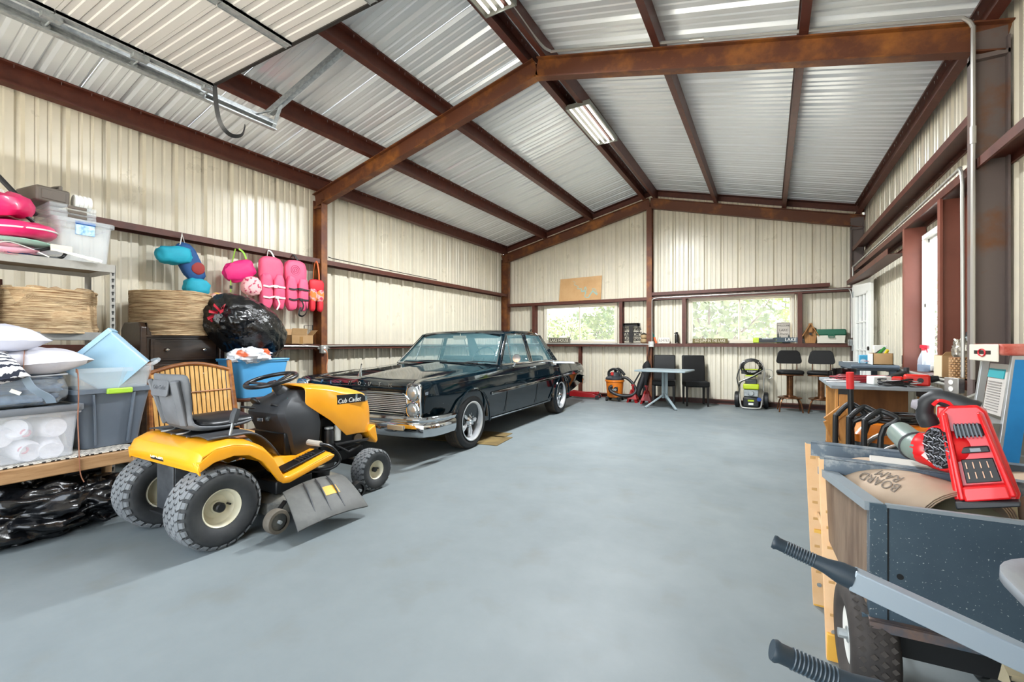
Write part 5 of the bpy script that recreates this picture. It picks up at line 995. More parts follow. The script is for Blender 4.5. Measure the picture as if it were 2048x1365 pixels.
# interior
obj('dashboard', G().span((-.8, 1.72, .86), (.8, 1.98, .955)), M_int, car, bev=.03); obj('front_seat', G().box((0, 2.62, .93), (1.4, .14, .16)), M_int, car, bev=.05); obj('rear_seat', G().box((0, 3.55, .93), (1.4, .14, .14)), M_int, car, bev=.05)
sw = obj('steering_wheel', torus(G(), .185, .011, T(.36, 2.12, .985, rx=62), 36, 8), M_black, car); obj('wheel_hub', G().cyl((.36, 1.98, .91), (.36, 2.12, .985), .02).bar((.19, 2.12, .985), (.53, 2.12, .985), .02, .012), M_black, sw)
obj('rear_view_mirror', G().box((0, 2.04, 1.29), (.22, .02, .055)).cyl((0, 2.05, 1.29), (0, 2.06, 1.35), .006), mat('tan mirror back', '#a99c86', .5), car, bev=.008)
mr = obj('side_mirror', G().lathe([(0, -.04), (.03, -.035), (.058, -.01), (.06, 0), (.054, .006), (0, .006)], 24, T(.985, 1.93, 1.0, rx=90, rz=10)), M_crm, car); obj('mirror_stalk', G().cyl((.93, 1.95, .89), (.985, 1.95, .985), .01).lathe([(.03, 0), (.015, .015), (0, .02)], 12, T(.92, 1.95, .885)), M_crm, mr)
for s_ in (-.35, .42): wpr = obj('wiper', G().tube([(s_, 1.53, .955), (s_ + .1, 1.60, .965), (s_ + .42, 1.61, .957)], .007, 6), M_black, car)
obj('cowl_vent', G().span((-.6, 1.5, .938), (.6, 1.56, .952)), M_black, car, bev=.004)
M_grl = mat('bright grille metal', '#e2e4e4', .32, .75)
# front: grille bars, hood ornament, letters, bumper
gl = obj('grille', G().span((-.70, .03, .50), (.70, .06, .675)), M_black, car, smooth=0)
for k in range(9): obj('grille_bar', G().cyl((-.70, .0, .51 + .0195 * k), (.70, .0, .51 + .0195 * k), .0068, n=10), M_grl, gl, smooth=60)
obj('grille_surround', G().tube([(x, -.018, .59 + z) for x, z in rrect(1.44, .215, .06, 5)], .013, 8, closed=True), M_crm, car); obj('hood_lip', G().tube([(-.72, .0, .742), (0, -.02, .752), (.72, .0, .742)], .012, 8), M_paint, car); obj('valance', G().span((-.72, .0, .40), (.72, .05, .49)), M_paint, car, bev=.01)
for i, ch_ in enumerate('PLYMOUTH'): text('lettering', ch_, .055, M_crm, car, T(-.49 + .14 * i, -.012, .777, rx=75), .004)
obj('hood_ornament', G().loft([[V((w * cos(a), .06 + .07 * (1 - z / .14) * sin(a) * .4 + .03 * z / .14, .845 + z)) for a in [2 * pi * k / 10 for k in range(10)]] for z, w in ((0, .022), (.03, .014), (.09, .010), (.13, .012), (.14, .004))]), M_crm, car)
bp = []
for x, y in ((-1.0, .40), (-1.0, .2), (-.985, .08), (-.93, -.04), (-.8, -.085), (-.4, -.11), (0, -.115), (.4, -.11), (.8, -.085), (.93, -.04), (.985, .08), (1.0, .2), (1.0, .40)):
    n_ = V((x * .35, -1 if abs(x) < .9 else -.3, 0)).normalized() if abs(x) < .97 else V((math.copysign(1, x), -.1, 0)).normalized()
    bp.append([V((x, y, 0)) + n_ * o_ + V((0, 0, z)) for o_, z in ((-.02, .485), (.012, .48), (.03, .455), (.012, .425), (.03, .40), (.028, .33), (.01, .285), (-.02, .27))])
obj('front_bumper', G().loft(bp), M_crm, car, smooth=40, bev=.004)
for s_ in (-1, 1): obj('parking_lamp', G().box((s_ * .66, -.128, .375), (.2, .02, .05)), mat('parking lens', '#b9a98c', .25, coat=.5), car, bev=.006)
for s_ in (-1, 1): obj('bumper_bolt', G().cyl((s_ * .28, -.13, .375), (s_ * .28, -.142, .375), .013), M_crm, car)
rb = [[V((x, y + o_, z)) for o_, z in ((.0, .42), (.05, .43), (.06, .50), (.05, .56), (0, .57))] for x, y in ((-.97, 4.9), (-.95, 5.12), (-.85, 5.2), (0, 5.24), (.85, 5.2), (.95, 5.12), (.97, 4.9))]
obj('rear_bumper', G().loft(rb), M_crm, car, smooth=40)
obj('underbody', G().span((-.6, .3, .17), (.6, 4.9, .25)), mat('dark chassis', '#0e0d0c', .8), car, smooth=0)
tag(obj('cardboard_sheet', G().box((0, 0, .004), (1.1, .5, .006)).box((.25, .35, .004), (.4, .3, .006)), mat('oil stained cardboard', '#5c4a26', .8, 0, '#7c6738', ns=4), None, loc=(-3.35, 4.7, 0), rot=(0, 0, 8)), 'oil stained cardboard sheet on the floor under the sedan', 'cardboard')
# ---------------------------------------------------------------- back wall: shelf girt things and furniture
GY, GT = 9.87, 1.209
def sign(name, label, x0, x1, z0, z1, m, border, txt, size, tm, th=.02, y=9.86, sx=1.0, lean=4, font_y=0):
    t = thing(name, label, 'sign', ((x0 + x1) / 2, y, z0), 0, None, -lean, 0); w, h = x1 - x0, z1 - z0
    obj('board', G().span((-w / 2, -th / 2, 0), (w / 2, th / 2, h)), m, t, bev=.002)
    if border: obj('border', G().tube([(x, -th / 2 - .001, h / 2 + z) for x, z in rrect(w - .03, h - .03, .004, 1)], .003, 4, closed=True), border, t, smooth=0)
    text('lettering', txt, size, tm, t, T(0, -th / 2 - .001, h / 2 + font_y, rx=90), .001, sx=sx); return t
M_cream2 = mat('cream paint', '#ddd5c0', .6); M_sgn = mat('dark olive sign', '#4d4a3c', .7, 0, '#3f3c30', ns=12); M_sgn2 = mat('olive brown plank', '#6b6134', .75, 0, '#544b28', ns=12, stretch=(2, 1, 10))
sign('plank_sign', 'dark sign reading LAKE HOUSE below the small back window', -4.58, -4.03, GT, 1.345, M_sgn, M_cream2, 'LAKE HOUSE', .105, M_cream2, sx=.78)
sign('plank_sign', 'olive plank sign reading GO JUMP IN THE LAKE under the large window', -1.35, -.70, GT, 1.305, M_sgn2, None, 'GO JUMP IN THE LAKE', .085, M_cream2, sx=.66)
t = thing('metal_monogram', 'black cut metal letter T monogram with the word TANSOR across', 'sign', (-2.61, 9.87, GT)); M_iron = mat('black iron', '#1b1614', .6)
text('letter_t', 'T', .58, M_iron, t, T(0, 0, .205, rx=90), .004, sx=1.15, off=.008); text('lettering', 'TANSOR', .115, M_iron, t, T(0, -.008, .19, rx=90), .004, sx=.8, off=.003)
obj('name_bar', G().span((-.23, -.003, .135), (.23, .003, .148)).span((-.23, -.003, .232), (.23, .003, .245)), M_iron, t, smooth=0)
obj('top_serif', G().span((-.17, -.004, .33), (-.14, .004, .44)).span((.14, -.004, .33), (.17, .004, .44)).span((-.17, -.004, .41), (.17, .004, .44)), M_iron, t, smooth=0)
for s_ in (-1, 1):
    for z0, d in ((.135, -1), (.245, 1)):
        g = G()
        for r0, cx in ((.045, .09), (.03, .19), (.035, .14)):
            g.tube([(s_ * (cx + r0 * (1 - i / 16) * cos(i * .7)), 0, z0 + d * (.05 + r0 * (1 - i / 16) * sin(i * .7))) for i in range(14)], .005, 5)
        obj('scroll', g, M_iron, t)
obj('scroll_base', G().span((-.2, -.004, 0), (.2, .004, .012)), M_iron, t, smooth=0)
t = thing('map_board', 'tan wooden board with a pale blue lake map leaning on the back wall', 'board', (-3.79, 9.86, 2.197), 0, None, -5)
obj('board', G().add([(x, y, z) for y in (-.008, .008) for x, z in ((-.52, 0), (.50, -.0), (.515, .55), (-.50, .53))], [(0, 1, 2, 3), (7, 6, 5, 4), (0, 4, 5, 1), (1, 5, 6, 2), (2, 6, 7, 3), (3, 7, 4, 0)]), mat('tan plywood', '#c0996a', .6, 0, '#b48c5c', ns=3), t)
lk = G(); q = random.Random(8)
lk.tube([(-.18, -.0095, .47), (-.12, -.0095, .42), (-.15, -.0095, .38), (-.05, -.0095, .33), (-.06, -.0095, .28), (.03, -.0095, .27), (.04, -.0095, .21), (.12, -.0095, .22), (.14, -.0095, .16)], [.004, .005, .006, .008, .011, .012, .016, .02, .02], 6, smooth=4)
lk.tube([(.14, -.0095, .17), (.12, -.0095, .09), (.2, -.0095, .06), (.25, -.0095, .13), (.31, -.0095, .2), (.36, -.0095, .16), (.42, -.0095, .12)], [.014, .012, .016, .018, .022, .02, .026], 6, smooth=4); lk.tube([(.1, -.0095, .24), (.13, -.0095, .31), (.16, -.0095, .22)], .012, 6, smooth=3); lk.tube([(.31, -.0095, .2), (.3, -.0095, .26), (.36, -.0095, .24), (.4, -.0095, .17)], .008, 6, smooth=3)
for v_ in lk.v: v_.y = -.0085 + (v_.y + .0095) * .12
obj('lake_outline', lk, mat('lake blue paint', '#8fa79c', .6), t)
sign('licence_plate', 'white licence plate 634763 beside the centre column', -2.03, -1.80, GT, 1.33, mat('white plate', '#d8d3c8', .4), None, '634763', .085, mat('plate ink', '#6d5a50', .5), .004, 9.86, .8)
t = thing('hand_trowel', 'small tool with teal and orange handles leaning by the licence plate', 'tool', (-2.07, 9.86, GT)); obj('handle', G().cyl((0, 0, 0), (-.05, .02, .13), .022, .018), M_or, t); obj('grip', G().cyl((-.05, .02, .13), (-.1, .03, .25), .016, .012), mat('teal plastic', '#1c8f86', .4), t)
t = thing('spray_can', 'dark aerosol can on the girt left of the large back window', 'can', (-1.66, 9.86, GT)); obj('can', G().lathe([(.036, 0), (.04, .006), (.04, .17), (.034, .185), (.02, .19)], 20), mat('dark can print', '#26231f', .35, 0, '#a09a8e', ns=9, lo=.6, hi=.62), t); obj('nozzle_cap', G().lathe([(.026, .188), (.026, .225), (.02, .232), (0, .232)], 16).span((-.05, -.008, .2), (-.02, .008, .22)), M_black, t)
t = thing('clay_jar', 'stacked tan clay jar beside the monogram on the girt', 'jar', (-2.33, 9.86, GT)); obj('body', G().lathe([(.05, 0), (.075, .03), (.07, .08), (.05, .1), (.07, .12), (.066, .17), (.05, .19)], 20), mat('tan clay', '#a58c66', .7), t); obj('lid', G().lathe([(.06, .19), (.06, .205), (.02, .22), (0, .235)], 18).tube([(-.05, 0, .2), (-.09, 0, .22), (-.1, 0, .26)], .008, 6, smooth=2), M_dark, t)
t = thing('key_hook', 'black ring hook standing on the girt left of the small window', 'hook', (-5.05, 9.86, GT)); obj('stem', G().cyl((0, 0, 0), (0, 0, .27), .008).lathe([(.03, 0), (.03, .01), (0, .012)], 14), M_black, t); obj('ring', torus(G(), .03, .011, T(0, 0, .3, rx=90), 18, 8), M_black, t)
t = thing('spirit_level', 'short box level with lime end caps under the large window', 'level', (-.02, 9.85, GT)); obj('body', G().span((-.2, -.02, .02), (.2, .02, .1)), M_gp, t, bev=.006); 
for s_ in (-1, 1): obj('lime_cap', G().span((s_ * .19 - .05, -.024, .012), (s_ * .19 + .05, .024, .105)), mat('yellow green cap', '#b9cf2e', .4), t, bev=.006); obj('foot', G().span((s_ * .2 - .03, -.02, 0), (s_ * .2 + .03, .02, .02)), M_black, t)
obj('vial', G().span((-.09, -.023, .075), (.09, .0, .102)), M_galv, t, bev=.004)
t = sign('lodge_sign', 'tall pale sign with dark pine trees reading WELCOME LAKE Shore', .13, .355, GT, 1.60, mat('pale grey sign board', '#b9b1a6', .7, 0, '#a79f94', ns=8), mat('sign edge', '#5b5249', .7), 'LAKE', .06, mat('sign ink', '#4b4540', .6), font_y=.05)
ink = bpy.data.materials['sign ink']; text('lettering', 'WELCOME', .046, ink, t, T(0, -.012, .33, rx=90), .001, sx=.9); text('lettering', 'Shore', .055, ink, t, T(0, -.012, .175, rx=90), .001, shear=.3)
M_pine = mat('pine green black', '#1f2b2a', .7)
for x, h in ((-.085, .17), (-.055, .11), (-.03, .07), (.085, .13), (.06, .07), (.1, .09)):
    g = G()
    for k in range(4): zz = .02 + h * k / 4; w = .03 * (1 - k / 5); g.add([(x - w, -.0125, zz), (x + w, -.0125, zz), (x, -.0125, zz + h * .42)], [(0, 1, 2)])
    obj('pine_tree', g, M_pine, t, smooth=0, fix=False)
obj('dark_hill', G().span((-.11, -.013, .0), (.11, -.011, .03)), M_pine, t, smooth=0)
t = thing('arrow_sign', 'blue grey arrow sign reading LAKE in front of the lodge sign', 'sign', (.335, 9.815, GT)); P = [(-.25, .015), (-.2, .06), (-.25, .105), (.15, .105), (.15, .12), (.23, .06), (.15, .0), (.15, .015)]
obj('arrow_board', G().prism([(x, z) for x, z in P], -.01, .01, M(((1, 0, 0, 0), (0, 0, -1, 0), (0, 1, 0, 0.004), (0, 0, 0, 1)))), mat('slate blue board', '#3d4a52', .6), t, bev=.003); text('lettering', 'LAKE', .08, M_white, t, T(.02, -.012, .065, rx=90), .001)
t = thing('birdhouse', 'wooden birdhouse with a steep roof and round hole on the girt', 'birdhouse', (.66, 9.84, GT))
M_bh = mat('knotty cedar', '#a4743f', .6, 0, '#8a5c2e', ns=5, stretch=(8, 8, 1)); obj('front', G().prism([(-.075, 0), (.075, 0), (.10, .15), (0, .34), (-.10, .15)], -.07, .04, M(((1, 0, 0, 0), (0, 0, -1, 0), (0, 1, 0, 0), (0, 0, 0, 1)))), M_bh, t, bev=.003)
for s_ in (-1, 1): obj('roof_panel', G().add(*slab(V((s_ * .125, -.02, .125)), V((0, -.02, .36)), V((0, .09, 0)), V((s_ * .006, 0, .004)))), M_bh, t, bev=.002)
obj('entry_hole', G().cyl((0, -.072, .17), (0, -.068, .17), .022, n=18), M_black, t); obj('ridge_strip', G().span((-.03, -.075, .2), (.03, -.07, .36)), M_bh, t, bev=.002)
t = thing('tackle_box', 'green lidded cream tackle box at the right end of the girt', 'box', (.965, 9.83, GT)); M_tb = mat('cream plastic', '#cfcabb', .45); M_gr = mat('dark green plastic', '#1c5a43', .4)
obj('base', G().box((0, 0, .07), (.42, .17, .14), taper=.95), M_tb, t, bev=.01); obj('lid', G().box((0, 0, .195), (.43, .18, .11), taper=1.04), M_gr, t, bev=.02); obj('handle_latch', G().tube([(-.04, -.095, .14), (-.04, -.11, .10), (.04, -.11, .10), (.04, -.095, .14)], .009, 6).box((0, -.095, .14), (.1, .015, .03)), M_gr, t, bev=.003); obj('foot_rim', G().box((0, 0, .008), (.41, .165, .014)), M_tb, t, bev=.003)
# red floor jack, shop vacuum, jack stands, black bag
M_rj = mat('dark red enamel', '#8f1418', .35, coat=.2)
t = thing('floor_jack', 'red trolley jack on the floor behind the sedan tail', 'jack', (-3.55, 9.45, 0), 8)
for y in (-.13, .11): obj('side_plate', G().prism([(-.38, .05), (.38, .035), (.38, .075), (.2, .12), (-.25, .16), (-.38, .12)], 0, .02, M(((1, 0, 0, 0), (0, 0, 1, y), (0, 1, 0, 0), (0, 0, 0, 1)))), M_rj, t, bev=.004)
obj('lift_arm', G().bar((-.2, 0, .11), (.28, 0, .13), .09, .05).cyl((.3, 0, .11), (.3, 0, .155), .05), M_rj, t, bev=.006); obj('handle_socket', G().cyl((-.3, 0, .12), (-.40, 0, .17), .03), M_rj, t)
for x in (-.33, .33):
    for y in (-.14, .13): obj('caster_wheel', G().cyl((x, y - .03, .045), (x, y + .03, .045), .045, n=18), M_black, t)
M_vor = mat('shop vac orange', '#d9771f', .4, 0, '#cf6f1a', ns=3)
t = thing('shop_vacuum', 'orange shop vacuum with black lid and coiled hose by the back wall', 'vacuum', (-2.83, 9.4, 0))
obj('drum', G().lathe([(.14, .07), (.155, .08), (.185, .40), (.2, .405), (.2, .44), (.18, .445)], 32), M_vor, t); obj('lid', G().lathe([(.19, .44), (.195, .47), (.17, .50), (.12, .52), (.11, .58), (.07, .60), (0, .60)], 30), M_gp, t); obj('carry_handle', G().tube([(-.13, 0, .5), (-.13, 0, .60), (-.05, 0, .66), (.06, 0, .65), (.12, 0, .56), (.13, 0, .5)], .025, 8, smooth=4), M_black, t)
obj('red_switch', G().box((-.02, -.115, .57), (.06, .02, .07)), mat('red switch', '#b3221d', .4), t, bev=.006); obj('drum_label', G().span((-.08, -.19, .2), (.11, -.165, .29)), M_black, t, bev=.004, rot=(-4, 0, 0)); text('lettering', 'RIDGID', .05, M_white, t, T(.015, -.206, .246, rx=86), .001)
obj('hose', G().tube([(.17, -.06, .5), (.28, -.06, .48), (.40, -.08, .38), (.47, -.10, .25), (.42, -.16, .16), (.28, -.22, .13), (.1, -.25, .16), (-.02, -.25, .23), (-.03, -.24, .3), (.02, -.22, .32)], .032, 12, smooth=6), mat('black ribbed hose', '#1b1b1c', .5, bump=.0), t); obj('front_handle', G().tube([(.0, .12, .55), (.0, .05, .64), (.1, 0, .66), (.22, -.04, .55)], .03, 8, smooth=4), M_black, t)
for a in range(4):
    an = pi / 4 + a * pi / 2; x, y = .17 * cos(an), .17 * sin(an); obj('caster_foot', G().box((x, y, .065), (.07, .07, .05)), M_black, t, bev=.01); obj('caster_wheel', G().cyl((x * 1.1 - .02, y * 1.1, .03), (x * 1.1 + .02, y * 1.1, .03), .03, n=14), M_black, t)
def jack_stand(x, y, lb):
    t = thing('jack_stand', lb, 'jack stand', (x, y, 0), 0, 'red jack stands by the vacuum'); obj('column', G().cyl((0, 0, .15), (0, 0, .34), .022).box((0, 0, .35), (.07, .04, .03)), M_rj, t, bev=.003)
    for k in range(4): a = pi / 4 + k * pi / 2; obj('leg', G().add(*slab(V((.03 * cos(a), .03 * sin(a), .26)), V((.13 * cos(a), .13 * sin(a), 0)), V((-.03 * sin(a), .03 * cos(a), 0)), V((.004, .004, .002)))), M_rj, t, bev=.002)
    obj('skirt', G().add([(.05, .05, .2), (-.05, .05, .2), (-.05, -.05, .2), (.05, -.05, .2), (.1, .1, .07), (-.1, .1, .07), (-.1, -.1, .07), (.1, -.1, .07)], [(0, 1, 5, 4), (1, 2, 6, 5), (2, 3, 7, 6), (3, 0, 4, 7)]), M_rj, t, smooth=0)
jack_stand(-2.42, 9.3, 'red jack stand just right of the orange shop vacuum'); jack_stand(-2.12, 9.2, 'red jack stand left of the first parsons chair')
t = thing('folding_umbrella', 'black folded umbrella hanging from the girt beside the centre column', 'umbrella', (-2.3, 9.6, 0)); obj('canopy', G().lathe([(.015, .02), (.03, .1), (.05, .45), (.09, .72), (.07, .78), (.02, .84)], 14, T(0, .06, 0, ry=6)), mat('black cloth', '#121316', .8), t); obj('shaft', G().tube([(.02, .06, .0), (.09, .07, .9), (.12, .12, 1.12), (.1, .16, 1.19)], .009, 6), M_black, t)
t = thing('long_bag', 'long black sports bag leaning against the centre column', 'bag', (-2.42, 9.55, 0)); obj('body', G().tube([(-.0, 0, .02), (.05, .05, .25), (.12, .1, .5), (.16, .16, .72)], [.05, .06, .065, .055, .045], 12, smooth=3), mat('black nylon', '#17181b', .6), t); obj('strap', G().tube([(.0, -.06, .12), (-.05, -.08, .3), (.08, .03, .6)], .008, smooth=3, sq=(.004, .03)), M_black, t)
# grey pedestal table, parsons chairs
M_grt = mat('grey painted metal table', '#93a0a3', .45, 0, '#87959a', ns=5)
t = thing('pedestal_table', 'grey square pedestal table with three splayed feet before the parsons chairs', 'table', (-1.69, 8.78, 0), -4)
obj('table_top', G().box((0, 0, .70), (.90, .80, .03)), M_grt, t, bev=.006)
for dx, dy in ((-.035, 0), (.035, 0), (0, .04)): obj('column_post', G().cyl((dx, dy, .18), (dx, dy, .69), .022, n=10), M_grt, t)
obj('mount_plate', G().box((0, .01, .68), (.3, .25, .012)), M_grt, t)
for a in (-105 - 40, -105 + 62, 90): dx, dy = cos(R(a)), sin(R(a)); obj('foot', G().tube([(dx * .03, dy * .03, .26), (dx * .09, dy * .09, .2), (dx * .34, dy * .34, .03), (dx * .37, dy * .37, .012)], .02, sq=(.045, .025)), M_grt, t, bev=.004)
M_lea = mat('black bonded leather', '#0d0c0c', .5, 0, '#121111', ns=4, spec=.3); M_dkw = mat('near black wood', '#15100d', .4)
def parsons(x, y, rz, lb):
    t = thing('parsons_chair', lb, 'chair', (x, y, 0), rz, 'black parsons chairs at the grey table')
    obj('seat', G().box((0, 0, .42), (.44, .44, .11)), M_lea, t, bev=.025, seg=3)
    rg = [[V((sx * .215 * k, yy + dy, z)) for sx, dy in ((-1, -.03), (1, -.03), (1, .03), (-1, .03))] for z, yy, k in ((.38, .2, 1), (.6, .21, 1), (.8, .235, 1), (.97, .27, .98))]
    obj('backrest', G().loft(rg), M_lea, t, bev=.02, seg=3); obj('top_seam', G().cyl((-.21, .265, .925), (.21, .265, .925), .004), M_lea, t)
    for lx, ly in ((-.19, -.19), (.19, -.19), (-.19, .2), (.19, .2)): obj('leg', G().box((lx, ly, .19), (.045, .045, .38), taper=.75), M_dkw, t, bev=.003)
    return t
parsons(-1.83, 9.42, 8, 'black parsons chair partly hidden behind the grey pedestal table'); parsons(-1.24, 9.45, 18, 'black parsons chair right of the grey pedestal table, turned slightly')
# pressure washer
t = thing('pressure_washer', 'black and lime pressure washer with coiled hose standing by the back wall', 'pressure washer', (-.28, 9.55, 0))
M_pl = mat('lime green plastic', '#b4c71f', .4); obj('frame_tube', G().tube([(-.2, .08, .06), (-.2, .1, .45), (-.21, .1, .68), (-.14, .1, .86), (.14, .1, .86), (.21, .1, .68), (.2, .1, .45), (.2, .08, .06)], .014, 8, smooth=3).tube([(-.2, .08, .3), (-.18, -.18, .2), (-.16, -.24, .06), (-.1, -.26, .03), (.1, -.26, .03), (.16, -.24, .06), (.18, -.18, .2), (.2, .08, .3)], .014, 8, smooth=3), M_cond, t)
obj('engine_cover', G().box((0, -.06, .41), (.26, .24, .1)), M_pl, t, bev=.02); obj('air_box', G().box((0, -.05, .49), (.19, .2, .1)), M_gp, t, bev=.015); obj('engine_fins', G().box((0, -.06, .29), (.24, .2, .13)).cyl((0, -.17, .29), (0, -.19, .29), .05), M_galv, t, bev=.01); obj('pump_base', G().box((0, -.12, .13), (.26, .2, .18)), M_black, t, bev=.02); obj('control_panel', G().box((0, .06, .68), (.34, .03, .1)), M_black, t, bev=.008); obj('panel_stripe', G().box((0, .04, .72), (.3, .012, .02)).box((0, .04, .60), (.2, .012, .025)), M_pl, t); text('lettering', 'RYOBI', .05, M_white, t, T(0, .043, .675, rx=90), .001)
obj('blue_fuel_cap', G().cyl((.13, -.2, .19), (.13, -.235, .19), .035, n=14), mat('blue cap', '#1c3f8c', .4), t); obj('lime_label', G().box((0, -.223, .16), (.1, .006, .03)), M_pl, t); obj('spec_label', G().box((0, -.223, .10), (.08, .006, .04)), M_white, t)
for s_ in (-1, 1): obj('wheel', G().lathe([(.05, -.03), (.13, -.04), (.15, -.025), (.15, .025), (.13, .04), (.05, .03)], 26, T(s_ * .24, .06, .15, ry=90)), M_black, t)
g = G(); q = random.Random(4)
for k in range(7): a0 = q.uniform(0, 6); g.tube([((.13 + .01 * k) * cos(a0 + a) + .0, .02 + .015 * k, .76 + (.11 + .008 * k) * sin(a0 + a)) for a in [i * .4 for i in range(16)]], .009, 6)
g.tube([(-.2, 0, .72), (-.24, -.02, .55), (-.2, -.05, .35), (-.22, -.06, .2)], .01, 6, smooth=3).tube([(.2, 0, .72), (.06, -.1, .6), (-.15, -.13, .5), (-.2, -.1, .4)], .01, 6, smooth=3); obj('pressure_hose', g, M_bc, t)
obj('spray_wand', G().tube([(.22, -.03, .73), (.02, -.13, .6), (-.2, -.12, .49)], .008, 6).tube([(.24, 0, .73), (.33, 0, .71), (.35, 0, .62), (.29, 0, .56), (.24, 0, .60), (.235, 0, .68)], .006, 6, smooth=4), M_cond, t)
# bar stools
M_brz = mat('bronze stool metal', '#6b4423', .35, .6, '#4a2c18', ns=8)
def bar_stool(x, y, rz, lb):
    t = thing('bar_stool', lb, 'stool', (x, y, 0), rz, 'black bar stools against the back wall')
    obj('seat', G().loft([[V((a, b, z)) for a, b in rrect(w, w, .09, 5)] for z, w in ((.66, .36), (.675, .40), (.70, .41), (.725, .39), (.735, .3))]), M_lea, t, smooth=60); obj('seat_rim', G().loft([[V((a, b, z)) for a, b in rrect(.39, .39, .09, 5)] for z in (.645, .662)]), M_brz, t)
    obj('backrest', G().loft([[V((x_ * k, .19 + .05 * (z - .85) - .05 * (1 - (x_ / .2) ** 2) + dy, z + zz)) for x_, zz in (())] or [V((a * 1.0, .17 + dy + .12 * (a / .22) ** 2 * -.35, .96 + b)) for a, b in [(c * (1 + .12 * (-d / .11)), d) for c, d in rrect(.37, .24, .06, 5)]] for dy in (0, .035, .05)]), M_lea, t, bev=.008)
    for s_ in (-1, 1): obj('back_post', G().tube([(s_ * .13, .17, .67), (s_ * .13, .21, .74), (s_ * .13, .215, .9)], .008, 6), M_brz, t)
    obj('pedestal', G().lathe([(.05, .24), (.05, .62), (.08, .645), (.08, .655)], 20), M_brz, t); obj('foot_ring', torus(G(), .18, .011, T(0, 0, .245), 32, 8), M_brz, t); obj('foot_plate', G().lathe([(.0, .235), (.17, .24), (.17, .25), (.06, .26), (.05, .3)], 28), M_brz, t)
    for k in range(4): a = pi / 4 + k * pi / 2; c, s2 = cos(a), sin(a); obj('leg', G().tube([(c * .05, s2 * .05, .27), (c * .13, s2 * .13, .255), (c * .2, s2 * .2, .19), (c * .235, s2 * .235, .08), (c * .25, s2 * .25, 0)], .012, 8, smooth=4), M_brz, t)
bar_stool(.33, 9.42, 4, 'black bar stool right of the pressure washer, under the arrow sign'); bar_stool(.79, 9.42, -6, 'black bar stool beneath the tackle box, nearest the back right corner')
# ---------------------------------------------------------------- right side: benches, sill things, generator
M_wtop = mat('worn grey bench top', '#8b9296', .55, 0, '#767d82', ns=4); M_ply = mat('brown plywood', '#8a5c2f', .6, 0, '#704722', ns=2, stretch=(6, 1, 1)); M_post = mat('yellow pine post', '#bd8644', .55, 0, '#a06c33', ns=3, stretch=(12, 12, 1.4))
t = thing('workbench', 'plywood workbench with a grey top and pine legs by the right wall', 'workbench', (.45, 4.54, 0), 0)
obj('bench_top', G().add([(x, y, z) for z in (.83, .858) for x, y in ((.0, 0), (.70, .05), (.72, 1.1), (.0, 1.06))], [(3, 2, 1, 0), (4, 5, 6, 7), (0, 1, 5, 4), (1, 2, 6, 5), (2, 3, 7, 6), (3, 0, 4, 7)]), M_wtop, t, bev=.003)
for x, y in ((.10, .07), (.62, .12), (.10, .98), (.62, 1.0)): l_ = obj('leg', G().span((x - .045, y - .045, 0), (x + .045, y + .045, .79)), M_post, t, bev=.004); obj('bracket', G().span((x - .05, y - .05, .785), (x + .05, y + .05, .83)), M_black, l_)
obj('trim_post', G().span((.03, .03, 0), (.05, .075, .83)), M_post, t, bev=.002)
obj('back_panel', G().span((.15, .55, .08), (.60, .565, .80)), M_ply, t, smooth=0); obj('lower_shelf', G().span((.05, .03, .2), (.66, 1.02, .22)), M_ply, t, smooth=0); obj('diagonal_brace', G().bar((.08, .01, .66), (-.03, -.02, .56), .02, .08).bar((-.03, -.02, .57), (.03, .0, .40), .02, .06), M_post, t, bev=.004)
def coil(g, c, r, n, h, w, q, pr=.006):
    for k in range(n):
        g.tube([(c[0] + (r * q.uniform(.75, 1.05)) * cos(a + k) * w, c[1] + r * q.uniform(.8, 1.02) * sin(a + k), c[2] + pr + h * k / n + .004 * sin(a * 3 + k)) for a in [2 * pi * i / 14 for i in range(13)]], pr, 6, smooth=2)
    return g
q = random.Random(12); M_rc = mat('dark red cable', '#8d1f27', .45); M_wc = mat('white cord rubber', '#c9c5c4', .5)
tag(obj('jumper_cables', coil(G(), (.72, 5.05, .858), .17, 7, .05, 1.3, q, .008), M_rc), 'coiled dark red jumper cables on the plywood workbench', 'cables')
tag(obj('power_cord', coil(coil(G(), (.62, 5.0, .858), .12, 3, .02, 1.6, q, .005).tube([(.5, 5.2, .865), (.6, 5.0, .866), (.85, 4.85, .866)], .005, 6, smooth=4), (.95, 4.75, .862), .1, 4, .05, 1.2, q, .004), M_wc), 'tangled white cord among the tools on the plywood workbench', 'cord')
tag(obj('power_cord', coil(G(), (.88, 4.68, .859), .09, 6, .06, 1.2, q, .006).tube([(.52, 5.3, .875), (.55, 5.2, .88), (.6, 5.1, .87)], .014, 8), M_bc), 'tangled black cord at the front edge of the workbench', 'cord')
t = thing('battery_charger', 'small white and black charger on the workbench beside the cables', 'charger', (.80, 4.78, .86), 20); obj('case', G().box((0, 0, .035), (.14, .1, .07)), M_white, t, bev=.008); obj('black_end', G().box((.085, 0, .035), (.05, .1, .075)), M_black, t, bev=.006)
t = thing('red_tool', 'red power tool with a square end lying on the workbench', 'tool', (1.03, 4.74, .86), -10); M_tr = mat('bright tool red', '#cf2418', .35, 0, '#c31f15', ns=3); obj('body', G().box((0, 0, .05), (.16, .10, .09)), M_tr, t, bev=.015); obj('grip', G().bar((-.08, 0, .05), (-.2, .02, .045), .05, .05), M_tr, t, bev=.015); obj('dark_port', G().cyl((.02, -.052, .05), (.02, -.047, .05), .02), M_black, t); obj('chuck', G().cyl((.08, 0, .06), (.13, 0, .07), .03, .02), M_black, t)
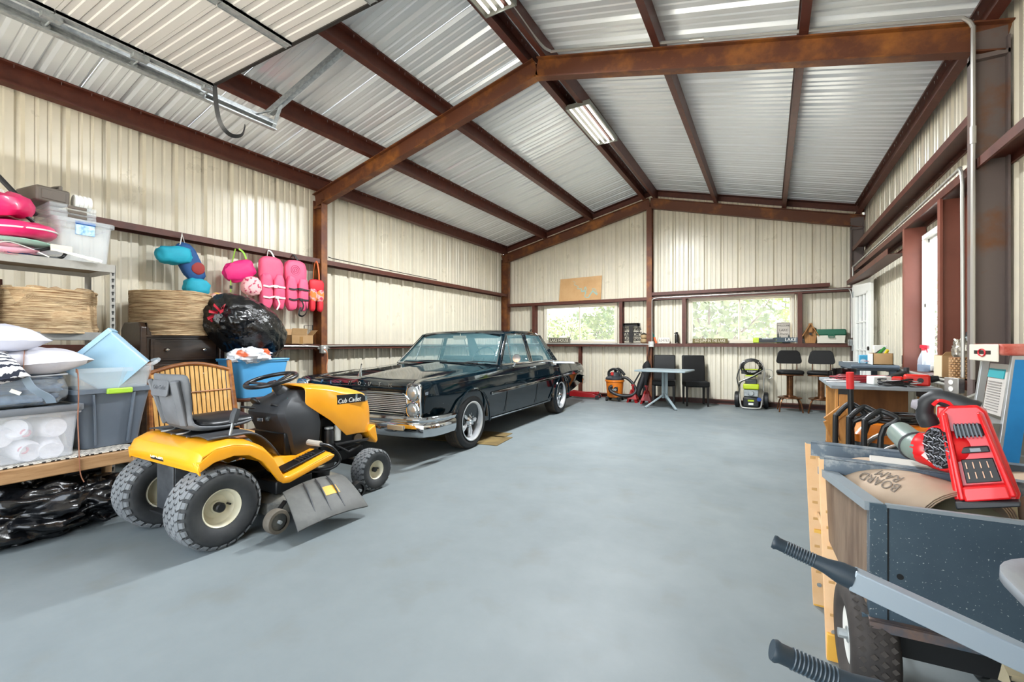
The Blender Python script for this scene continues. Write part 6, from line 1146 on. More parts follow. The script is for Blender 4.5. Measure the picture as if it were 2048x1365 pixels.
t = thing('black_tool', 'black angled tool beside the red power tool on the bench', 'tool', (.93, 4.9, .86), 30); obj('body', G().bar((-.1, 0, .03), (.08, 0, .09), .06, .05), M_black, t, bev=.01); obj('knob', G().cyl((.09, 0, .09), (.09, 0, .14), .02), M_gp, t)
t = thing('chrome_pan', 'dark shiny round pan on the far end of the workbench', 'pan', (.64, 5.42, .859)); obj('pan', G().lathe([(0, .003), (.085, .0), (.095, .1), (.1, .1), (.09, .006), (0, .008)], 28), mat('dark chrome', '#3a3432', .15, .9), t); obj('pan_handle', G().tube([(-.095, 0, .08), (-.13, 0, .07), (-.13, 0, .03), (-.093, 0, .025)], .006, 6), M_dark, t)
# rolling tool cart
M_tc = mat('slate plastic cart', '#4f5a64', .5, 0, '#596570', ns=3)
t = thing('tool_cart', 'slate grey plastic utility cart behind the workbench', 'cart', (1.02, 6.85, 0), 0)
obj('top_tray', G().loft([[V((x, y, z)) for x, y in rrect(w, d, .06)] for w, d, z in ((.36, 1.10, .90), (.42, 1.16, .915), (.42, 1.16, .965), (.40, 1.14, .968), (.39, 1.13, .958))]), M_tc, t, smooth=40); obj('push_handle', G().span((-.22, -.62, .93), (.2, -.56, .965)), M_tc, t, bev=.01); obj('pale_edge', G().span((-.2, .56, .925), (.2, .60, .966)), M_white, t, bev=.006)
for x, y in ((-.16, -.5), (.16, -.5), (-.16, .5), (.16, .5)): obj('leg', G().span((x - .03, y - .03, .1), (x + .03, y + .03, .91)), M_tc, t, bev=.006); obj('caster', G().cyl((x - .015, y, .05), (x + .015, y, .05), .05, n=16), M_black, t)
obj('lower_tray', G().box((0, 0, .28), (.4, 1.12, .06)), M_tc, t, bev=.01)
t = thing('white_bin', 'white plastic bin on the lower tray of the slate cart', 'bin', (1.0, 6.75, .311)); obj('tub', tote(G(), .26, .4, .5, tw=.88), M_white, t); obj('rim', G().tube([(x, y, .49) for x, y in rrect(.28, .42, .04)], .008, 6, closed=True), M_white, t)
t = thing('parts_box', 'open cardboard box of mixed tools on the slate cart', 'box', (1.12, 6.62, .962), 0); g = G().span((-.09, -.14, 0), (.09, .14, .006)).span((-.09, -.14, 0), (-.084, .14, .13)).span((.084, -.14, 0), (.09, .14, .13)).span((-.09, -.14, 0), (.09, -.134, .13)).span((-.09, .134, 0), (.09, .14, .13)); obj('carton', g, M_card, t, smooth=0); obj('white_flap', G().span((-.096, -.14, .0), (-.091, .14, .125)), M_white, t)
for k, (m_, p, q2, lb) in enumerate(((mat('green tool plastic', '#2f7d35', .4), (-.03, 0, .1), (.05, .06, .19), 'green handled tool poking out of the parts box'), (mat('yellow tool plastic', '#d8c02c', .4), (.02, -.05, .08), (.05, -.09, .17), 'yellow tool poking out of the parts box'), (M_black, (-.05, .02, .1), (.02, .1, .16), 'black tool lying across the parts box'))):
    c = thing('hand_tool', lb, 'tool', (1.12, 6.62, .962)); obj('handle', G().cyl(p, q2, .02, .015), m_, c); obj('collar', G().cyl(V(p).lerp(V(q2), -.15), p, .012), M_galv, c)
c = thing('white_carton', 'small white carton behind the parts box on the slate cart', 'box', (1.16, 6.9, .962)); obj('carton', G().box((0, 0, .11), (.12, .1, .22)), M_white, c, bev=.003); obj('label', G().box((-.061, 0, .12), (.002, .07, .1)), M_cream2, c)
c = thing('blue_pack', 'small blue pack on the slate cart, left of the parts box', 'pack', (1.02, 6.98, .962)); obj('pack', G().box((0, 0, .05), (.1, .1, .1)), mat('sky blue pack', '#3f9ac0', .5), c, bev=.006); obj('band', G().box((0, 0, .05), (.102, .03, .102)), M_white, c)
c = thing('clear_glasses', 'clear safety glasses lying on the slate cart', 'glasses', (.98, 6.75, .965)); obj('lens', G().blob((0, 0, .025), (.03, .08, .03), 16, 8), M_clr, c); obj('temple_arm', G().tube([(0, -.08, .03), (.1, -.08, .03)], .004, 5).tube([(0, .08, .03), (.1, .08, .03)], .004, 5), mat('rose plastic', '#a5666b', .4), c)
for k in range(4): c = thing('caulk_tube', ['far left', 'second', 'third', 'near right'][k] + ' caulk tube of the four standing on the sill girt by the cart', 'tube', (1.36, 6.75 - .075 * k, .927), 0, 'caulk tubes on the right sill'); obj('cartridge', G().cyl((0, 0, 0), (0, 0, .22), .025, n=14), M_white if k % 2 else M_cream2, c); obj('nozzle', G().cyl((0, 0, .22), (0, 0, .31 - .02 * k), .009, .004, n=8), M_white, c); obj('print_band', G().cyl((0, 0, .04), (0, 0, .14), .0255, n=14), M_gp, c)
# sill: spray bottle, cardboard box, basket
t = thing('spray_bottle', 'clear spray bottle with a red trigger and blue liquid on the window sill', 'bottle', (1.34, 5.92, .922), 120); obj('bottle', G().loft([[V((x, y, z)) for x, y in rrect(w, d, min(w, d) * .45, 5)] for z, w, d in ((0, .10, .065), (.01, .11, .07), (.07, .11, .07), (.09, .10, .065), (.11, .105, .068), (.15, .08, .055), (.2, .035, .035), (.215, .033, .033))]), clear('clear bottle plastic', '#dbe6f0', .3), t, smooth=60)
obj('blue_liquid', G().loft([[V((x, y, z)) for x, y in rrect(w, d, min(w, d) * .45, 5)] for z, w, d in ((.004, .094, .06), (.01, .104, .064), (.07, .104, .064))]), mat('blue liquid', '#2f5c86', .2, alpha=.85), t); obj('trigger_head', G().bar((-.05, 0, .245), (.035, 0, .25), .025, .035).cyl((0, 0, .21), (0, 0, .235), .019).bar((-.025, 0, .24), (-.04, 0, .19), .012, .01), mat('red trigger', '#d02a3c', .4), t, bev=.004)
t = thing('shipping_box', 'tan cardboard box marked Ar on the right sill beside the basket', 'box', (1.305, 5.06, .924), 0); obj('carton', G().box((0, 0, .09), (.14, .21, .18)), M_card, t, bev=.002); obj('window_lit_side', G().box((-.071, 0, .09), (.002, .205, .175)), mat('window lit cardboard', '#d5c8ab', .8), t); text('lettering', 'Ar', .075, mat('box ink', '#5d4326', .8), t, T(.01, -.106, .035, rx=90), .0006); obj('flap', G().add([(-.07, -.105, .18), (.07, -.105, .18), (.06, -.12, .215), (-.05, -.12, .21)], [(0, 1, 2, 3)]), M_card, t, smooth=0, solid=.003)  # box side facing the window: daylight painted in as a lighter colour
t = thing('wicker_basket', 'small woven wicker basket on the right sill at the foot of the conduits', 'basket', (1.305, 4.77, .924)); g = G(); g2 = G()
for row in range(9):
    z = .008 + .018 * row
    for k in range(18):
        a = 2 * pi * k / 18 + (row % 2) * pi / 18; rr = .067 + .004; d = pi / 20
        g.add([((rr + o_) * cos(a + b), (rr + o_) * sin(a + b), z + c) for o_, b, c in ((-.006, -d, 0), (.004, -d * .4, 0), (.004, d * .4, 0), (-.006, d, 0), (-.006, d, .015), (.004, d * .4, .015), (.004, -d * .4, .015), (-.006, -d, .015))], [(0, 1, 6, 7), (1, 2, 5, 6), (2, 3, 4, 5)])
o = obj('weave', g, mat('pale wicker', '#c9a57a', .6, 0, '#a87d4f', ns=30), t, fix=False); o['kind'] = 'stuff'; obj('lining', G().lathe([(.062, 0), (.064, .165)], 24, None, False), mat('dark wicker', '#3a2416', .8), t, solid=.004); obj('rim', torus(G(), .068, .007, T(0, 0, .166), 28, 8), mat('brown wicker', '#8a5c35', .6), t)
t = thing('chip_bag', 'crumpled silver foil bag sticking out of the wicker basket', 'bag', (1.31, 4.79, 1.06)); obj('foil', G().blob((.0, .02, .07), (.05, .06, .11), 30, 22, .25, 2, 6, ridge=.4), mat('silver foil', '#b9b3a6', .3, .7, '#8d867a', ns=12), t); obj('crimped_edge', G().tube([(.02, -.05, .16), (.03, 0, .19), (.02, .06, .17)], .008, 6, smooth=3), M_galv, t)
t = thing('black_glove', 'black work glove hanging above the wicker basket', 'glove', (1.36, 4.84, 1.17)); obj('palm', G().blob((0, 0, 0), (.02, .05, .06), 18, 12, .2, 2, 3, m=T(rx=30)), M_black, t); obj('fingers', G().cyl((0, .03, .04), (0, .06, .10), .011).cyl((0, .0, .05), (0, .02, .12), .011).cyl((0, -.03, .03), (0, -.05, .09), .011), M_black, t); obj('cuff', G().cyl((0, -.02, -.04), (0, -.05, -.09), .03, .035), M_gp, t)
# generator with bent handles, cable on top
M_go = mat('generator orange', '#d6771b', .35, 0, '#cc6c12', ns=4, coat=.2); M_gd = mat('generator dark grey', '#3a4348', .45)
t = thing('generator', 'orange and dark grey portable generator with black bent handles', 'generator', (.50, 3.82, 0), -4)
obj('body', G().loft([[V((x, y, z)) for x, y in rrect(w, d, .05, 4, .30, .2)] for w, d, z in ((.56, .42, .14), (.60, .44, .2), (.60, .44, .50), (.58, .43, .54))]), M_gd, t, smooth=40); obj('top_cover', G().loft([[V((x, y, z)) for x, y in rrect(w, d, .05, 4, .30, .2)] for w, d, z in ((.60, .44, .54), (.60, .44, .59), (.50, .36, .655), (.40, .3, .662))]), M_go, t, smooth=30); obj('filler_cap', G().cyl((.2, .2, .66), (.2, .2, .69), .04), M_black, t)
for x, y, k in ((-.10, -.06, 0), (-.03, -.12, 1), (.045, -.20, 2)): obj('bent_handle', G().tube([(x, y, .10), (x, y, .66), (x + .012, y, .72), (x + .07, y + .02, .79 - .01 * k), (x + .10, y + .02, .79 - .01 * k), (x + .16, y - .02, .74), (x + .14, y - .03, .71), (x + .08, y - .02, .62), (x + .075, y - .02, .12)], .0165, 10, smooth=3), M_black, t)
obj('handle_bar', G().cyl((-.10, -.06, .3), (.06, -.2, .3), .014), M_black, t)
obj('roll_cage_tube', G().tube([(.03, -.06, .3), (.05, -.06, .50), (.13, -.06, .60), (.25, -.06, .622), (.66, -.06, .622), (.66, -.06, .2)], .014, 8, smooth=4), mat('taupe tube', '#7d736a', .4, .4), t); obj('inner_cage_tube', G().tube([(.10, -.07, .28), (.12, -.07, .46), (.2, -.07, .54), (.3, -.07, .56), (.6, -.07, .56)], .01, 8, smooth=4), mat('taupe tube 2', '#8a8076', .4, .4), t)
obj('control_panel', G().box((.36, -.025, .38), (.26, .02, .18)), M_black, t, bev=.01); obj('exhaust_grille', G().box((.36, -.04, .38), (.12, .01, .10)), mat('rust red panel', '#5b2a1c', .5), t, bev=.004)
for x in (.08, .52): obj('wheel', G().lathe([(.05, -.03), (.1, -.035), (.12, -.02), (.12, .02), (.1, .035), (.05, .03)], 22, T(x, .42, .12, rx=90)), M_black, t); obj('foot', G().box((x, .02, .07), (.06, .06, .14)), M_black, t, bev=.006)
tag(obj('cable_coil', coil(coil(G(), (.76, 4.0, .664), .15, 9, .05, 1.3, q, .007), (.70, 4.0, .664), .10, 4, .02, 1.6, q, .006), M_bc), 'black extension cable coiled on top of the orange generator', 'cable')
t = thing('steel_pole', 'black pole with a red foam grip standing behind the generator handles', 'pole', (.475, 3.74, 0)); obj('pole', G().cyl((.03, .1, 0), (0, 0, .93), .017, n=12), M_black, t); obj('red_grip', G().cyl((0, 0, .90), (-.004, -.01, 1.01), .022, n=14), mat('red foam grip', '#cf2a2a', .6), t)
t = thing('carton', 'small open brown carton on the floor behind the sawhorse leg', 'box', (.40, 4.16, 0), 4); obj('carton', G().box((0, 0, .135), (.22, .22, .27)), M_card, t, bev=.002); obj('flap', G().add([(-.11, -.11, .27), (.11, -.11, .27), (.10, -.15, .31), (-.10, -.15, .31)], [(0, 1, 2, 3)]), M_card, t, smooth=0, solid=.004)
# folding sawhorse
M_sw = mat('faded yellow sawhorse paint', '#e6bd90', .6, 0, '#deaf7c', ns=5); M_swi = mat('yellow sawhorse inside', '#e0ab45', .55, 0, '#d99e38', ns=5); M_rail = mat('paint splashed blue steel', '#56636f', .5, .2, '#b9bcb8', ns=9, lo=.5, hi=.72)
t = thing('sawhorse', 'folding yellow sawhorse with paint splashed steel rails carrying the red blower', 'sawhorse', (.18, 2.3, 0), 0)
for (a, b) in (((-.015, .10, .765), (1.0, -.06, .765)), ((.015, -.10, .745), (1.0, -.25, .745))):
    a, b = V(a), V(b); n = (b - a).normalized().cross(V((0, 0, 1))); obj('rail', G().add(*slab(a, b, n * .022, V((0, 0, .003)))).add(*slab(a - n * .02 - V((0, 0, .028)), b - n * .02 - V((0, 0, .028)), n * .002, V((0, 0, .028)))).add(*slab(a + n * .02 - V((0, 0, .028)), b + n * .02 - V((0, 0, .028)), n * .002, V((0, 0, .028)))), M_rail, t, smooth=0)
M_slot = mat('leg slot shade', '#c4965c', .6)
def leg_c(a, b, wx, wy, m1, m2):
    a, b = V(a), V(b); l = obj('leg', G().add(*slab(a, b, V((wx, 0, 0)), V((0, .003, 0)))).add(*slab(a + V((-wx, wy, 0)), b + V((-wx, wy, 0)), V((.002, 0, 0)), V((0, wy, 0)))).add(*slab(a + V((wx, wy, 0)), b + V((wx, wy, 0)), V((.002, 0, 0)), V((0, wy, 0)))), m1, t, smooth=0)
    g = G(); g2 = G()
    for k in (.08, .27, .35, .45, .62, .78): p = a.lerp(b, k); g.box(p + V((0, -.0032, 0)), (.02, .001, .012)); 
    o = obj('punched_slots', g, m2, l, smooth=0); o['kind'] = 'stuff'; p = a.lerp(b, .86); obj('foot_cap', G().box(b + V((0, .008, .05)), (wx * 2.1, .024, .1)), M_swi, l, bev=.003); obj('bolt', G().cyl(p + V((0, -.003, 0)), p + V((0, -.009, 0)), .009, n=12), M_galv, l)
leg_c((.022, -.105, .735), (.038, -.215, 0), .024, .012, M_sw, M_slot); leg_c((-.012, .10, .755), (.025, .19, 0), .024, .012, M_sw, M_slot); leg_c((.985, -.24, .735), (1.0, -.33, 0), .024, .012, M_sw, M_slot); leg_c((.985, -.05, .755), (1.0, .06, 0), .024, .012, M_sw, M_slot)
obj('spreader', G().bar((.03, -.16, .42), (.01, .14, .44), .006, .02), M_sw, t); obj('crossbar', G().bar((-.0, .15, .36), (.99, .02, .36), .03, .015), M_swi, t)
# black utility cart with cardboard rolls
def cart_mat():
    m = mat('dusty black cart steel', '#465661', .42, .2, '#394854', ns=2.2, rvar=.08); nt = m.node_tree; N = nt.nodes; L = nt.links; b = N['Principled BSDF']; mp = [n for n in N if n.type == 'MAPPING'][0]; src = b.inputs['Base Color'].links[0].from_socket
    v = N.new('ShaderNodeTexNoise'); v.inputs['Scale'].default_value = 150; v.inputs['Detail'].default_value = 1; L.new(mp.outputs[0], v.inputs[0]); r = N.new('ShaderNodeValToRGB'); r.color_ramp.elements[0].position = .68; r.color_ramp.elements[1].position = .75; L.new(v.outputs[0], r.inputs[0])
    mx = N.new('ShaderNodeMix'); mx.data_type = 'RGBA'; mx.inputs[7].default_value = lin('#aab0ae'); L.new(r.outputs[0], mx.inputs[0]); L.new(src, mx.inputs[6]); L.new(mx.outputs[2], b.inputs['Base Color']); return m
M_cart = cart_mat(); M_csd2 = mat('uneven brown cart side', '#7d6a58', .5, .1, '#5f4c3e', ns=3, stretch=(1, 8, 1)); M_rim2 = mat('scuffed rusty steel', '#4a5763', .5, .4, '#8a6a55', ns=6)  # cart side mixes two browns by stretched noise
t = thing('utility_cart', 'dusty black steel utility cart with a pneumatic wheel at the lower right', 'cart', (.281, 1.815, 0), 3)
obj('front_panel', G().span((.045, 0, .335), (.80, .006, .69)), M_cart, t, smooth=0); obj('corner_post', G().span((0, -.004, .32), (.043, .006, .694)).span((-.002, -.004, .32), (.002, .035, .694)), M_cart, t, bev=.001); obj('panel_edge', G().span((.043, -.002, .33), (.047, .004, .69)), M_black, t)
obj('side_panel', G().add([(-.0, .02, .66), (-.07, .40, .66), (-.07, .40, .46), (-.02, .12, .335), (-.0, .02, .335), (.004, .02, .66), (-.066, .40, .66), (-.066, .40, .46), (-.016, .12, .335), (.004, .02, .335)], [(0, 1, 2, 3, 4), (9, 8, 7, 6, 5)] + [(i, (i + 1) % 5, 5 + (i + 1) % 5, 5 + i) for i in range(5)]), M_csd2, t, smooth=0)
obj('top_rail', G().add(*slab(V((.01, .0, .683)), V((-.06, .42, .683)), V((.024, 0, 0)), V((0, 0, .014)))).span((.04, -.004, .685), (.80, .012, .696)).span((-.07, .41, .66), (.74, .425, .696)), mat('worn grey cart rail', '#8e979c', .45, .3), t, smooth=0)
obj('back_panel', G().span((-.06, .41, .335), (.74, .416, .67)), M_cart, t, smooth=0); obj('far_side_panel', G().span((.795, .0, .335), (.80, .41, .69)), M_cart, t, smooth=0); obj('floor_pan', G().span((-.02, 0, .31), (.80, .41, .335)), M_cart, t, smooth=0); obj('bottom_rim', G().span((-.005, -.02, .325), (.80, .0, .333)).span((-.005, -.02, .298), (.80, -.016, .333)), M_rim2, t, bev=.001); obj('underframe', G().span((.05, .05, .20), (.78, .36, .31)), M_black, t, smooth=0)
obj('latch_bracket', G().tube([(.30, -.03, .24), (.30, -.03, .28), (.40, -.03, .275), (.41, -.03, .22)], .01, sq=(.004, .03)).cyl((.31, -.03, .262), (.395, -.03, .258), .01), mat('pale zinc', '#b5a98c', .4, .5), t); obj('drain_hole', G().cyl((.075, -.0015, .475), (.075, -.0005, .475), .009, n=14), M_black, t)
def pneu(c, lb):
    r = .19; m = T(*c, 0, 90, 0); w_ = obj('wheel', G().lathe([(.09, -.045), (.12, -.062), (.16, -.063), (.182, -.048), (r, -.022), (r, .022), (.182, .048), (.16, .063), (.12, .062), (.09, .045), (.09, -.045)], 48, m, False), mat('old black tyre', '#2b2725', .75, 0, '#3c3632', ns=7), t, smooth=60)
    g = G()
    for i in range(40):
        for row in range(4):
            a = 2 * pi * (i + .5 * (row % 2)) / 40; x0 = -.039 + .026 * row; rr = r - (abs(x0) > .03) * .007; vs = [((rr + h_) * cos(a + da), (rr + h_) * sin(a + da), x0 + dx) for h_ in (-.004, .004) for da, dx in ((-.05, 0), (0, -.011), (.05, 0), (0, .011))]; g.add(vs, [(3, 2, 1, 0), (4, 5, 6, 7), (0, 1, 5, 4), (1, 2, 6, 5), (2, 3, 7, 6), (3, 0, 4, 7)], m)
    o = obj('tread_blocks', g, mat('tyre tread', '#3d3834', .85), w_, smooth=0, fix=False); o['kind'] = 'stuff'; obj('rim', G().lathe([(.092, -.046), (.086, -.03), (.05, -.018), (.03, -.035), (0, -.035)], 32, m), M_white, w_); obj('hub_nut', G().cyl((c[0] - .075, c[1], c[2]), (c[0] - .03, c[1], c[2]), .016, n=8).cyl((c[0] - .05, c[1], c[2]), (c[0] - .04, c[1], c[2]), .026), M_galv, w_)
pneu((.012, .13, .19), 'l'); pneu((.79, .13, .19), 'r'); obj('axle', G().cyl((.0, .13, .19), (.80, .13, .19), .012), M_galv, t)
for y in (.33,): obj('rear_wheel', G().lathe([(.03, -.02), (.08, -.025), (.1, -.01), (.1, .01), (.08, .025), (.03, .02)], 24, T(.4, y + .1, .1, ry=90)), M_black, t)
# rolled builder's board in the cart
M_brd = mat('tan builders paper', '#b5a08a', .8, 0, '#a8927b', ns=2.5); M_inkb = mat('board print', '#6b6054', .8)
def roll(name, lb, c, rz, L_, r0, turns, rx=0, squash=1.0):
    t = thing(name, lb, 'roll', c, rz, None, rx); P = []; n = int(turns * 30)
    for i in range(n + 1): a = 2 * pi * turns * i / n; rr = r0 * (1 - .10 * i / n * turns * .5); P.append((rr * cos(a) * 1.0, rr * sin(a) * squash))
    g = G(); g.loft([[V((x, y_, z)) for x, z in P] for y_ in (0, L_)], caps=False, open_ring=True); obj('rolled_sheet', g, M_brd, t, solid=.004, smooth=60); return t
t = roll('paper_roll', 'thick tan rolled floor board with stamped print lying in the utility cart', (.545, 1.945, .625), 30, .42, .165, 3.2, 0, .68)
for k, (a, s_, tx) in enumerate(((68, .05, 'RAM'), (84, .05, 'BOARD'))):
    rr = .169; text('lettering', tx, s_, M_inkb, t, T(rr * cos(R(a + 50)), .2 + .0 * k, rr * .68 * sin(R(a + 50)), ry=90 - (a + 50)) @ T(0, 0, 0, rz=90), .0006)
t = roll('paper_roll', 'second tan rolled board behind the blower with a strip of masking tape', (.86, 1.87, .63), 10, .5, .13, 2.2, 0, .9); obj('masking_tape', G().grid(lambda a, b: (.134 * cos(R(100 + 40 * a)), .02 + .03 * b + .05 * a, .134 * .9 * sin(R(100 + 40 * a))), 6, 1), mat('masking tape', '#cfc6a4', .7), t, solid=.001)
t = roll('felt_roll', 'pale grey green roll of felt behind the tan roll in the cart', (.70, 2.09, .62), 76, .40, .075, 2.0, 0, 1.0)
for o in t.children: o.data.materials.clear(); o.data.materials.append(mat('pale sage felt', '#b0ae93', .9))
t = thing('label_carton', 'white printed carton lying in the cart under the sawhorse rail', 'box', (.47, 2.26, .58), -8); obj('carton', G().box((0, 0, .07), (.24, .12, .19)), mat('printed carton', '#c9c4bd', .6), t, bev=.003); text('lettering', 'Multi-Use', .03, M_black, t, T(-.01, -.061, .14, rx=90), .0006); text('lettering', 'Pump Sprayer', .028, M_black, t, T(-.005, -.061, .105, rx=90), .0006); obj('red_stripe', G().box((0, -.0605, .045), (.22, .002, .03)), M_redc, t)
# red leaf blower
M_mr = mat('glossy tool red', '#dd1c22', .3, 0, '#d4161c', ns=3, coat=.25); M_mb = mat('tool black rubber', '#26282b', .5); M_noz = mat('grey green nozzle plastic', '#6c7a74', .35, 0, '#77857e', ns=4)
t = thing('leaf_blower', 'red cordless leaf blower without battery lying across the sawhorse and cart', 'blower', (.553, 2.0, .860), -15.5)
MX = M(((1, 0, 0, 0), (0, 0, 1, 0), (0, 1, 0, 0), (0, 0, 0, 1)))
# battery tray: open frame leaning towards the camera
A_, B_, C_, D_ = (-.053, .118), (.036, .130), (.112, -.112), (-.012, -.152)
def tray(poly, y0, y1, dy): 
    n = len(poly); vs = [(x, y0 - .03 + dy * (-z), z) for x, z in poly] + [(x, y1 - .02 + dy * (-z), z) for x, z in poly]
    return vs, [tuple(range(n - 1, -1, -1)), tuple(range(n, 2 * n))] + [(i, (i + 1) % n, n + (i + 1) % n, n + i) for i in range(n)]
DY = -.25
def ins(f, u, v_):  # point inside the tray quad
    top = (A_[0] + (B_[0] - A_[0]) * u, A_[1] + (B_[1] - A_[1]) * u); bot = (D_[0] + (C_[0] - D_[0]) * u, D_[1] + (C_[1] - D_[1]) * u); return (top[0] + (bot[0] - top[0]) * v_, top[1] + (bot[1] - top[1]) * v_)
def quad(u0, u1, v0, v1): return [ins(0, u0, v0), ins(0, u1, v0), ins(0, u1, v1), ins(0, u0, v1)]
obj('battery_housing', G().add(*tray([(-.062, .105), (-.04, .135), (.03, .145), (.05, .125), (.118, -.105), (.112, -.135), (-.0, -.168), (-.022, -.155)], -.015, .065, DY)), M_mr, t, bev=.008, seg=3)
for q_ in (quad(0, .13, .02, .98), quad(.87, 1, .02, .98), quad(.1, .9, .84, 1.0)): obj('rail_edge', G().add(*tray(q_, -.045, -.01, DY)), M_mr, t, bev=.006)
obj('foot_bumper', G().add(*tray([(-.022, -.150), (.116, -.118), (.116, -.132), (-.018, -.172)], -.05, .06, DY)), M_mb, t, bev=.004)
obj('terminal_block', G().add(*tray(quad(.2, .86, .16, .30), -.032, -.012, DY)), M_mb, t, bev=.004)
for k in range(7): obj('terminal_fin', G().add(*tray(quad(.22 + .09 * k, .26 + .09 * k, .15, .31), -.038, -.014, DY)), mat('fin grey', '#59626a', .4) if k == 0 else bpy.data.materials['fin grey'], t)
obj('latch_bar', G().add(*tray(quad(.24, .84, .42, .49), -.028, -.012, DY)), M_mb, t, bev=.003); obj('latch_window', G().add(*tray(quad(.44, .66, .435, .475), -.03, -.02, DY)), mat('latch grey', '#7e868c', .3), t)
ct = obj('contact_plate', G().add(*tray(quad(.2, .84, .56, .82), -.022, -.012, DY)), M_black, t, bev=.002)
for k in range(4):
    for r_ in (0, 1): obj('contact_blade', G().add(*tray(quad(.27 + .14 * k, .29 + .14 * k, .59 + .11 * r_, .66 + .11 * r_), -.026, -.02, DY)), mat('copper contact', '#b98f74', .35, .7) if k + r_ == 0 else bpy.data.materials['copper contact'], ct)
obj('white_chevron', G().tube([(.0, -.062 + .03, -.128), (.075, -.066 + .028, -.106)], .003, 5), M_white, t)
fm = frame((-.012, .03, -.004), (-.097, -.030, -.010)) @ M.Diagonal((.80, .80, .9, 1)); obj('fan_housing', G().lathe([(.05, -.07), (.085, -.05), (.094, -.01), (.096, .045), (.09, .066)], 40, fm), M_mr, t, smooth=40)
gr = obj('intake_disc', G().lathe([(.084, .066), (.083, .07), (0, .075)], 36, fm), M_black, t); g = G()
for i in range(-4, 5):
    y = i * .019; w = sqrt(max(0, .08 ** 2 - y * y)); k = 5
    for j in range(k): x0 = -w + 2 * w * j / k; x1 = -w + 2 * w * (j + 1) / k; o_ = .007 if (j + i) % 2 else -.003; g.tube([fm @ V((x0, y + o_ * (1 if j % 2 else -1), .074)), fm @ V((x1, y - o_ * (1 if j % 2 else -1), .074))], .0022, 4)
for i in range(-3, 4):
    for j in range(-3, 4):
        if (i + j) % 2 == 0 and (i * .022) ** 2 + (j * .02) ** 2 < .0052: g.tube([fm @ V((i * .022, j * .02 - .008, .0745)), fm @ V((i * .022 + .006, j * .02 + .012, .0745))], .0022, 4)
o = obj('intake_grille', g, mat('grille grey', '#5b5e66', .4), gr); o['kind'] = 'stuff'
obj('volute', G().tube([(-.0, .10, -.05), (-.05, .105, -.045), (-.09, .105, -.035), (-.12, .115, -.03)], [.06, .06, .056, .052], 18, smooth=3), M_mr, t, smooth=50); obj('white_decal', G().tube([(-.10, .052, -.04), (-.075, .046, -.06)], .012, sq=(.004, .024)), mat('pink white decal', '#e3c9c6', .5), t)
obj('nozzle_tube', G().tube([(-.105, .105, -.034), (-.124, .122, -.032), (-.178, .25, -.008)], [.05, .05, .045, .043], 26, smooth=2), M_noz, t, smooth=50); obj('nozzle_ring', torus(G(), .05, .005, frame((-.123, .121, -.032), (-.178, .25, -.008)), 30, 8), M_gp, t); obj('nozzle_mouth', G().cyl((-.1781, .2505, -.0079), (-.1785, .2512, -.0077), .036, n=22), M_black, t)
obj('handle_grip', G().tube([(-.085, .06, .06), (-.098, .05, .10), (-.092, .04, .14), (-.068, .035, .158), (-.04, .03, .152), (.0, .025, .135), (.025, .025, .122)], [.028, .024, .023, .025, .027, .03, .034], 12, smooth=4), M_mb, t, smooth=60); obj('red_overmould', G().tube([(-.075, .014, .133), (-.06, .008, .150), (-.04, .006, .146), (-.02, .004, .134), (.0, .0, .124)], .006, 6, smooth=3), M_mr, t); obj('trigger', G().box((-.055, .035, .108), (.022, .02, .04), T(0, 0, 0)), M_mr, t, bev=.005); obj('speed_dial', G().lathe([(.018, 0), (.022, .01), (.014, .03), (0, .032)], 14, frame((-.103, .05, .125), (-.14, .05, .13))), mat('smoky dial', '#8f8b92', .4), t)
# step ladder with blue tape and red cap, grey board behind it
M_al = mat('brushed aluminium', '#c3c6c8', .35, .7, '#b3b6b8', ns=10); M_blue = mat('blue tape', '#1f86c6', .55, 0, '#1a7cba', ns=6); M_cap = mat('red paint spattered cap', '#b44a3a', .55, 0, '#cf8a7c', ns=9)
t = thing('step_ladder', 'small aluminium step ladder with a red cap and blue taped rail', 'ladder', (1.0, 3.17, 0), 0)
def rail(p, q, wx, wy, m, nm='side_rail'): return obj(nm, G().add(*slab(V(p), V(q), V((wx / 2, 0, 0)), V((0, wy / 2, 0)))), m, t, bev=.002)
n1 = rail((.035, -.145, 1.145), (-.09, -.175, 0), .075, .024, M_al); f1 = rail((.0, .145, 1.145), (-.12, .185, 0), .03, .024, M_al)
obj('blue_tape', G().add(*slab(V((.037, -.158, 1.125)), V((-.035, -.176, .44)), V((.030, 0, 0)), V((0, .0012, 0)))), M_blue, n1); rail((.16, -.14, 1.14), (.36, -.17, 0), .03, .02, M_al); rail((.16, .14, 1.14), (.36, .18, 0), .03, .02, M_al)
obj('top_cap', G().box((.07, 0, 1.172), (.24, .36, .055)), M_cap, t, bev=.012); cf = obj('cap_front', G().box((-.054, 0, 1.155), (.008, .345, .085)), mat('cream cap plastic', '#d8cfc0', .5), t, bev=.004); obj('oval_badge', torus(G(), .03, .004, T(-.06, .0, 1.155, ry=90) @ M.Diagonal((.6, 1.4, 1, 1)), 24, 6), M_redc, cf); obj('badge_stripe', G().box((-.0585, .0, 1.157), (.003, .20, .018)), M_dark, cf)
for k, z in enumerate((.82, .55, .28)): s_ = .145 + .03 * (1.14 - z); xx = .0 - .11 * (1.14 - z); obj('step', G().box((xx, 0, z), (.08, 2 * s_, .006)).box((xx - .042, 0, z - .025), (.004, 2 * s_, .056)), M_al, t, bev=.001)
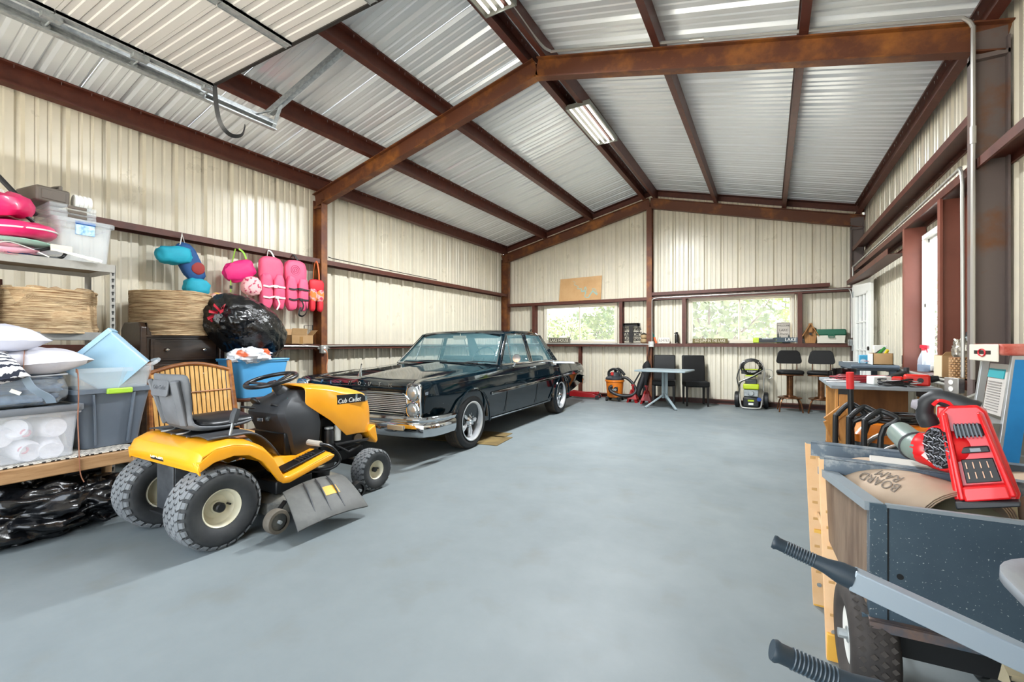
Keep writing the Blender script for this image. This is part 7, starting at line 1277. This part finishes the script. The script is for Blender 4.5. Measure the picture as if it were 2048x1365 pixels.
obj('label_panel', G().add(*slab(V((.0, -.02, 1.10)), V((-.03, -.02, .85)), V((0, .105, 0)), V((.002, 0, 0)))), mat('label paper', '#b9b3ac', .6), t); obj('teal_label', G().add(*slab(V((-.005, -.01, 1.075)), V((-.012, -.01, 1.03)), V((0, .09, 0)), V((.003, 0, 0)))), mat('teal label', '#1f8f98', .5), t)
g = G()
for k in range(12): zz = 1.01 - .013 * k; xx = -.0125 - .018 * (1.03 - zz) / .18; g.box((xx - .0022, -.01, zz), (.002, .15, .004))
o = obj('label_text_lines', g, mat('label ink grey', '#8f8a86', .7), t, smooth=0); o['kind'] = 'stuff'
obj('spreader_bar', G().bar((-.0, -.165, .62), (.24, -.16, .62), .02, .005).bar((0, .165, .62), (.24, .16, .62), .02, .005), M_al, t); obj('hinge_bracket', G().box((.03, -.19, .60), (.12, .012, .03)), M_white, t, bev=.005)
t = thing('grey_tub', 'grey oval plastic tub standing on edge behind the step ladder', 'tub', (1.16, 3.62, .0), 15); obj('shell', G().loft([[V((x * k, y_, .46 + z * k)) for x, z in rrect(.5, .92, .22, 8)] for y_, k in ((.02, 1.0), (.03, .99), (.14, .86))]), mat('grey tub plastic', '#a6a59d', .55, 0, '#96958d', ns=3), t, bev=.006); obj('rim', G().tube([(x, .02, .46 + z) for x, z in rrect(.5, .92, .22, 8)], .012, 6, closed=True), mat('grey tub rim', '#8f8e86', .5), t)
# wheelbarrow: grey arms, black ridged grips, tray corner at the frame edge
M_arm = mat('grey powder coat', '#8e9aa3', .4, .1); M_grip = mat('black ribbed grip', '#23303a', .45)
t = thing('wheelbarrow', 'grey wheelbarrow with ribbed black grips reaching in from the lower right', 'wheelbarrow', (1.0, 1.15, 0), 0)
def arm(p, q, r_, e):
    p, q = V(p), V(q); d = (q - p).normalized(); a0 = p + d * .175; up = V((0, 0, 1)); n = d.cross(up).normalized(); v_ = n.cross(d)
    am = obj('handle_arm', G().add(*slab(a0, q, n * .019, v_ * .0255)), M_arm, t, bev=.003)
    rg = []
    for s_, w, h in ((0, .0165, .0165), (.006, .0185, .0185), (.012, .016, .016), (.085, .0155, .0155), (.12, .018, .019), (.15, .021, .027), (.178, .0215, .028)):
        rg.append([p + d * s_ + n * (w * cos(a)) + v_ * (h * sin(a)) for a in [2 * pi * k / 20 for k in range(20)]])
    gp = obj('grip', G().loft(rg), M_grip, t, smooth=50); g = G()
    for k in range(11): s_ = .032 + .0062 * k; c = p + d * s_; g.add(*torus(G(), .0163, .0016, frame(c, c + d), 20, 6).__dict__.values().__iter__().__next__() and [[], []]) if False else g.add(torus(G(), .0163, .0016, frame(c, c + d), 20, 6).v, torus(G(), .0163, .0016, None, 20, 6).f)
    o = obj('grip_ridges', g, mat('grip ridge', '#33414b', .4) if 'grip ridge' not in bpy.data.materials else bpy.data.materials['grip ridge'], gp); o['kind'] = 'stuff'
arm((-.99, .235, .676), (.30, .151, .289), 0, 0); arm((-.995, -.256, .676), (.30, -.026, .289), 0, 0)
M_tray = mat('scuffed grey tray', '#8f949a', .5, 0, '#74707a', ns=4)
obj('tray', G().loft([[V((x, y, z)) for x, y in rrect(w, d, .16, 8, cx, .0)] for w, d, z, cx in ((.44, .34, .43, .06), (.82, .52, .64, -.06), (.92, .6, .715, -.1), (.95, .64, .718, -.1), (.95, .64, .70, -.1))], caps=False), M_tray, t, solid=.006, smooth=50); obj('tray_floor', G().loft([[V((x, y, z)) for x, y in rrect(.44, .34, .16, 8, .06, 0)] for z in (.425, .432)]), M_tray, t)
obj('wheel', G().lathe([(.09, -.035), (.14, -.045), (.185, -.03), (.2, 0), (.185, .03), (.14, .045), (.09, .035), (0, .03)], 30, T(.22, .08, .2, rx=90)), mat('wheelbarrow tyre', '#1f1f20', .8), t); obj('axle', G().cyl((.22, -.05, .2), (.22, .2, .2), .01), M_galv, t)
for y in (-.12, .18): obj('leg', G().tube([(-.1, y, .42), (-.12, y, .02), (.02, y, .01), (.1, y, .38)], .013, 8, smooth=2), M_arm, t)
# ---------------------------------------------------------------- lettering becomes mesh
dg = bpy.context.evaluated_depsgraph_get()
for o in [o for o in bpy.data.objects if o.type == 'FONT']:
    me = bpy.data.meshes.new_from_object(o.evaluated_get(dg)); n = bpy.data.objects.new('tmp', me); COL.objects.link(n)
    n.parent = o.parent; n.matrix_local = o.matrix_local.copy(); nm_ = o.name; bpy.data.objects.remove(o); n.name = nm_; me.name = nm_
